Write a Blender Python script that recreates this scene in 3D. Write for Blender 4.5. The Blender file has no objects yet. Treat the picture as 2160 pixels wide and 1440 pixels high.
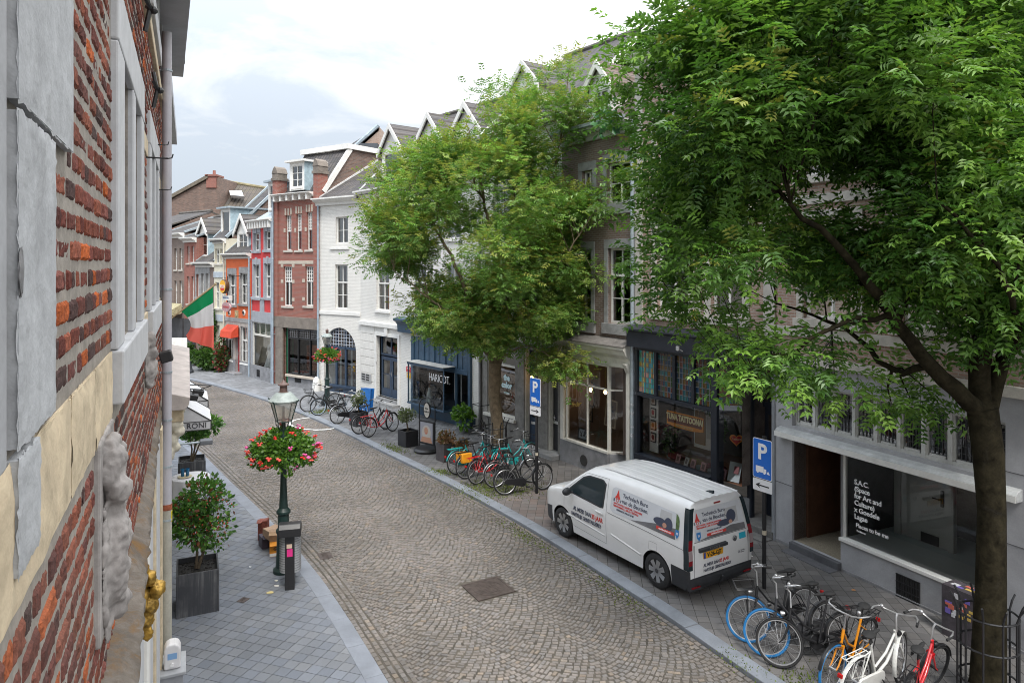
import bpy, bmesh, math, random
import numpy as np
from mathutils import Vector, Matrix
R=math.radians
PI=math.pi
random.seed(11)
rng=np.random.default_rng(11)
SC=bpy.context.scene
C=SC.collection
FPX, CX, CY, HC=1480.0, 1080.0, 560.0, 6.0
def gp(px, py, z=0.0):
 Y=(HC-z)*FPX/(py-CY)
 return Vector(((px-CX)/FPX*Y, Y, z))
class MB:
 def __init__(s):
  s.v, s.f, s.m=[], [], []
 def add(s, vs, fs, m=0):
  o=len(s.v)
  s.v.extend([tuple(p)for p in vs])
  for f in fs:
   s.f.append(tuple(i+o for i in f))
   s.m.append(m)
  return s
 def quad(s, a, b, c, d, m=0):
  return s.add([a, b, c, d], [(0, 1, 2, 3)], m)
 def box(s, x0, x1, y0, y1, z0, z1, m=0):
  vs=[(x, y, z)for z in(z0, z1)for y in(y0, y1)for x in(x0, x1)]
  return s.add(vs, [(0, 2, 3, 1), (4, 5, 7, 6), (0, 1, 5, 4), (2, 6, 7, 3), (0, 4, 6, 2), (1, 3, 7, 5)], m)
 def obox(s, c, ax, ay, az, m=0):
  c, ax, ay, az=Vector(c), Vector(ax), Vector(ay), Vector(az)
  vs=[c+ax*i+ay*j+az*k for k in(-1, 1)for j in(-1, 1)for i in(-1, 1)]
  return s.add(vs, [(0, 2, 3, 1), (4, 5, 7, 6), (0, 1, 5, 4), (2, 6, 7, 3), (0, 4, 6, 2), (1, 3, 7, 5)], m)
 def prism(s, poly, y0, y1, m=0, axis='y'):
  n=len(poly)
  if axis=='y':
   P=lambda a, b, t:(a, t, b)
  elif axis=='x':
   P=lambda a, b, t:(t, a, b)
  else:
   P=lambda a, b, t:(a, b, t)
  vs=[P(a, b, y0)for a, b in poly]+[P(a, b, y1)for a, b in poly]
  fs=[tuple(range(n)), tuple(range(2*n-1, n-1, -1))]
  fs+=[(i, i+n, (i+1)%n+n, (i+1)%n)for i in range(n)]
  return s.add(vs, fs, m)
 def tube(s, pts, r, n=8, m=0, closed=False, caps=True):
  pts=[Vector(p)for p in pts]
  k=len(pts)
  rs=r if isinstance(r, (list, tuple))else[r]*k
  tang=[]
  for i in range(k):
   if closed:
    t=pts[(i+1)%k]-pts[i-1]
   else:
    t=pts[min(i+1, k-1)]-pts[max(i-1, 0)]
   if t.length<1e-9:
    t=Vector((0, 0, 1))
   tang.append(t.normalized())
  nrm=tang[0].orthogonal().normalized()
  o=len(s.v)
  for i in range(k):
   nrm=(nrm-tang[i]*nrm.dot(tang[i]))
   nrm=nrm.normalized()if nrm.length>1e-6 else tang[i].orthogonal().normalized()
   b=tang[i].cross(nrm)
   for j in range(n):
    a=2*PI*j/n
    s.v.append(tuple(pts[i]+(nrm*math.cos(a)+b*math.sin(a))*rs[i]))
  for i in range(k if closed else k-1):
   for j in range(n):
    a, b2=o+i*n+j, o+i*n+(j+1)%n
    i2=(i+1)%k
    c, d=o+i2*n+(j+1)%n, o+i2*n+j
    s.f.append((a, b2, c, d))
    s.m.append(m)
  if caps and not closed:
   s.f.append(tuple(o+j for j in range(n-1, -1, -1)))
   s.f.append(tuple(o+(k-1)*n+j for j in range(n)))
   s.m+=[m, m]
  return s
 def lathe(s, prof, n=16, c=(0, 0, 0), m=0, rot=None):
  o=len(s.v)
  c=Vector(c)
  for r, z in prof:
   for j in range(n):
    a=2*PI*j/n
    p=Vector((r*math.cos(a), r*math.sin(a), z))
    if rot is not None:
     p=rot@p
    s.v.append(tuple(c+p))
  for i in range(len(prof)-1):
   for j in range(n):
    s.f.append((o+i*n+j, o+i*n+(j+1)%n, o+(i+1)*n+(j+1)%n, o+(i+1)*n+j))
    s.m.append(m)
  s.f.append(tuple(o+j for j in range(n-1, -1, -1)))
  s.f.append(tuple(o+(len(prof)-1)*n+j for j in range(n)))
  s.m+=[m, m]
  return s
 def ball(s, c, rx, ry=None, rz=None, n=10, k=7, m=0, jit=0.0):
  ry=rx if ry is None else ry
  rz=rx if rz is None else rz
  vs=[(c[0], c[1], c[2]-rz)]
  for i in range(1, k):
   p=-PI/2+PI*i/k
   for j in range(n):
    a=2*PI*j/n
    q=1+random.uniform(-jit, jit)
    vs.append((c[0]+rx*q*math.cos(p)*math.cos(a), c[1]+ry*q*math.cos(p)*math.sin(a), c[2]+rz*q*math.sin(p)))
  vs.append((c[0], c[1], c[2]+rz))
  fs=[(0, 1+(j+1)%n, 1+j)for j in range(n)]
  for i in range(k-2):
   for j in range(n):
    a=1+i*n
    fs.append((a+j, a+(j+1)%n, a+n+(j+1)%n, a+n+j))
  L=len(vs)-1
  a=1+(k-2)*n
  fs+=[(a+j, a+(j+1)%n, L)for j in range(n)]
  return s.add(vs, fs, m)
 def xf(s, M, start=0):
  for i in range(start, len(s.v)):
   s.v[i]=tuple(M@Vector(s.v[i]))
  return s
 def build(s, name, mats, parent=None, smooth=None, bevel=0, loc=None, rot=None, seg=2):
  me=bpy.data.meshes.new(name)
  me.from_pydata(s.v, [], s.f)
  mats=mats if isinstance(mats, (list, tuple))else[mats]
  for q in mats:
   me.materials.append(q)
  if len(mats)>1:
   me.polygons.foreach_set('material_index', s.m)
  if smooth:
   me.polygons.foreach_set('use_smooth', [True]*len(me.polygons))
   me.set_sharp_from_angle(angle=R(smooth))
  me.update()
  o=bpy.data.objects.new(name, me)
  C.objects.link(o)
  if parent is not None:
   o.parent=parent
  if loc is not None:
   o.location=loc
  if rot is not None:
   o.rotation_euler=rot
  if bevel:
   b=o.modifiers.new('bevel', 'BEVEL')
   b.width=bevel
   b.segments=seg
   b.limit_method='ANGLE'
   b.angle_limit=R(40)
  return o
def np_mesh(name, verts, faces, mats, parent=None, cols=None, midx=None, smooth=False):
 """verts (N,3), faces (M,k) arrays -> object; cols (N,3) -> point colour attribute"""
 verts=np.asarray(verts, dtype=np.float32)
 faces=np.asarray(faces, dtype=np.int32)
 k=faces.shape[1]
 me=bpy.data.meshes.new(name)
 me.vertices.add(len(verts))
 me.vertices.foreach_set('co', verts.ravel())
 me.loops.add(faces.size)
 me.loops.foreach_set('vertex_index', faces.ravel())
 me.polygons.add(len(faces))
 me.polygons.foreach_set('loop_start', np.arange(0, faces.size, k, dtype=np.int32))
 me.polygons.foreach_set('loop_total', np.full(len(faces), k, dtype=np.int32))
 for q in(mats if isinstance(mats, (list, tuple))else[mats]):
  me.materials.append(q)
 if midx is not None:
  me.polygons.foreach_set('material_index', np.asarray(midx, dtype=np.int32))
 me.polygons.foreach_set('use_smooth', np.full(len(faces), bool(smooth)))
 if cols is not None:
  at=me.color_attributes.new('tint', 'FLOAT_COLOR', 'POINT')
  c4=np.ones((len(verts), 4), dtype=np.float32)
  c4[:, :3]=cols
  at.data.foreach_set('color', c4.ravel())
 me.update(calc_edges=True)
 me.validate()
 o=bpy.data.objects.new(name, me)
 C.objects.link(o)
 if parent is not None:
  o.parent=parent
 return o
def tag(o, label=None, cat=None, group=None, kind=None):
 if label:
  o['label']=label
 if cat:
  o['category']=cat
 if group:
  o['group']=group
 if kind:
  o['kind']=kind
 return o
def empty(name, loc, rz=0.0, label=None, cat=None, group=None):
 o=bpy.data.objects.new(name, None)
 C.objects.link(o)
 o.empty_display_size=0.3
 o.location=loc
 o.rotation_euler=(0, 0, rz)
 return tag(o, label, cat, group)
KIDS={}
def copy_tree(o, parent=None):
 c=o.copy()
 C.objects.link(c)
 if parent is not None:
  c.parent=parent
 for ch in[x for x in bpy.data.objects if x.parent==o]:
  copy_tree(ch, c)
 return c
def text(name, s, size, m, parent=None, M=None, bold=0.0, sx=1.0, align='CENTER', ext=0.002, shear=0.0, spacing=1.0):
 cu=bpy.data.curves.new('t', 'FONT')
 cu.body=s
 cu.size=size
 cu.align_x=align
 cu.align_y='CENTER'
 cu.extrude=ext
 cu.offset=bold
 cu.shear=shear
 cu.space_character=spacing
 cu.resolution_u=3
 t=bpy.data.objects.new('t', cu)
 C.objects.link(t)
 dg=bpy.context.evaluated_depsgraph_get()
 me=bpy.data.meshes.new_from_object(t.evaluated_get(dg))
 bpy.data.objects.remove(t)
 bpy.data.curves.remove(cu)
 me.materials.clear()
 me.materials.append(m)
 me.transform(Matrix.Diagonal((sx, 1, 1, 1)))
 o=bpy.data.objects.new(name, me)
 C.objects.link(o)
 if parent is not None:
  o.parent=parent
 if M is not None:
  o.matrix_local=M
 return o
def facing(x, y, z, rz=0.0, tilt=0.0):
 return Matrix.Translation((x, y, z))@Matrix.Rotation(rz, 4, 'Z')@Matrix.Rotation(tilt, 4, 'X')@Matrix.Rotation(R(90), 4, 'X')
def _new(name):
 m=bpy.data.materials.new(name)
 m.use_nodes=True
 nt=m.node_tree
 b=nt.nodes['Principled BSDF']
 return m, nt, b
def N(nt, t, **kw):
 n=nt.nodes.new(t)
 for k, v in kw.items():
  if k.startswith('i_'):
   key=k[2:]
   key=int(key)if key.isdigit()else key.replace('_', ' ')
   n.inputs[key].default_value=v
  else:
   setattr(n, k, v)
 return n
def mixc(nt, fac, a, b, blend='MIX'):
 n=nt.nodes.new('ShaderNodeMix')
 n.data_type='RGBA'
 n.blend_type=blend
 for sock, v in((n.inputs[0], fac), (n.inputs[6], a), (n.inputs[7], b)):
  if isinstance(v, (int, float)):
   sock.default_value=v
  elif isinstance(v, (tuple, list)):
   sock.default_value=(*v[:3], 1)
  else:
   nt.links.new(v, sock)
 return n.outputs[2]
def ramp(nt, fac, p0, p1, c0=(0, 0, 0), c1=(1, 1, 1)):
 r=nt.nodes.new('ShaderNodeValToRGB')
 r.color_ramp.elements[0].position=p0
 r.color_ramp.elements[1].position=p1
 r.color_ramp.elements[0].color=(*c0, 1)
 r.color_ramp.elements[1].color=(*c1, 1)
 nt.links.new(fac, r.inputs[0])
 return r.outputs[0]
def noise(nt, scale, vec=None, detail=4, rough=0.6, dist=0.0):
 n=N(nt, 'ShaderNodeTexNoise')
 n.inputs['Scale'].default_value=scale
 n.inputs['Detail'].default_value=detail
 n.inputs['Roughness'].default_value=rough
 n.inputs['Distortion'].default_value=dist
 if vec is not None:
  nt.links.new(vec, n.inputs['Vector'])
 return n.outputs[0]
def bump(nt, b, h, strength=0.3, dist=0.01):
 n=N(nt, 'ShaderNodeBump')
 n.inputs['Strength'].default_value=strength
 n.inputs['Distance'].default_value=dist
 nt.links.new(h, n.inputs['Height'])
 nt.links.new(n.outputs[0], b.inputs['Normal'])
 return n
def hx(s):
 s=s.lstrip('#')
 c=[int(s[i:i+2], 16)/255 for i in(0, 2, 4)]
 return tuple(x/12.92 if x<=0.04045 else((x+0.055)/1.055)**2.4 for x in c)
_cache={}
def pm(name, col, rough=0.6, var=0.18, scale=6.0, bmp=0.15, metal=0.0, coat=0.0, dirt=0.0, spec=0.5, fine=40.0):
 """plain surface with uneven tone, stains and a little relief"""
 if name in _cache:
  return _cache[name]
 m, nt, b=_new(name)
 co=N(nt, 'ShaderNodeTexCoord').outputs['Object']
 n1=noise(nt, scale, co, 5, 0.65, 0.4)
 n2=noise(nt, fine, co, 3)
 d=tuple(c*(1-var*1.3)for c in col)
 l=tuple(min(1, c*(1+var))for c in col)
 c1=mixc(nt, ramp(nt, n1, 0.32, 0.68), d, l)
 c2=mixc(nt, var*0.9, c1, n2, 'OVERLAY')
 if dirt:
  n3=noise(nt, scale*0.45, co, 6, 0.7, 1.2)
  c2=mixc(nt, ramp(nt, n3, 0.56, 0.74), c2, mixc(nt, dirt, c2, (0.06, 0.055, 0.05)))
 nt.links.new(c2, b.inputs['Base Color'])
 b.inputs['Roughness'].default_value=rough
 b.inputs['Metallic'].default_value=metal
 b.inputs['Specular IOR Level'].default_value=spec
 if coat:
  b.inputs['Coat Weight'].default_value=coat
  b.inputs['Coat Roughness'].default_value=0.06
 if bmp:
  bump(nt, b, n2, bmp, 0.004)
 _cache[name]=m
 return m
def flat(name, col, rough=0.5, metal=0.0, emit=0.0):
 if name in _cache:
  return _cache[name]
 m, nt, b=_new(name)
 b.inputs['Base Color'].default_value=(*col, 1)
 b.inputs['Roughness'].default_value=rough
 b.inputs['Metallic'].default_value=metal
 if emit:
  b.inputs['Emission Color'].default_value=(*col, 1)
  b.inputs['Emission Strength'].default_value=emit
 _cache[name]=m
 return m
def facade_vec(nt):
 co=N(nt, 'ShaderNodeTexCoord').outputs['Object']
 sp=N(nt, 'ShaderNodeSeparateXYZ')
 nt.links.new(co, sp.inputs[0])
 ad=N(nt, 'ShaderNodeMath', operation='ADD')
 nt.links.new(sp.outputs[0], ad.inputs[0])
 nt.links.new(sp.outputs[1], ad.inputs[1])
 cb=N(nt, 'ShaderNodeCombineXYZ')
 nt.links.new(ad.outputs[0], cb.inputs[0])
 nt.links.new(sp.outputs[2], cb.inputs[1])
 return co, cb.outputs[0]
def brick(name, c1, c2, mortar, bw=0.21, bh=0.066, ms=0.009, var=0.5, rough=0.85, bmp=0.5, stain=0.35, painted=False):
 if name in _cache:
  return _cache[name]
 m, nt, b=_new(name)
 co, v=facade_vec(nt)
 t=N(nt, 'ShaderNodeTexBrick')
 t.inputs['Scale'].default_value=1
 t.inputs['Brick Width'].default_value=bw
 t.inputs['Row Height'].default_value=bh
 t.inputs['Mortar Size'].default_value=ms
 t.inputs['Mortar Smooth'].default_value=0.3
 t.inputs['Bias'].default_value=-0.1
 t.inputs['Color1'].default_value=(*c1, 1)
 t.inputs['Color2'].default_value=(*c2, 1)
 t.inputs['Mortar'].default_value=(*mortar, 1)
 wob=noise(nt, 9, co, 2)
 wv=N(nt, 'ShaderNodeVectorMath', operation='MULTIPLY_ADD')
 nt.links.new(wob, wv.inputs[0])
 wv.inputs[1].default_value=(0.02, 0.02, 0)
 nt.links.new(v, wv.inputs[2])
 nt.links.new(wv.outputs[0], t.inputs['Vector'])
 n1=noise(nt, 1.3, co, 6, 0.7, 0.6)
 n2=noise(nt, 24, co, 4, 0.7)
 c=mixc(nt, ramp(nt, n1, 0.3, 0.72), t.outputs[0], mixc(nt, stain, t.outputs[0], (0.09, 0.08, 0.075)))
 c=mixc(nt, var*0.6, c, n2, 'OVERLAY')
 nt.links.new(c, b.inputs['Base Color'])
 b.inputs['Roughness'].default_value=rough
 inv=N(nt, 'ShaderNodeMath', operation='MULTIPLY_ADD')
 nt.links.new(t.outputs['Fac'], inv.inputs[0])
 inv.inputs[1].default_value=-1.0
 nt.links.new(n2, inv.inputs[2])
 bump(nt, b, inv.outputs[0], bmp, 0.006)
 _cache[name]=m
 return m
def tiles(name, c1, c2, bw=0.22, bh=0.26, moss=0.25):
 """pantiles: object x along the eave, z up the slope"""
 if name in _cache:
  return _cache[name]
 m, nt, b=_new(name)
 co=N(nt, 'ShaderNodeTexCoord').outputs['Object']
 sp=N(nt, 'ShaderNodeSeparateXYZ')
 nt.links.new(co, sp.inputs[0])
 cb=N(nt, 'ShaderNodeCombineXYZ')
 nt.links.new(sp.outputs[0], cb.inputs[0])
 nt.links.new(sp.outputs[2], cb.inputs[1])
 t=N(nt, 'ShaderNodeTexBrick')
 t.offset=0.0
 t.inputs['Scale'].default_value=1
 t.inputs['Brick Width'].default_value=bw
 t.inputs['Row Height'].default_value=bh
 t.inputs['Mortar Size'].default_value=0.012
 t.inputs['Mortar Smooth'].default_value=1.0
 t.inputs['Color1'].default_value=(*c1, 1)
 t.inputs['Color2'].default_value=(*c2, 1)
 t.inputs['Mortar'].default_value=(0.02, 0.02, 0.022, 1)
 nt.links.new(cb.outputs[0], t.inputs['Vector'])
 n1=noise(nt, 1.7, co, 6, 0.7, 0.5)
 c=mixc(nt, ramp(nt, n1, 0.5, 0.72), t.outputs[0], mixc(nt, moss, t.outputs[0], (0.14, 0.13, 0.05)))
 c=mixc(nt, 0.35, c, noise(nt, 30, co, 3), 'OVERLAY')
 nt.links.new(c, b.inputs['Base Color'])
 b.inputs['Roughness'].default_value=0.75
 sw=N(nt, 'ShaderNodeMath', operation='MULTIPLY')
 nt.links.new(sp.outputs[0], sw.inputs[0])
 sw.inputs[1].default_value=2*PI/bw
 sn=N(nt, 'ShaderNodeMath', operation='SINE')
 nt.links.new(sw.outputs[0], sn.inputs[0])
 fr=N(nt, 'ShaderNodeMath', operation='MULTIPLY')
 nt.links.new(sp.outputs[2], fr.inputs[0])
 fr.inputs[1].default_value=-1/bh
 f2=N(nt, 'ShaderNodeMath', operation='FRACT')
 nt.links.new(fr.outputs[0], f2.inputs[0])
 sm=N(nt, 'ShaderNodeMath', operation='ADD')
 nt.links.new(sn.outputs[0], sm.inputs[0])
 nt.links.new(f2.outputs[0], sm.inputs[1])
 bump(nt, b, sm.outputs[0], 0.9, 0.03)
 _cache[name]=m
 return m
def tinted(name, rough=0.85, bmp=0.5, nscale=60, trans=0.0, var=0.5, spec=0.4, big=0.0):
 """base colour read from the per-point 'tint' attribute (one colour per stone, tile or leaf)"""
 if name in _cache:
  return _cache[name]
 m, nt, b=_new(name)
 a=N(nt, 'ShaderNodeAttribute', attribute_name='tint').outputs['Color']
 co=N(nt, 'ShaderNodeTexCoord').outputs['Object']
 n2=noise(nt, nscale, co, 3, 0.7)
 c=mixc(nt, var, a, n2, 'OVERLAY')if var else a
 if big:
  n3=noise(nt, 0.55, co, 6, 0.7, 0.8)
  c=mixc(nt, ramp(nt, n3, 0.42, 0.68), c, mixc(nt, big, c, (0.07, 0.065, 0.06)))
 nt.links.new(c, b.inputs['Base Color'])
 b.inputs['Roughness'].default_value=rough
 b.inputs['Specular IOR Level'].default_value=spec
 if bmp:
  bump(nt, b, n2, bmp, 0.004)
 if trans:
  tr=N(nt, 'ShaderNodeBsdfTranslucent')
  tc=mixc(nt, 1.0, c, (1.0, 1.12, 0.6), 'MULTIPLY')
  nt.links.new(tc, tr.inputs['Color'])
  mx=N(nt, 'ShaderNodeMixShader')
  mx.inputs[0].default_value=trans
  nt.links.new(b.outputs[0], mx.inputs[1])
  nt.links.new(tr.outputs[0], mx.inputs[2])
  nt.links.new(mx.outputs[0], nt.nodes['Material Output'].inputs[0])
 _cache[name]=m
 return m
def glass(name, tint=(0.9, 0.95, 0.95), f0=0.06, gain=1.0, rough=0.0, wave=0.0):
 if name in _cache:
  return _cache[name]
 m=bpy.data.materials.new(name)
 m.use_nodes=True
 nt=m.node_tree
 nt.nodes.clear()
 out=N(nt, 'ShaderNodeOutputMaterial')
 tr=N(nt, 'ShaderNodeBsdfTransparent')
 tr.inputs[0].default_value=(*tint, 1)
 gl=N(nt, 'ShaderNodeBsdfGlossy')
 gl.inputs['Roughness'].default_value=rough
 gl.inputs['Color'].default_value=(gain, gain, gain, 1)
 lw=N(nt, 'ShaderNodeFresnel')
 lw.inputs[0].default_value=1.5
 mx=N(nt, 'ShaderNodeMixShader')
 mp=N(nt, 'ShaderNodeMapRange')
 mp.inputs['From Min'].default_value=0.04
 mp.inputs['From Max'].default_value=1.0
 mp.inputs['To Min'].default_value=f0
 mp.inputs['To Max'].default_value=1.0
 nt.links.new(lw.outputs[0], mp.inputs['Value'])
 nt.links.new(mp.outputs[0], mx.inputs[0])
 nt.links.new(tr.outputs[0], mx.inputs[1])
 nt.links.new(gl.outputs[0], mx.inputs[2])
 if wave:
  co=N(nt, 'ShaderNodeTexCoord').outputs['Object']
  bp=N(nt, 'ShaderNodeBump')
  bp.inputs['Strength'].default_value=wave
  bp.inputs['Distance'].default_value=0.02
  nt.links.new(noise(nt, 1.6, co, 1), bp.inputs['Height'])
  nt.links.new(bp.outputs[0], gl.inputs['Normal'])
 nt.links.new(mx.outputs[0], out.inputs[0])
 _cache[name]=m
 return m
GLASS=glass('window_glass', (0.80, 0.84, 0.84), 0.16, wave=0.15)
SHOPGLASS=glass('shop_glass', (0.94, 0.97, 0.97), 0.06, wave=0.06)
CARGLASS=glass('car_glass', (0.30, 0.36, 0.36), 0.07)
WHITE=pm('white_paint', (0.74, 0.73, 0.70), 0.5, 0.06, 5, 0.05, dirt=0.12)
WHITEWALL=brick('whitewashed_brick', (0.77, 0.75, 0.71), (0.71, 0.70, 0.66), (0.64, 0.62, 0.59), 0.21, 0.066, 0.008, 0.2, 0.8, 0.7, 0.10)
STONE=pm('blue_limestone', (0.30, 0.30, 0.30), 0.8, 0.22, 3, 0.3, dirt=0.3)
STONEL=pm('pale_limestone', (0.50, 0.47, 0.42), 0.85, 0.16, 3, 0.3, dirt=0.25)
ZINC=pm('zinc', (0.40, 0.46, 0.50), 0.45, 0.18, 3, 0.08, metal=0.35)
ZINCB=pm('zinc_cladding', (0.38, 0.50, 0.56), 0.55, 0.2, 3, 0.08)
NAVY=pm('navy_paint', (0.030, 0.052, 0.092), 0.42, 0.18, 5, 0.06)
BLACK=pm('black_paint', (0.018, 0.018, 0.02), 0.42, 0.15, 6, 0.05)
CHROME=flat('chrome', (0.62, 0.62, 0.63), 0.22, 1.0)
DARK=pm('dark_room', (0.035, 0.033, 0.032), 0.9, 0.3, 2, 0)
CURTAIN=pm('net_curtain', (0.62, 0.62, 0.60), 0.9, 0.12, 14, 0.2)
TERRA=tiles('dark_pantiles', (0.055, 0.052, 0.055), (0.09, 0.08, 0.078))
LEAF=tinted('leaf', 0.38, 0.0, 30, 0.38, 0.0, 0.45)
BARK=pm('bark', (0.115, 0.088, 0.06), 0.95, 0.4, 9, 0.9, fine=26, dirt=0.3)
class Facade:
 """a front wall from A (left as seen from the street) to B; local x along it, y into the house, z up"""
 def __init__(s, A, B):
  s.A=Vector((A[0], A[1]))
  d=Vector((B[0], B[1]))-s.A
  s.L=d.length
  s.u=d/s.L
  s.k=Vector((-s.u.y, s.u.x))
  s.ang=math.atan2(s.u.y, s.u.x)
 def x(s, px, dy=0.0):
  r=(px-CX)/FPX
  o=s.A+s.k*dy
  return(r*o.y-o.x)/(s.u.x-r*s.u.y)
 def z(s, px, py, dy=0.0):
  o=s.A+s.k*dy
  Y=o.y+s.u.y*s.x(px, dy)
  return HC+(CY-py)*Y/FPX
 def root(s, name, label, cat='building', group=None):
  return empty(name, (s.A.x, s.A.y, 0), s.ang, label, cat, group)
 def P(s, x, y, z):
  p=s.A+s.u*x+s.k*y
  return Vector((p.x, p.y, z))
def wall_mb(mb, x0, x1, z0, z1, holes, y=0.0, reveal=0.14, m=0, mr=None):
 """flat wall with rectangular openings and their reveals"""
 mr=m if mr is None else mr
 hs=[(max(a, x0), min(b, x1), max(c, z0), min(d, z1))for a, b, c, d in holes]
 xs=sorted({x0, x1, *[h[0]for h in hs], *[h[1]for h in hs]})
 zs=sorted({z0, z1, *[h[2]for h in hs], *[h[3]for h in hs]})
 for i in range(len(xs)-1):
  for j in range(len(zs)-1):
   cx, cz=(xs[i]+xs[i+1])/2, (zs[j]+zs[j+1])/2
   if any(h[0]<cx<h[1]and h[2]<cz<h[3]for h in hs):
    continue
   mb.quad((xs[i], y, zs[j]), (xs[i+1], y, zs[j]), (xs[i+1], y, zs[j+1]), (xs[i], y, zs[j+1]), m)
 for a, b, c, d in hs:
  e=y+reveal
  mb.quad((a, y, c), (a, y, d), (a, e, d), (a, e, c), mr)
  mb.quad((b, y, d), (b, y, c), (b, e, c), (b, e, d), mr)
  mb.quad((a, y, d), (b, y, d), (b, e, d), (a, e, d), mr)
  mb.quad((a, y, c), (a, e, c), (b, e, c), (b, y, c), mr)
 return mb
def window(root, x0, x1, z0, z1, cols=2, transom=None, rows=1, toprows=1, topcols=None, y=0.10, fm=None, fw=0.055, curtain=0.0, sill=None, gm=None, bar=0.025, name='window', curt=None, label=None, sillm=None):
 """casement: frame mesh with its panes, sill and curtain as children"""
 fm=fm or WHITE
 f=MB()
 d0, d1=y-0.02, y+0.05
 f.box(x0, x0+fw, d0, d1, z0, z1)
 f.box(x1-fw, x1, d0, d1, z0, z1)
 f.box(x0+fw, x1-fw, d0, d1, z1-fw, z1)
 f.box(x0+fw, x1-fw, d0, d1, z0, z0+fw*1.2)
 zt=z1-fw
 if transom:
  zt=z0+(z1-z0)*transom
  f.box(x0+fw, x1-fw, d0-0.015, d1, zt-fw*0.55, zt+fw*0.55)
 iw=x1-x0-2*fw
 for i in range(1, cols):
  xx=x0+fw+iw*i/cols
  f.box(xx-fw*0.5, xx+fw*0.5, d0+0.004, d1-0.004, z0+fw, zt)
 if transom:
  tc=topcols or cols
  for i in range(1, tc):
   xx=x0+fw+iw*i/tc
   f.box(xx-bar*0.7, xx+bar*0.7, d0+0.006, d1-0.006, zt, z1-fw)
  for i in range(1, toprows):
   zz=zt+(z1-fw-zt)*i/toprows
   f.box(x0+fw, x1-fw, d0+0.01, d1-0.01, zz-bar/2, zz+bar/2)
 for i in range(1, rows):
  zz=z0+fw+(zt-z0-fw)*i/rows
  f.box(x0+fw, x1-fw, d0+0.012, d1-0.012, zz-bar/2, zz+bar/2)
 fo=f.build(name, fm, root)
 if label:
  fo['label']=label
 p=MB()
 p.quad((x0+fw*0.5, y+0.012, z0+fw*0.5), (x1-fw*0.5, y+0.012, z0+fw*0.5), (x1-fw*0.5, y+0.012, z1-fw*0.5), (x0+fw*0.5, y+0.012, z1-fw*0.5))
 p.build('pane', gm or GLASS, fo)
 if curtain:
  c=MB()
  n=26
  for a, b in((x0+fw, x0+fw+iw*curtain), (x1-fw-iw*curtain, x1-fw)):
   for i in range(n):
    xa, xb=a+(b-a)*i/n, a+(b-a)*(i+1)/n
    ya, yb=(y+0.13+0.02*math.sin(k*1.9)for k in(i, i+1))
    c.quad((xa, ya, z0+0.04), (xb, yb, z0+0.04), (xb, yb, z1), (xa, ya, z1))
  c.build('curtain', curt or CURTAIN, fo)
 if sill:
  s=MB()
  s.box(x0-sill, x1+sill, -0.06, y-0.022, z0-0.10, z0-0.002)
  s.build('sill', sillm or STONEL, fo, bevel=0.008)
 return fo
def shell(root, F, D, ztop, mat, holes, x0=0.0, x1=None, reveal=0.14, rm=None, z0=-0.2):
 """front wall with openings plus the side and back walls"""
 x1=F.L if x1 is None else x1
 w=MB()
 wall_mb(w, x0, x1, z0, ztop, holes, 0.0, reveal, 0, 1 if rm else 0)
 w.quad((x0, D, z0), (x0, 0, z0), (x0, 0, ztop), (x0, D, ztop))
 w.quad((x1, 0, z0), (x1, D, z0), (x1, D, ztop), (x1, 0, ztop))
 w.quad((x1, D, z0), (x0, D, z0), (x0, D, ztop), (x1, D, ztop))
 o=w.build('wall', [mat, rm]if rm else mat, root)
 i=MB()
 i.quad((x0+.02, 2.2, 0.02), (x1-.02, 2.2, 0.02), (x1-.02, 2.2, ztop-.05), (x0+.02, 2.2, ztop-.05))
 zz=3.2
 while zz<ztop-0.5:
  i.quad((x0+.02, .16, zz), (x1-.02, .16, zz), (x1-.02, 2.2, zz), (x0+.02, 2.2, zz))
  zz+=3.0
 i.build('interior_backing', DARK, root)
 return o
def roof_gable(root, x0, x1, D, z0, zr, mat, over=0.25, yr=None, gm=None, coping=None, chim=None):
 yr=D/2 if yr is None else yr
 r=MB()
 t=0.10
 sl=(zr-z0)/yr
 ye=-over
 ze=z0-over*sl*0.4
 for(ya, za, yb, zb)in((ye, ze, yr, zr), (D+over, z0-over*sl*0.4, yr, zr)):
  r.add([(x0, ya, za), (x1, ya, za), (x1, yb, zb), (x0, yb, zb), (x0, ya, za-t), (x1, ya, za-t), (x1, yb, zb-t), (x0, yb, zb-t)], [(0, 1, 2, 3), (7, 6, 5, 4), (0, 4, 5, 1), (1, 5, 6, 2), (3, 2, 6, 7), (0, 3, 7, 4)])
 ro=r.build('roof', mat, root)
 rd=MB()
 rd.tube([(x0, yr, zr+0.02), (x1, yr, zr+0.02)], 0.11, 8)
 rd.build('ridge', pm('ridge_tile', (0.10, 0.09, 0.08), 0.8, 0.35, 6, 0.3, dirt=0.3), ro)
 if gm:
  g=MB()
  for xx in(x0+0.01, x1-0.01):
   g.add([(xx, 0, z0-0.3), (xx, D, z0-0.3), (xx, yr, zr-0.06)], [(0, 1, 2)])
  g.build('gable', gm, root)
 if coping:
  c=MB()
  for xx in(x0, x1):
   c.obox((xx, yr/2, (z0+zr)/2+0.06), (0.075, 0, 0), (0, yr/2, (zr-z0)/2), (0, -0.05*sl, 0.05))
  c.build('verge', coping, ro)
 return ro
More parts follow.
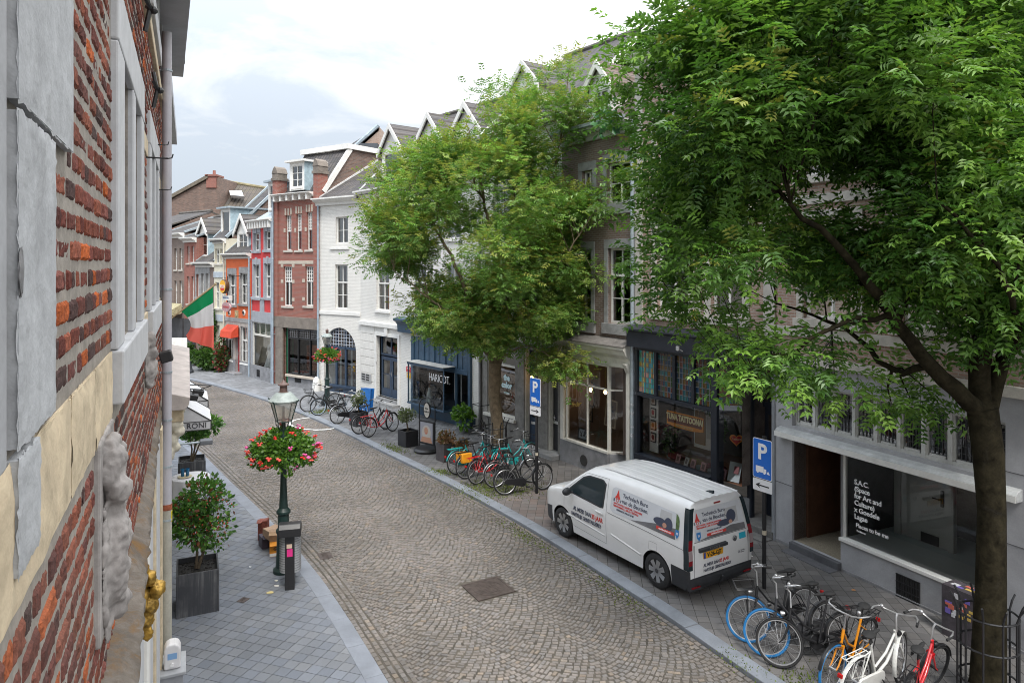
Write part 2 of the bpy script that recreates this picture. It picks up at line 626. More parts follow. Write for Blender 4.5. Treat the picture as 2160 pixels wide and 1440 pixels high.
def cornice(root, x0, x1, z, h=0.3, d=0.35, mat=None, brackets=0):
 c=MB()
 prof=[(0.0, z-h), (-d*0.25, z-h), (-d*0.3, z-h*0.65), (-d*0.75, z-h*0.4), (-d*0.8, z-h*0.25), (-d, z-h*0.2), (-d, z), (0.0, z)]
 c.prism(prof, x0, x1, axis='x')
 for i in range(brackets):
  xx=x0+(x1-x0)*(i+0.5)/brackets
  c.box(xx-0.06, xx+0.06, -d*0.8, -0.002, z-h-0.16, z-h*0.45)
 return c.build('cornice', mat or WHITE, root, bevel=0.006)
def dormer(root, xc, w, zb, zt, y0=0.35, depth=2.4, peak=0.7, mat=None, side=None, roofm=None, cols=2, rows=2, flat_top=False, yf=None):
 """dormer: front with a window, cheeks, little roof"""
 mat=mat or WHITE
 d=MB()
 x0, x1=xc-w/2, xc+w/2
 fw=0.16
 wall_mb(d, x0, x1, zb, zt, [(x0+fw, x1-fw, zb+0.16, zt-0.16)], y0, 0.1)
 if not flat_top:
  d.add([(x0, y0, zt), (x1, y0, zt), (xc, y0, zt+peak)], [(0, 1, 2)])
 d.box(x0+fw-0.04, x1-fw+0.04, y0-0.05, y0-0.002, zb+0.08, zb+0.158)
 do=d.build('dormer', mat, root)
 c=MB()
 for xx in(x0, x1):
  c.quad((xx, y0, zb), (xx, y0+depth, zb), (xx, y0+depth, zt), (xx, y0, zt))
 c.build('cheek', side or mat, do)
 r=MB()
 o=0.16
 if flat_top:
  r.box(x0-o, x1+o, y0-0.2, y0+depth, zt, zt+0.10)
  r.build('dormer_roof', roofm or ZINC, do)
 else:
  sl=peak/(w/2)
  za=zt-o*sl
  zp=zt+peak
  for(xa, xb)in((x0-o, xc), (xc, x1+o)):
   zA, zB=(za, zp)if xb==xc else(zp, za)
   r.add([(xa, y0-0.18, zA), (xb, y0-0.18, zB), (xb, y0+depth+1, zB), (xa, y0+depth+1, zA), (xa, y0-0.18, zA+0.1), (xb, y0-0.18, zB+0.1), (xb, y0+depth+1, zB+0.1), (xa, y0+depth+1, zA+0.1)], [(3, 2, 1, 0), (4, 5, 6, 7), (0, 1, 5, 4), (1, 2, 6, 5), (2, 3, 7, 6), (3, 0, 4, 7)])
  r.build('dormer_roof', roofm or TERRA, do)
  g=MB()
  for sgn in(-1, 1):
   a, b=(xc+sgn*(w/2+o), za), (xc, zp)
   g.add([(a[0], y0-0.2, a[1]-0.12), (b[0], y0-0.2, b[1]-0.12), (b[0], y0-0.2, b[1]+0.12), (a[0], y0-0.2, a[1]+0.12), (a[0], y0-0.14, a[1]-0.12), (b[0], y0-0.14, b[1]-0.12), (b[0], y0-0.14, b[1]+0.12), (a[0], y0-0.14, a[1]+0.12)], [(0, 1, 2, 3), (7, 6, 5, 4), (3, 2, 6, 7), (0, 4, 5, 1), (0, 3, 7, 4)])
  g.build('bargeboard', mat, do)
 w_=window(do, x0+fw, x1-fw, zb+0.16, zt-0.16, cols, None, rows, y=y0+0.05, fw=0.045)
 for ch in[q for q in bpy.data.objects if q.parent==w_]:
  ch.parent=do
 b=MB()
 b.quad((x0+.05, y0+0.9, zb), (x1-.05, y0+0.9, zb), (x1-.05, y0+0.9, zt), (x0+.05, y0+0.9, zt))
 b.build('interior_backing', DARK, do)
 return do
def pipe(root, x, z0, z1, y=-0.10, r=0.045, mat=None, name='downpipe', brk=True):
 p=MB()
 p.tube([(x, y, z0), (x, y, z1)], r, 12)
 if brk:
  zz=z0+0.6
  while zz<z1:
   p.tube([(x, y, zz), (x, y, zz+0.035)], r*1.2, 12)
   p.box(x-0.015, x+0.015, y, 0, zz+0.005, zz+0.03)
   zz+=1.9
 return p.build(name, mat or ZINC, root, smooth=40)
# ================================================================ camera, sky, sun
cam_d=bpy.data.cameras.new('camera')
cam=bpy.data.objects.new('camera', cam_d)
C.objects.link(cam)
cam.location=(0, 0, HC)
cam.rotation_euler=(R(90), 0, 0)
cam_d.sensor_width=36
cam_d.lens=FPX/2160*36
cam_d.shift_y=-(720-CY)/2160
cam_d.clip_start=0.05
cam_d.clip_end=2000
SC.camera=cam
SUN_EL, SUN_AZ=R(56), R(166)
w=bpy.data.worlds.new('World')
SC.world=w
w.use_nodes=True
nt=w.node_tree
bg=nt.nodes['Background']
sky=N(nt, 'ShaderNodeTexSky', sky_type='NISHITA', sun_disc=False)
sky.sun_elevation=SUN_EL
sky.sun_rotation=SUN_AZ
co=N(nt, 'ShaderNodeTexCoord').outputs['Generated']
sp=N(nt, 'ShaderNodeSeparateXYZ')
nt.links.new(co, sp.inputs[0])
def wm(op, a, b=None, c=None):
 n=N(nt, 'ShaderNodeMath', operation=op)
 for i, v in enumerate((a, b, c)):
  if v is None:
   continue
  if isinstance(v, (int, float)):
   n.inputs[i].default_value=v
  else:
   nt.links.new(v, n.inputs[i])
 return n.outputs[0]
zc=wm('MAXIMUM', sp.outputs[2], 0.0)
den=wm('ADD', zc, 0.22)
cv=N(nt, 'ShaderNodeCombineXYZ')
nt.links.new(wm('DIVIDE', sp.outputs[0], den), cv.inputs[0])
nt.links.new(wm('DIVIDE', sp.outputs[1], den), cv.inputs[1])
nA=noise(nt, 1.9, cv.outputs[0], 7, 0.6, 0.5)
nB=noise(nt, 0.6, cv.outputs[0], 3, 0.5, 0.2)
mixn=wm('ADD', wm('MULTIPLY', nA, 0.72), wm('MULTIPLY', nB, 0.28))
lean=wm('ADD', mixn, wm('MULTIPLY', wm('ADD', sp.outputs[0], 0.20), 0.40))
cl=N(nt, 'ShaderNodeValToRGB')
e=cl.color_ramp.elements
e[0].position, e[0].color=0.425, (0.42, 0.462, 0.515, 1)
e[1].position, e[1].color=0.61, (0.69, 0.69, 0.69, 1)
e2=cl.color_ramp.elements.new(0.515)
e2.color=(0.54, 0.56, 0.582, 1)
nt.links.new(lean, cl.inputs[0])
gain=wm('ADD', 0.96, wm('MULTIPLY', wm('POWER', zc, 1.7), 3.7))
gn=N(nt, 'ShaderNodeVectorMath', operation='SCALE')
nt.links.new(cl.outputs[0], gn.inputs[0])
nt.links.new(gain, gn.inputs['Scale'])
sk=N(nt, 'ShaderNodeVectorMath', operation='SCALE')
nt.links.new(sky.outputs[0], sk.inputs[0])
sk.inputs['Scale'].default_value=0.14
mx=mixc(nt, 0.93, sk.outputs[0], gn.outputs[0])
nt.links.new(mx, bg.inputs[0])
bg.inputs[1].default_value=1.0
sd=bpy.data.lights.new('sun', 'SUN')
sd.energy=1.9
sd.angle=R(14)
sd.color=(1.0, 0.965, 0.91)
sun=bpy.data.objects.new('sun', sd)
C.objects.link(sun)
d=Vector((math.sin(SUN_AZ)*math.cos(SUN_EL), math.cos(SUN_AZ)*math.cos(SUN_EL), math.sin(SUN_EL)))
sun.rotation_euler=d.to_track_quat('Z', 'Y').to_euler()
SC.view_settings.view_transform='Standard'
SC.view_settings.look='None'
SC.view_settings.exposure=0.62
SC.view_settings.gamma=1
SC.cycles.use_denoising=True
SC.cycles.filter_width=1.0
SC.cycles.use_fast_gi=False
SC.cycles.max_bounces=7
SC.cycles.transparent_max_bounces=12
SC.cycles.caustics_reflective=False
SC.cycles.caustics_refractive=False
SC.cycles.sample_clamp_indirect=4
# ================================================================ street lines (plan view, metres)
def spline(pts, step=0.1):
 pts=[np.array(p, float)for p in pts]
 pts=[2*pts[0]-pts[1]]+pts+[2*pts[-1]-pts[-2]]
 out=[]
 for i in range(1, len(pts)-2):
  p0, p1, p2, p3=pts[i-1:i+3]
  n=max(2, int(np.linalg.norm(p2-p1)/step))
  for t in np.linspace(0, 1, n, endpoint=False):
   out.append(0.5*((2*p1)+(-p0+p2)*t+(2*p0-5*p1+4*p2-p3)*t*t+(-p0+3*p1-3*p2+p3)*t**3))
 out.append(pts[-2])
 return np.array(out)
KR0=spline([(6.6, 4.2), (5.25, 7.0), (3.63, 10.05), (2.45, 12.4), (0.43, 16.0), (-1.75, 19.3), (-3.9, 22.3), (-6.5, 25.9), (-9.3, 29.4), (-12.6, 33.0), (-17.2, 37.2), (-24, 42.4), (-32, 47.5), (-42, 53)])
seg=np.linalg.norm(np.diff(KR0, axis=0), axis=1)
arc=np.concatenate([[0], np.cumsum(seg)])
VL=arc[-1]
vs_=np.arange(0, VL, 0.1)
KR=np.stack([np.interp(vs_, arc, KR0[:, 0]), np.interp(vs_, arc, KR0[:, 1])], 1)
tg=np.gradient(KR, axis=0)
ker=np.ones(21)/21
tg=np.stack([np.convolve(np.pad(tg[:, i], 10, mode='edge'), ker, 'valid')for i in(0, 1)], 1)
tg/=np.linalg.norm(tg, axis=1)[:, None]
nl=np.stack([-tg[:, 1], tg[:, 0]], 1)
def road_pt(u, v):
 """u across from the right kerb, v along -> plan xy (arrays)"""
 v=np.clip(v, 0, vs_[-1])
 px=np.interp(v, vs_, KR[:, 0])+u*np.interp(v, vs_, nl[:, 0])
 py=np.interp(v, vs_, KR[:, 1])+u*np.interp(v, vs_, nl[:, 1])
 return np.stack([px, py], -1)
RW=4.8
ZR=-0.05
WALL_D, WALL_U, WALL_N=0.33, np.array([-0.419, 0.908]), np.array([0.908, 0.419])
FP=[(9.76, 7.0), (5.76, 15.34), (3.356, 19.1), (1.548, 21.84), (-1.115, 25.39), (-6.95, 32.2), (-9.3, 33.8), (-12.14, 35.8), (-14.1, 37.95), (-16.3, 40.0), (-17.45, 41.1), (-19.2, 42.7), (-20.5, 43.9), (-23.1, 46.3), (-26.5, 48.8)]
KL=road_pt(np.full(len(vs_), RW), vs_)
g=MB()
g.quad((-220, -160, -0.13), (220, -160, -0.13), (220, 320, -0.13), (-220, 320, -0.13))
tag(g.build('ground', pm('soil', (0.10, 0.092, 0.082), 0.95, 0.3, 3, 0.4)), kind='structure')
def blocks(name, cx, cy, ang, L, W, top, cols, mat, depth=0.06, inset=0.010, jit=0.006, zj=0.004, crown=0.0):
 """n rectangular blocks -> one mesh"""
 n=len(cx)
 r=rng.uniform
 sx=np.array([-1, 1, 1, -1])
 sy=np.array([-1, -1, 1, 1])
 lx=(sx[None]*(L/2)[:, None])+r(-jit, jit, (n, 4))
 ly=(sy[None]*(W/2)[:, None])+r(-jit, jit, (n, 4))
 ix, iy=lx-sx[None]*inset, ly-sy[None]*inset
 ca, sa=np.cos(ang)[:, None], np.sin(ang)[:, None]
 V=np.zeros((n, 9 if crown else 8, 3))
 z=top+r(-zj, zj, n)
 V[:, 0:4, 0]=cx[:, None]+lx*ca-ly*sa
 V[:, 0:4, 1]=cy[:, None]+lx*sa+ly*ca
 V[:, 0:4, 2]=(z-depth)[:, None]
 V[:, 4:8, 0]=cx[:, None]+ix*ca-iy*sa
 V[:, 4:8, 1]=cy[:, None]+ix*sa+iy*ca
 V[:, 4:8, 2]=z[:, None]+r(-zj, zj, (n, 4))*0.6
 b=np.arange(n)[:, None]
 if crown:
  V[:, 8, 0], V[:, 8, 1]=cx, cy
  V[:, 8, 2]=z+crown
  f=np.array([[0, 1, 5, 4], [1, 2, 6, 5], [2, 3, 7, 6], [3, 0, 4, 7]])
  quads=(f[None]+(b*9)[:, :, None]).reshape(-1, 4)
  t=np.array([[4, 5, 8, 8], [5, 6, 8, 8], [6, 7, 8, 8], [7, 4, 8, 8]])
  tris=(t[None, :, :3]+(b*9)[:, :, None]).reshape(-1, 3)
  q3=np.concatenate([quads[:, [0, 1, 2]], quads[:, [0, 2, 3]]])
  F=np.concatenate([q3, tris])
  c=np.repeat(cols, 9, axis=0)
 else:
  f=np.array([[4, 5, 6, 7], [0, 1, 5, 4], [1, 2, 6, 5], [2, 3, 7, 6], [3, 0, 4, 7]])
  F=(f[None]+(b*8)[:, :, None]).reshape(-1, 4)
  c=np.repeat(cols, 8, axis=0)
 return np_mesh(name, V.reshape(-1, 3), F, mat, cols=c)
def hash2(a, b):
 h=np.sin(a*127.1+b*311.7)*43758.5453
 return h-np.floor(h)
AMP, COLW, RH, SW=0.33, 1.36, 0.088, 0.098
U0, U1=0.22, RW-0.42
rows_=np.arange(-8, int(58/RH))
cxs, cys, an, LL, WW, cc=[], [], [], [], [], []
MANHOLE=gp(1030, 1240, ZR)
for r_ in rows_:
 us=np.arange(U0+SW/2+(r_%2)*SW/2-SW*0.5, U1+SW*0.3, SW)
 us=us+rng.uniform(-0.012, 0.012, len(us))
 ph=2*PI*(us-U0+0.5)/COLW
 sh=np.abs(np.sin(ph/2))*1.15
 v=r_*RH-AMP*sh+rng.uniform(-0.008, 0.008, len(us))+0.05*np.sin(r_*0.05)
 dv=-AMP*1.15*0.5*np.cos(ph/2)*np.sign(np.sin(ph/2))*2*PI/COLW
 ok=(v>0.05)&(v<56)
 us, v, dv=us[ok], v[ok], dv[ok]
 p=road_pt(us, v)
 t0=np.stack([np.interp(v, vs_, nl[:, 0]), np.interp(v, vs_, nl[:, 1])], -1)
 base=np.arctan2(t0[:, 1], t0[:, 0])
 cxs.append(p[:, 0])
 cys.append(p[:, 1])
 an.append(base-np.arctan(dv)*0.9)
 c_=np.cos(np.arctan(dv)*0.9)
 LL.append(SW/np.maximum(c_, 0.72)*rng.uniform(0.88, 0.96, len(us)))
 WW.append(RH*np.maximum(c_, 0.7)*rng.uniform(0.88, 0.96, len(us)))
for u_, off in((0.055, 0), (0.155, 0.5), (RW-0.055, 0), (RW-0.16, .5), (RW-0.265, 0.2), (RW-0.37, .7)):
 v=np.arange(0.1, 56, 0.135)+off*0.13
 p=road_pt(np.full(len(v), u_), v)
 t0=np.stack([np.interp(v, vs_, tg[:, 0]), np.interp(v, vs_, tg[:, 1])], -1)
 cxs.append(p[:, 0])
 cys.append(p[:, 1])
 an.append(np.arctan2(t0[:, 1], t0[:, 0]))
 LL.append(0.135*rng.uniform(0.86, 0.95, len(v)))
 WW.append(0.098*rng.uniform(0.84, 0.93, len(v)))
cx_, cy_, an, LL, WW=map(np.concatenate, (cxs, cys, an, LL, WW))
keep=~((np.abs((cx_-MANHOLE.x)*0.87+(cy_-MANHOLE.y)*0.5)<0.42)&(np.abs(-(cx_-MANHOLE.x)*0.5+(cy_-MANHOLE.y)*0.87)<0.42))
cx_, cy_, an, LL, WW=(q[keep]for q in(cx_, cy_, an, LL, WW))
n=len(cx_)
tone=rng.uniform(0.80, 1.14, n)*(1+0.10*np.sin(cx_*1.3+cy_*0.7)+0.07*np.sin(cy_*2.1-cx_))
warm=rng.uniform(0, 1, n)[:, None]
cols=(np.array([0.192, 0.167, 0.147])*warm+np.array([0.174, 0.163, 0.157])*(1-warm))*tone[:, None]
sel=rng.uniform(0, 1, n)<0.05
cols[sel]*=np.array([1.22, 1.13, 1.0])
blk=blocks('road', cx_, cy_, an, LL, WW, ZR, cols, tinted('sett_stone', 0.8, 0.6, 70, big=0.30), depth=0.05, inset=0.009, jit=0.007, zj=0.004, crown=0.003)
tag(blk, kind='structure')
bp_=MB()
for i in range(0, len(vs_)-4, 4):
 a, b=KR[i], KR[min(i+4, len(vs_)-1)]
 c, d_=KL[min(i+4, len(vs_)-1)], KL[i]
 bp_.quad((a[0], a[1], ZR-0.010), (b[0], b[1], ZR-0.010), (c[0], c[1], ZR-0.010), (d_[0], d_[1], ZR-0.010))
tag(bp_.build('road_bed', pm('joint_sand', (0.085, 0.074, 0.060), 0.95, 0.35, 4, 0.4, dirt=0.4)), kind='structure')
def kerb(name, uA, uB, top, mat, vmax=54):
 m=MB()
 v=0.0
 while v<vmax:
  L=random.uniform(0.95, 1.15)
  a=np.array([v+0.004, v+L/2, v+L-0.004])
  pa, pb=road_pt(np.full(3, uA), a), road_pt(np.full(3, uB), a)
  t=top+random.uniform(-0.004, 0.004)
  vsx=[(*q, t)for q in pa]+[(*q, t)for q in pb]+[(*q, -0.14)for q in pa]+[(*q, -0.14)for q in pb]
  m.add(vsx, [(0, 1, 4, 3), (1, 2, 5, 4), (0, 6, 7, 1), (1, 7, 8, 2), (3, 4, 10, 9), (4, 5, 11, 10), (0, 3, 9, 6), (2, 8, 11, 5)])
  v+=L
 o=m.build(name, mat, bevel=0.012)
 return tag(o, kind='structure')
KERBM=pm('kerb_stone', (0.205, 0.222, 0.25), 0.7, 0.16, 1.6, 0.25, dirt=0.2)
kerb('kerb_right', -0.30, -0.01, 0.010, KERBM)
kerb('kerb_left', RW+0.01, RW+0.30, 0.006, pm('kerb_stone_left', (0.185, 0.202, 0.235), 0.7, 0.14, 1.6, 0.25, dirt=0.15))
def inside(poly, x, y):
 poly=np.asarray(poly)
 r=np.zeros(len(x), bool)
 j=len(poly)-1
 for i in range(len(poly)):
  xi, yi, xj, yj=*poly[i], *poly[j]
  c=((yi>y)!=(yj>y))&(x<(xj-xi)*(y-yi)/(yj-yi+1e-12)+xi)
  r^=c
  j=i
 return r
def pave(name, poly, ang, L, W, top, colf, mat, stag=0.0, gap=0.008):
 poly=np.asarray(poly)
 c, s=math.cos(ang), math.sin(ang)
 a=poly@np.array([c, s])
 b=poly@np.array([-s, c])
 gx, gy=np.meshgrid(np.arange(a.min()-L, a.max()+L, L), np.arange(b.min()-W, b.max()+W, W))
 gx=gx+(np.arange(gx.shape[0])%2)[:, None]*L*stag
 gx, gy=gx.ravel(), gy.ravel()
 x, y=gx*c-gy*s, gx*s+gy*c
 k=inside(poly, x, y)&(y<60)
 x, y=x[k], y[k]
 n=len(x)
 cols=colf(x, y, n)
 o=blocks(name, x, y, np.full(n, ang), np.full(n, L-gap), np.full(n, W-gap), top, cols, mat, depth=0.02, inset=0.0006, jit=0.0012, zj=0.0008)
 return tag(o, kind='structure')
klp=road_pt(np.full(len(vs_), RW+0.16), vs_)
krp=road_pt(np.full(len(vs_), -0.16), vs_)
tt=np.array([-4.0, 2, 6, 10, 14, 18, 22, 26, 30, 34, 40, 46])
wl=-WALL_D*WALL_N[None]+tt[:, None]*WALL_U[None]
wl=wl-0.35*WALL_N[None]
wl[8:]+=np.array([[-0.4, 0], [-1.5, 0], [-4, 0], [-9, 0]])
pl=np.concatenate([klp[::5], wl[::-1]])
def colL(x, y, n):
 t=rng.uniform(0.86, 1.12, n)*(1+0.07*np.sin(x*2.1)*np.sin(y*1.3))
 w=rng.uniform(0, 1, n)[:, None]
 c=np.array([0.152, 0.169, 0.202])*w+np.array([0.170, 0.180, 0.197])*(1-w)
 return c*t[:, None]
TILEM=tinted('paving_tile', 0.72, 0.35, 90, big=0.22)
pave('pavement_left', pl, math.atan2(0.94, 0.32), 0.205, 0.205, 0.0, colL, TILEM)
fa=np.array(FP)
fo=fa.copy()
fo[:, 0]+=0.18
fo[:, 1]+=0.12
pr=np.concatenate([krp[::5], fo[::-1], [[12.5, 1.5]]])
def colR(x, y, n):
 t=rng.uniform(0.80, 1.18, n)*(1+0.10*np.sin(x*1.7+1)*np.sin(y*1.1))
 w=rng.uniform(0, 1, n)[:, None]
 c=np.array([0.145, 0.140, 0.140])*w+np.array([0.170, 0.160, 0.154])*(1-w)
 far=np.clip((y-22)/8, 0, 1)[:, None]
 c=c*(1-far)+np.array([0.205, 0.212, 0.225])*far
 red=np.exp(-(((x-1.2)/1.6)**2+((y-17.6)/1.7)**2))[:, None]*rng.uniform(0.2, 1, n)[:, None]
 c=c*(1-red*0.7)+np.array([0.21, 0.135, 0.105])*red*0.7
 return c*t[:, None]
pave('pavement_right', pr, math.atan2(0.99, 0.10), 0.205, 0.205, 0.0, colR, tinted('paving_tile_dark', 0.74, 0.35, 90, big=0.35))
for nm, poly, mm in(('pavement_bed_left', pl, pm('joint_grey', (0.05, 0.05, 0.052), 0.95, 0.2, 5, 0.2)), ('pavement_bed_right', pr, pm('joint_brown', (0.035, 0.032, 0.028), 0.95, 0.3, 5, 0.2))):
 q=MB()
 q.add([(x, y, -0.006)for x, y in poly], [tuple(range(len(poly)))])
 tag(q.build(nm, mm), kind='structure')
def cover(name, p, ang, w, l, label, z, cat='manhole cover', round_=False):
 t=empty(name, (p.x, p.y, z), ang, label, cat)
 fr=MB()
 for a in((-w/2, -w/2+.04, -l/2, l/2), (w/2-.04, w/2, -l/2, l/2), (-w/2+.04, w/2-.04, -l/2, -l/2+.04), (-w/2+.04, w/2-.04, l/2-.04, l/2)):
  fr.box(*a, -0.03, 0.005)
 iron=pm('cast_iron', (0.085, 0.066, 0.058), 0.6, 0.3, 8, 0.4, metal=0.4)
 fr.build('cover_frame', iron, t)
 c=MB()
 c.box(-w/2+.042, w/2-.042, -l/2+.042, l/2-.042, -0.03, 0.001)
 if round_:
  r0=min(w, l)/2-0.07
  c.lathe([(r0, 0.001), (r0, 0.006), (r0-0.03, 0.006), (r0-0.03, 0.002)], 28)
  for i in range(-4, 5):
   for j in range(-4, 5):
    if(i*i+j*j)**.5*0.06<r0-0.06:
     c.box(i*.06-.018, i*.06+.018, j*.06-.018, j*.06+.018, 0.0, 0.006)
 else:
  for i in range(-2, 3):
   c.box(i*w*.15-.008, i*w*.15+.008, -l/2+.07, l/2-.07, 0.0, 0.007)
 c.build('lid', iron, t)
 return t
cover('manhole_cover', MANHOLE, math.atan2(0.5, 0.87), 0.78, 0.72, 'rusty square manhole cover with a round lid in the middle of the cobbled road', ZR+0.004, round_=True)
cover('gutter_grate', gp(686, 1172, ZR), math.atan2(0.9, -0.45), 0.34, 0.26, 'small brown iron gutter grate beside the left kerb', ZR+0.008, 'drain')
cover('valve_cover', gp(513, 1265, 0), math.atan2(0.94, 0.32), 0.17, 0.15, 'small rusty valve cover set in the grey paving by the planter', 0.004, 'valve cover')
ring=MB()
cpt=gp(668, 893, ZR)
tx=Vector((-0.72, 0.69, 0))
ty=Vector((0.69, 0.72, 0))
for k in range(40):
 if k in(9, 10, 11, 30):
  continue
 a0, a1=2*PI*k/40, 2*PI*(k+1)/40
 w0=random.uniform(0.07, 0.13)
 P_=lambda a, r:cpt+tx*(math.cos(a)*(1.15+r))+ty*(math.sin(a)*(0.85+r))+Vector((0, 0, 0.012))
 ring.quad(P_(a0, 0), P_(a1, 0), P_(a1, w0), P_(a0, w0))
tag(ring.build('road_marking', pm('road_paint', (0.72, 0.72, 0.70), 0.8, 0.15, 9, 0.3)), kind='structure')
def weeds(name, areas, n, label_kind='stuff', hmax=0.05):
 vs, fs, cs=[], [], []
 k=0
 for(c, rx, ry, ang, cnt)in areas:
  for _ in range(cnt):
   a, b=rng.normal(0, 0.5, 2)
   x=c.x+a*rx*math.cos(ang)-b*ry*math.sin(ang)
   y=c.y+a*rx*math.sin(ang)+b*ry*math.cos(ang)
   h, wd, q=rng.uniform(0.012, hmax), rng.uniform(0.008, 0.02), rng.uniform(0, 2*PI)
   dx, dy=math.cos(q)*wd, math.sin(q)*wd
   ox, oy=rng.uniform(-.02, .02, 2)
   z0=c.z
   vs+=[(x-dx, y-dy, z0), (x+dx, y+dy, z0), (x+ox, y+oy, z0+h)]
   fs.append((k, k+1, k+2))
   col=np.array([0.10, 0.15, 0.03])*rng.uniform(0.6, 1.5)+np.array([0.05, 0.02, 0])*rng.uniform(0, 1)
   cs+=[col]*3
   k+=3
 return tag(np_mesh(name, vs, fs, tinted('weed', 0.7, 0, 30, 0.2, 0.2), cols=np.array(cs)), kind='stuff')
G=lambda x, y, z=0.0:gp(x, y, z)
weeds('weeds', [(G(1045, 1030), 1.1, 0.9, 0, 2600), (G(930, 995), .6, .25, -.5, 500), (G(1560, 1400), .5, .25, 2, 120), (G(1690, 1440), .6, .4, 1, 260), (G(680, 868), .7, .4, 1, 700), (G(1105, 1130, ZR), 1.2, 0.22, 2.1, 350), (G(1300, 1250, ZR), 1.2, .25, 2.1, 250), (G(830, 945), .8, .3, 2.2, 500), (G(1250, 1180, ZR), .8, .6, 2, 250)], 0)
for i, (x, y, w_, col)in enumerate([(1480, 1240, .02, (.7, .7, .68)), (1583, 1173, .05, (.7, .68, .66)), (1800, 1245, .05, (.45, .22, .1)), (2065, 1325, .045, (.4, .3, .05)), (570, 1250, .08, (.55, .45, .2)), (583, 1236, .06, (.6, .58, .55)), (582, 1225, .05, (.6, .58, .5)), (390, 1293, .05, (.6, .6, .6)), (408, 1295, .05, (.6, .6, .62)), (528, 1196, .03, (.7, .7, .7)), (1000, 940, .05, (.7, .7, .7)), (1014, 935, .05, (.7, .7, .7))]):
 p=gp(x, y)
 lm=MB()
 q=random.uniform(0, 3)
 n_=7
 vv=[(p.x+w_*random.uniform(.6, 1)*math.cos(q+k*2*PI/n_), p.y+w_*.7*random.uniform(.6, 1)*math.sin(q+k*2*PI/n_), 0.005+random.uniform(0, .012))for k in range(n_)]
 lm.add(vv+[(a, b, c+.004)for a, b, c in vv], [tuple(range(n_-1, -1, -1)), tuple(range(n_, 2*n_))]+[(k, (k+1)%n_, (k+1)%n_+n_, k+n_)for k in range(n_)])
 leafy=col[0]<.5
 lab=['white cigarette end on the cobbles by the rear wheel of the van', 'white paper scrap on the pavement behind the white van', 'curled brown leaf on the pavement below the grey shop window', 'yellowish fallen leaf on the pavement right of the red bicycle', 'flattened yellowish paper on the paving below the litter bin', 'pale paper scrap at the foot of the litter bin', 'small pale scrap just left of the litter bin post', 'left one of two pale scraps by the large stone planter', 'right one of two pale scraps by the large stone planter', 'tiny white scrap on the paving left of the litter bin', 'left one of two white scraps on the pavement in front of the white pier', 'right one of two white scraps on the pavement in front of the white pier'][i]
 tag(lm.build('fallen_leaf'if leafy else 'paper_scrap', flat('litter%d'%i, col, 0.8)), lab, 'leaf'if leafy else 'litter')
# ================================================================ the row of houses on the right
def RC(F, xl, yt, yb, xr, dy=0.0):
 return F.x(xl, dy), F.x(xr, dy), F.z(xl, yb, dy), F.z(xl, yt, dy)
def surround(root, r, w=0.16, proj=0.03, mat=STONE, top=None, key=False, y=0.0, head=True, sillh=None):
 x0, x1, z0, z1=r
 m=MB()
 top=w if top is None else top
 m.box(x0-w, x0-0.002, y-proj, y+0.1, z0, z1)
 m.box(x1+0.002, x1+w, y-proj, y+0.1, z0, z1)
 if head:
  m.box(x0-w, x1+w, y-proj-.004, y+0.1, z1+.002, z1+top)
 if key:
  c=(x0+x1)/2
  m.prism([(c-.06, z1-.02), (c+.06, z1-.02), (c+.1, z1+top+.08), (c-.1, z1+top+.08)], y-proj-.04, y)
 h=w if sillh is None else sillh
 m.box(x0-w-.04, x1+w+.04, y-proj-0.06, y+0.09, z0-h, z0-0.003)
 return m.build('window_surround', mat, root, bevel=0.006)
def band(root, x0, x1, z0, z1, proj, mat, name='string_course', bevel=0.008):
 m=MB()
 m.box(x0, x1, -proj, -0.002, z0, z1)
 return m.build(name, mat, root, bevel=bevel)
def room(root, x0, x1, z0, z1, depth, wallm, floorm, y=0.06):
 m=MB()
 m.quad((x0, y, z0), (x1, y, z0), (x1, depth, z0), (x0, depth, z0), 1)
 m.quad((x0, depth, z0), (x1, depth, z0), (x1, depth, z1), (x0, depth, z1), 0)
 m.quad((x0, y, z0), (x0, depth, z0), (x0, depth, z1), (x0, y, z1), 0)
 m.quad((x1, depth, z0), (x1, y, z0), (x1, y, z1), (x1, depth, z1), 0)
 m.quad((x0, y, z1), (x0, depth, z1), (x1, depth, z1), (x1, y, z1), 0)
 return m.build('shop_interior', [wallm, floorm], root)
def pane(root, x0, x1, z0, z1, y, m=None, name='shop_window'):
 g=MB()
 g.quad((x0, y, z0), (x1, y, z0), (x1, y, z1), (x0, y, z1))
 return g.build(name, m or SHOPGLASS, root)
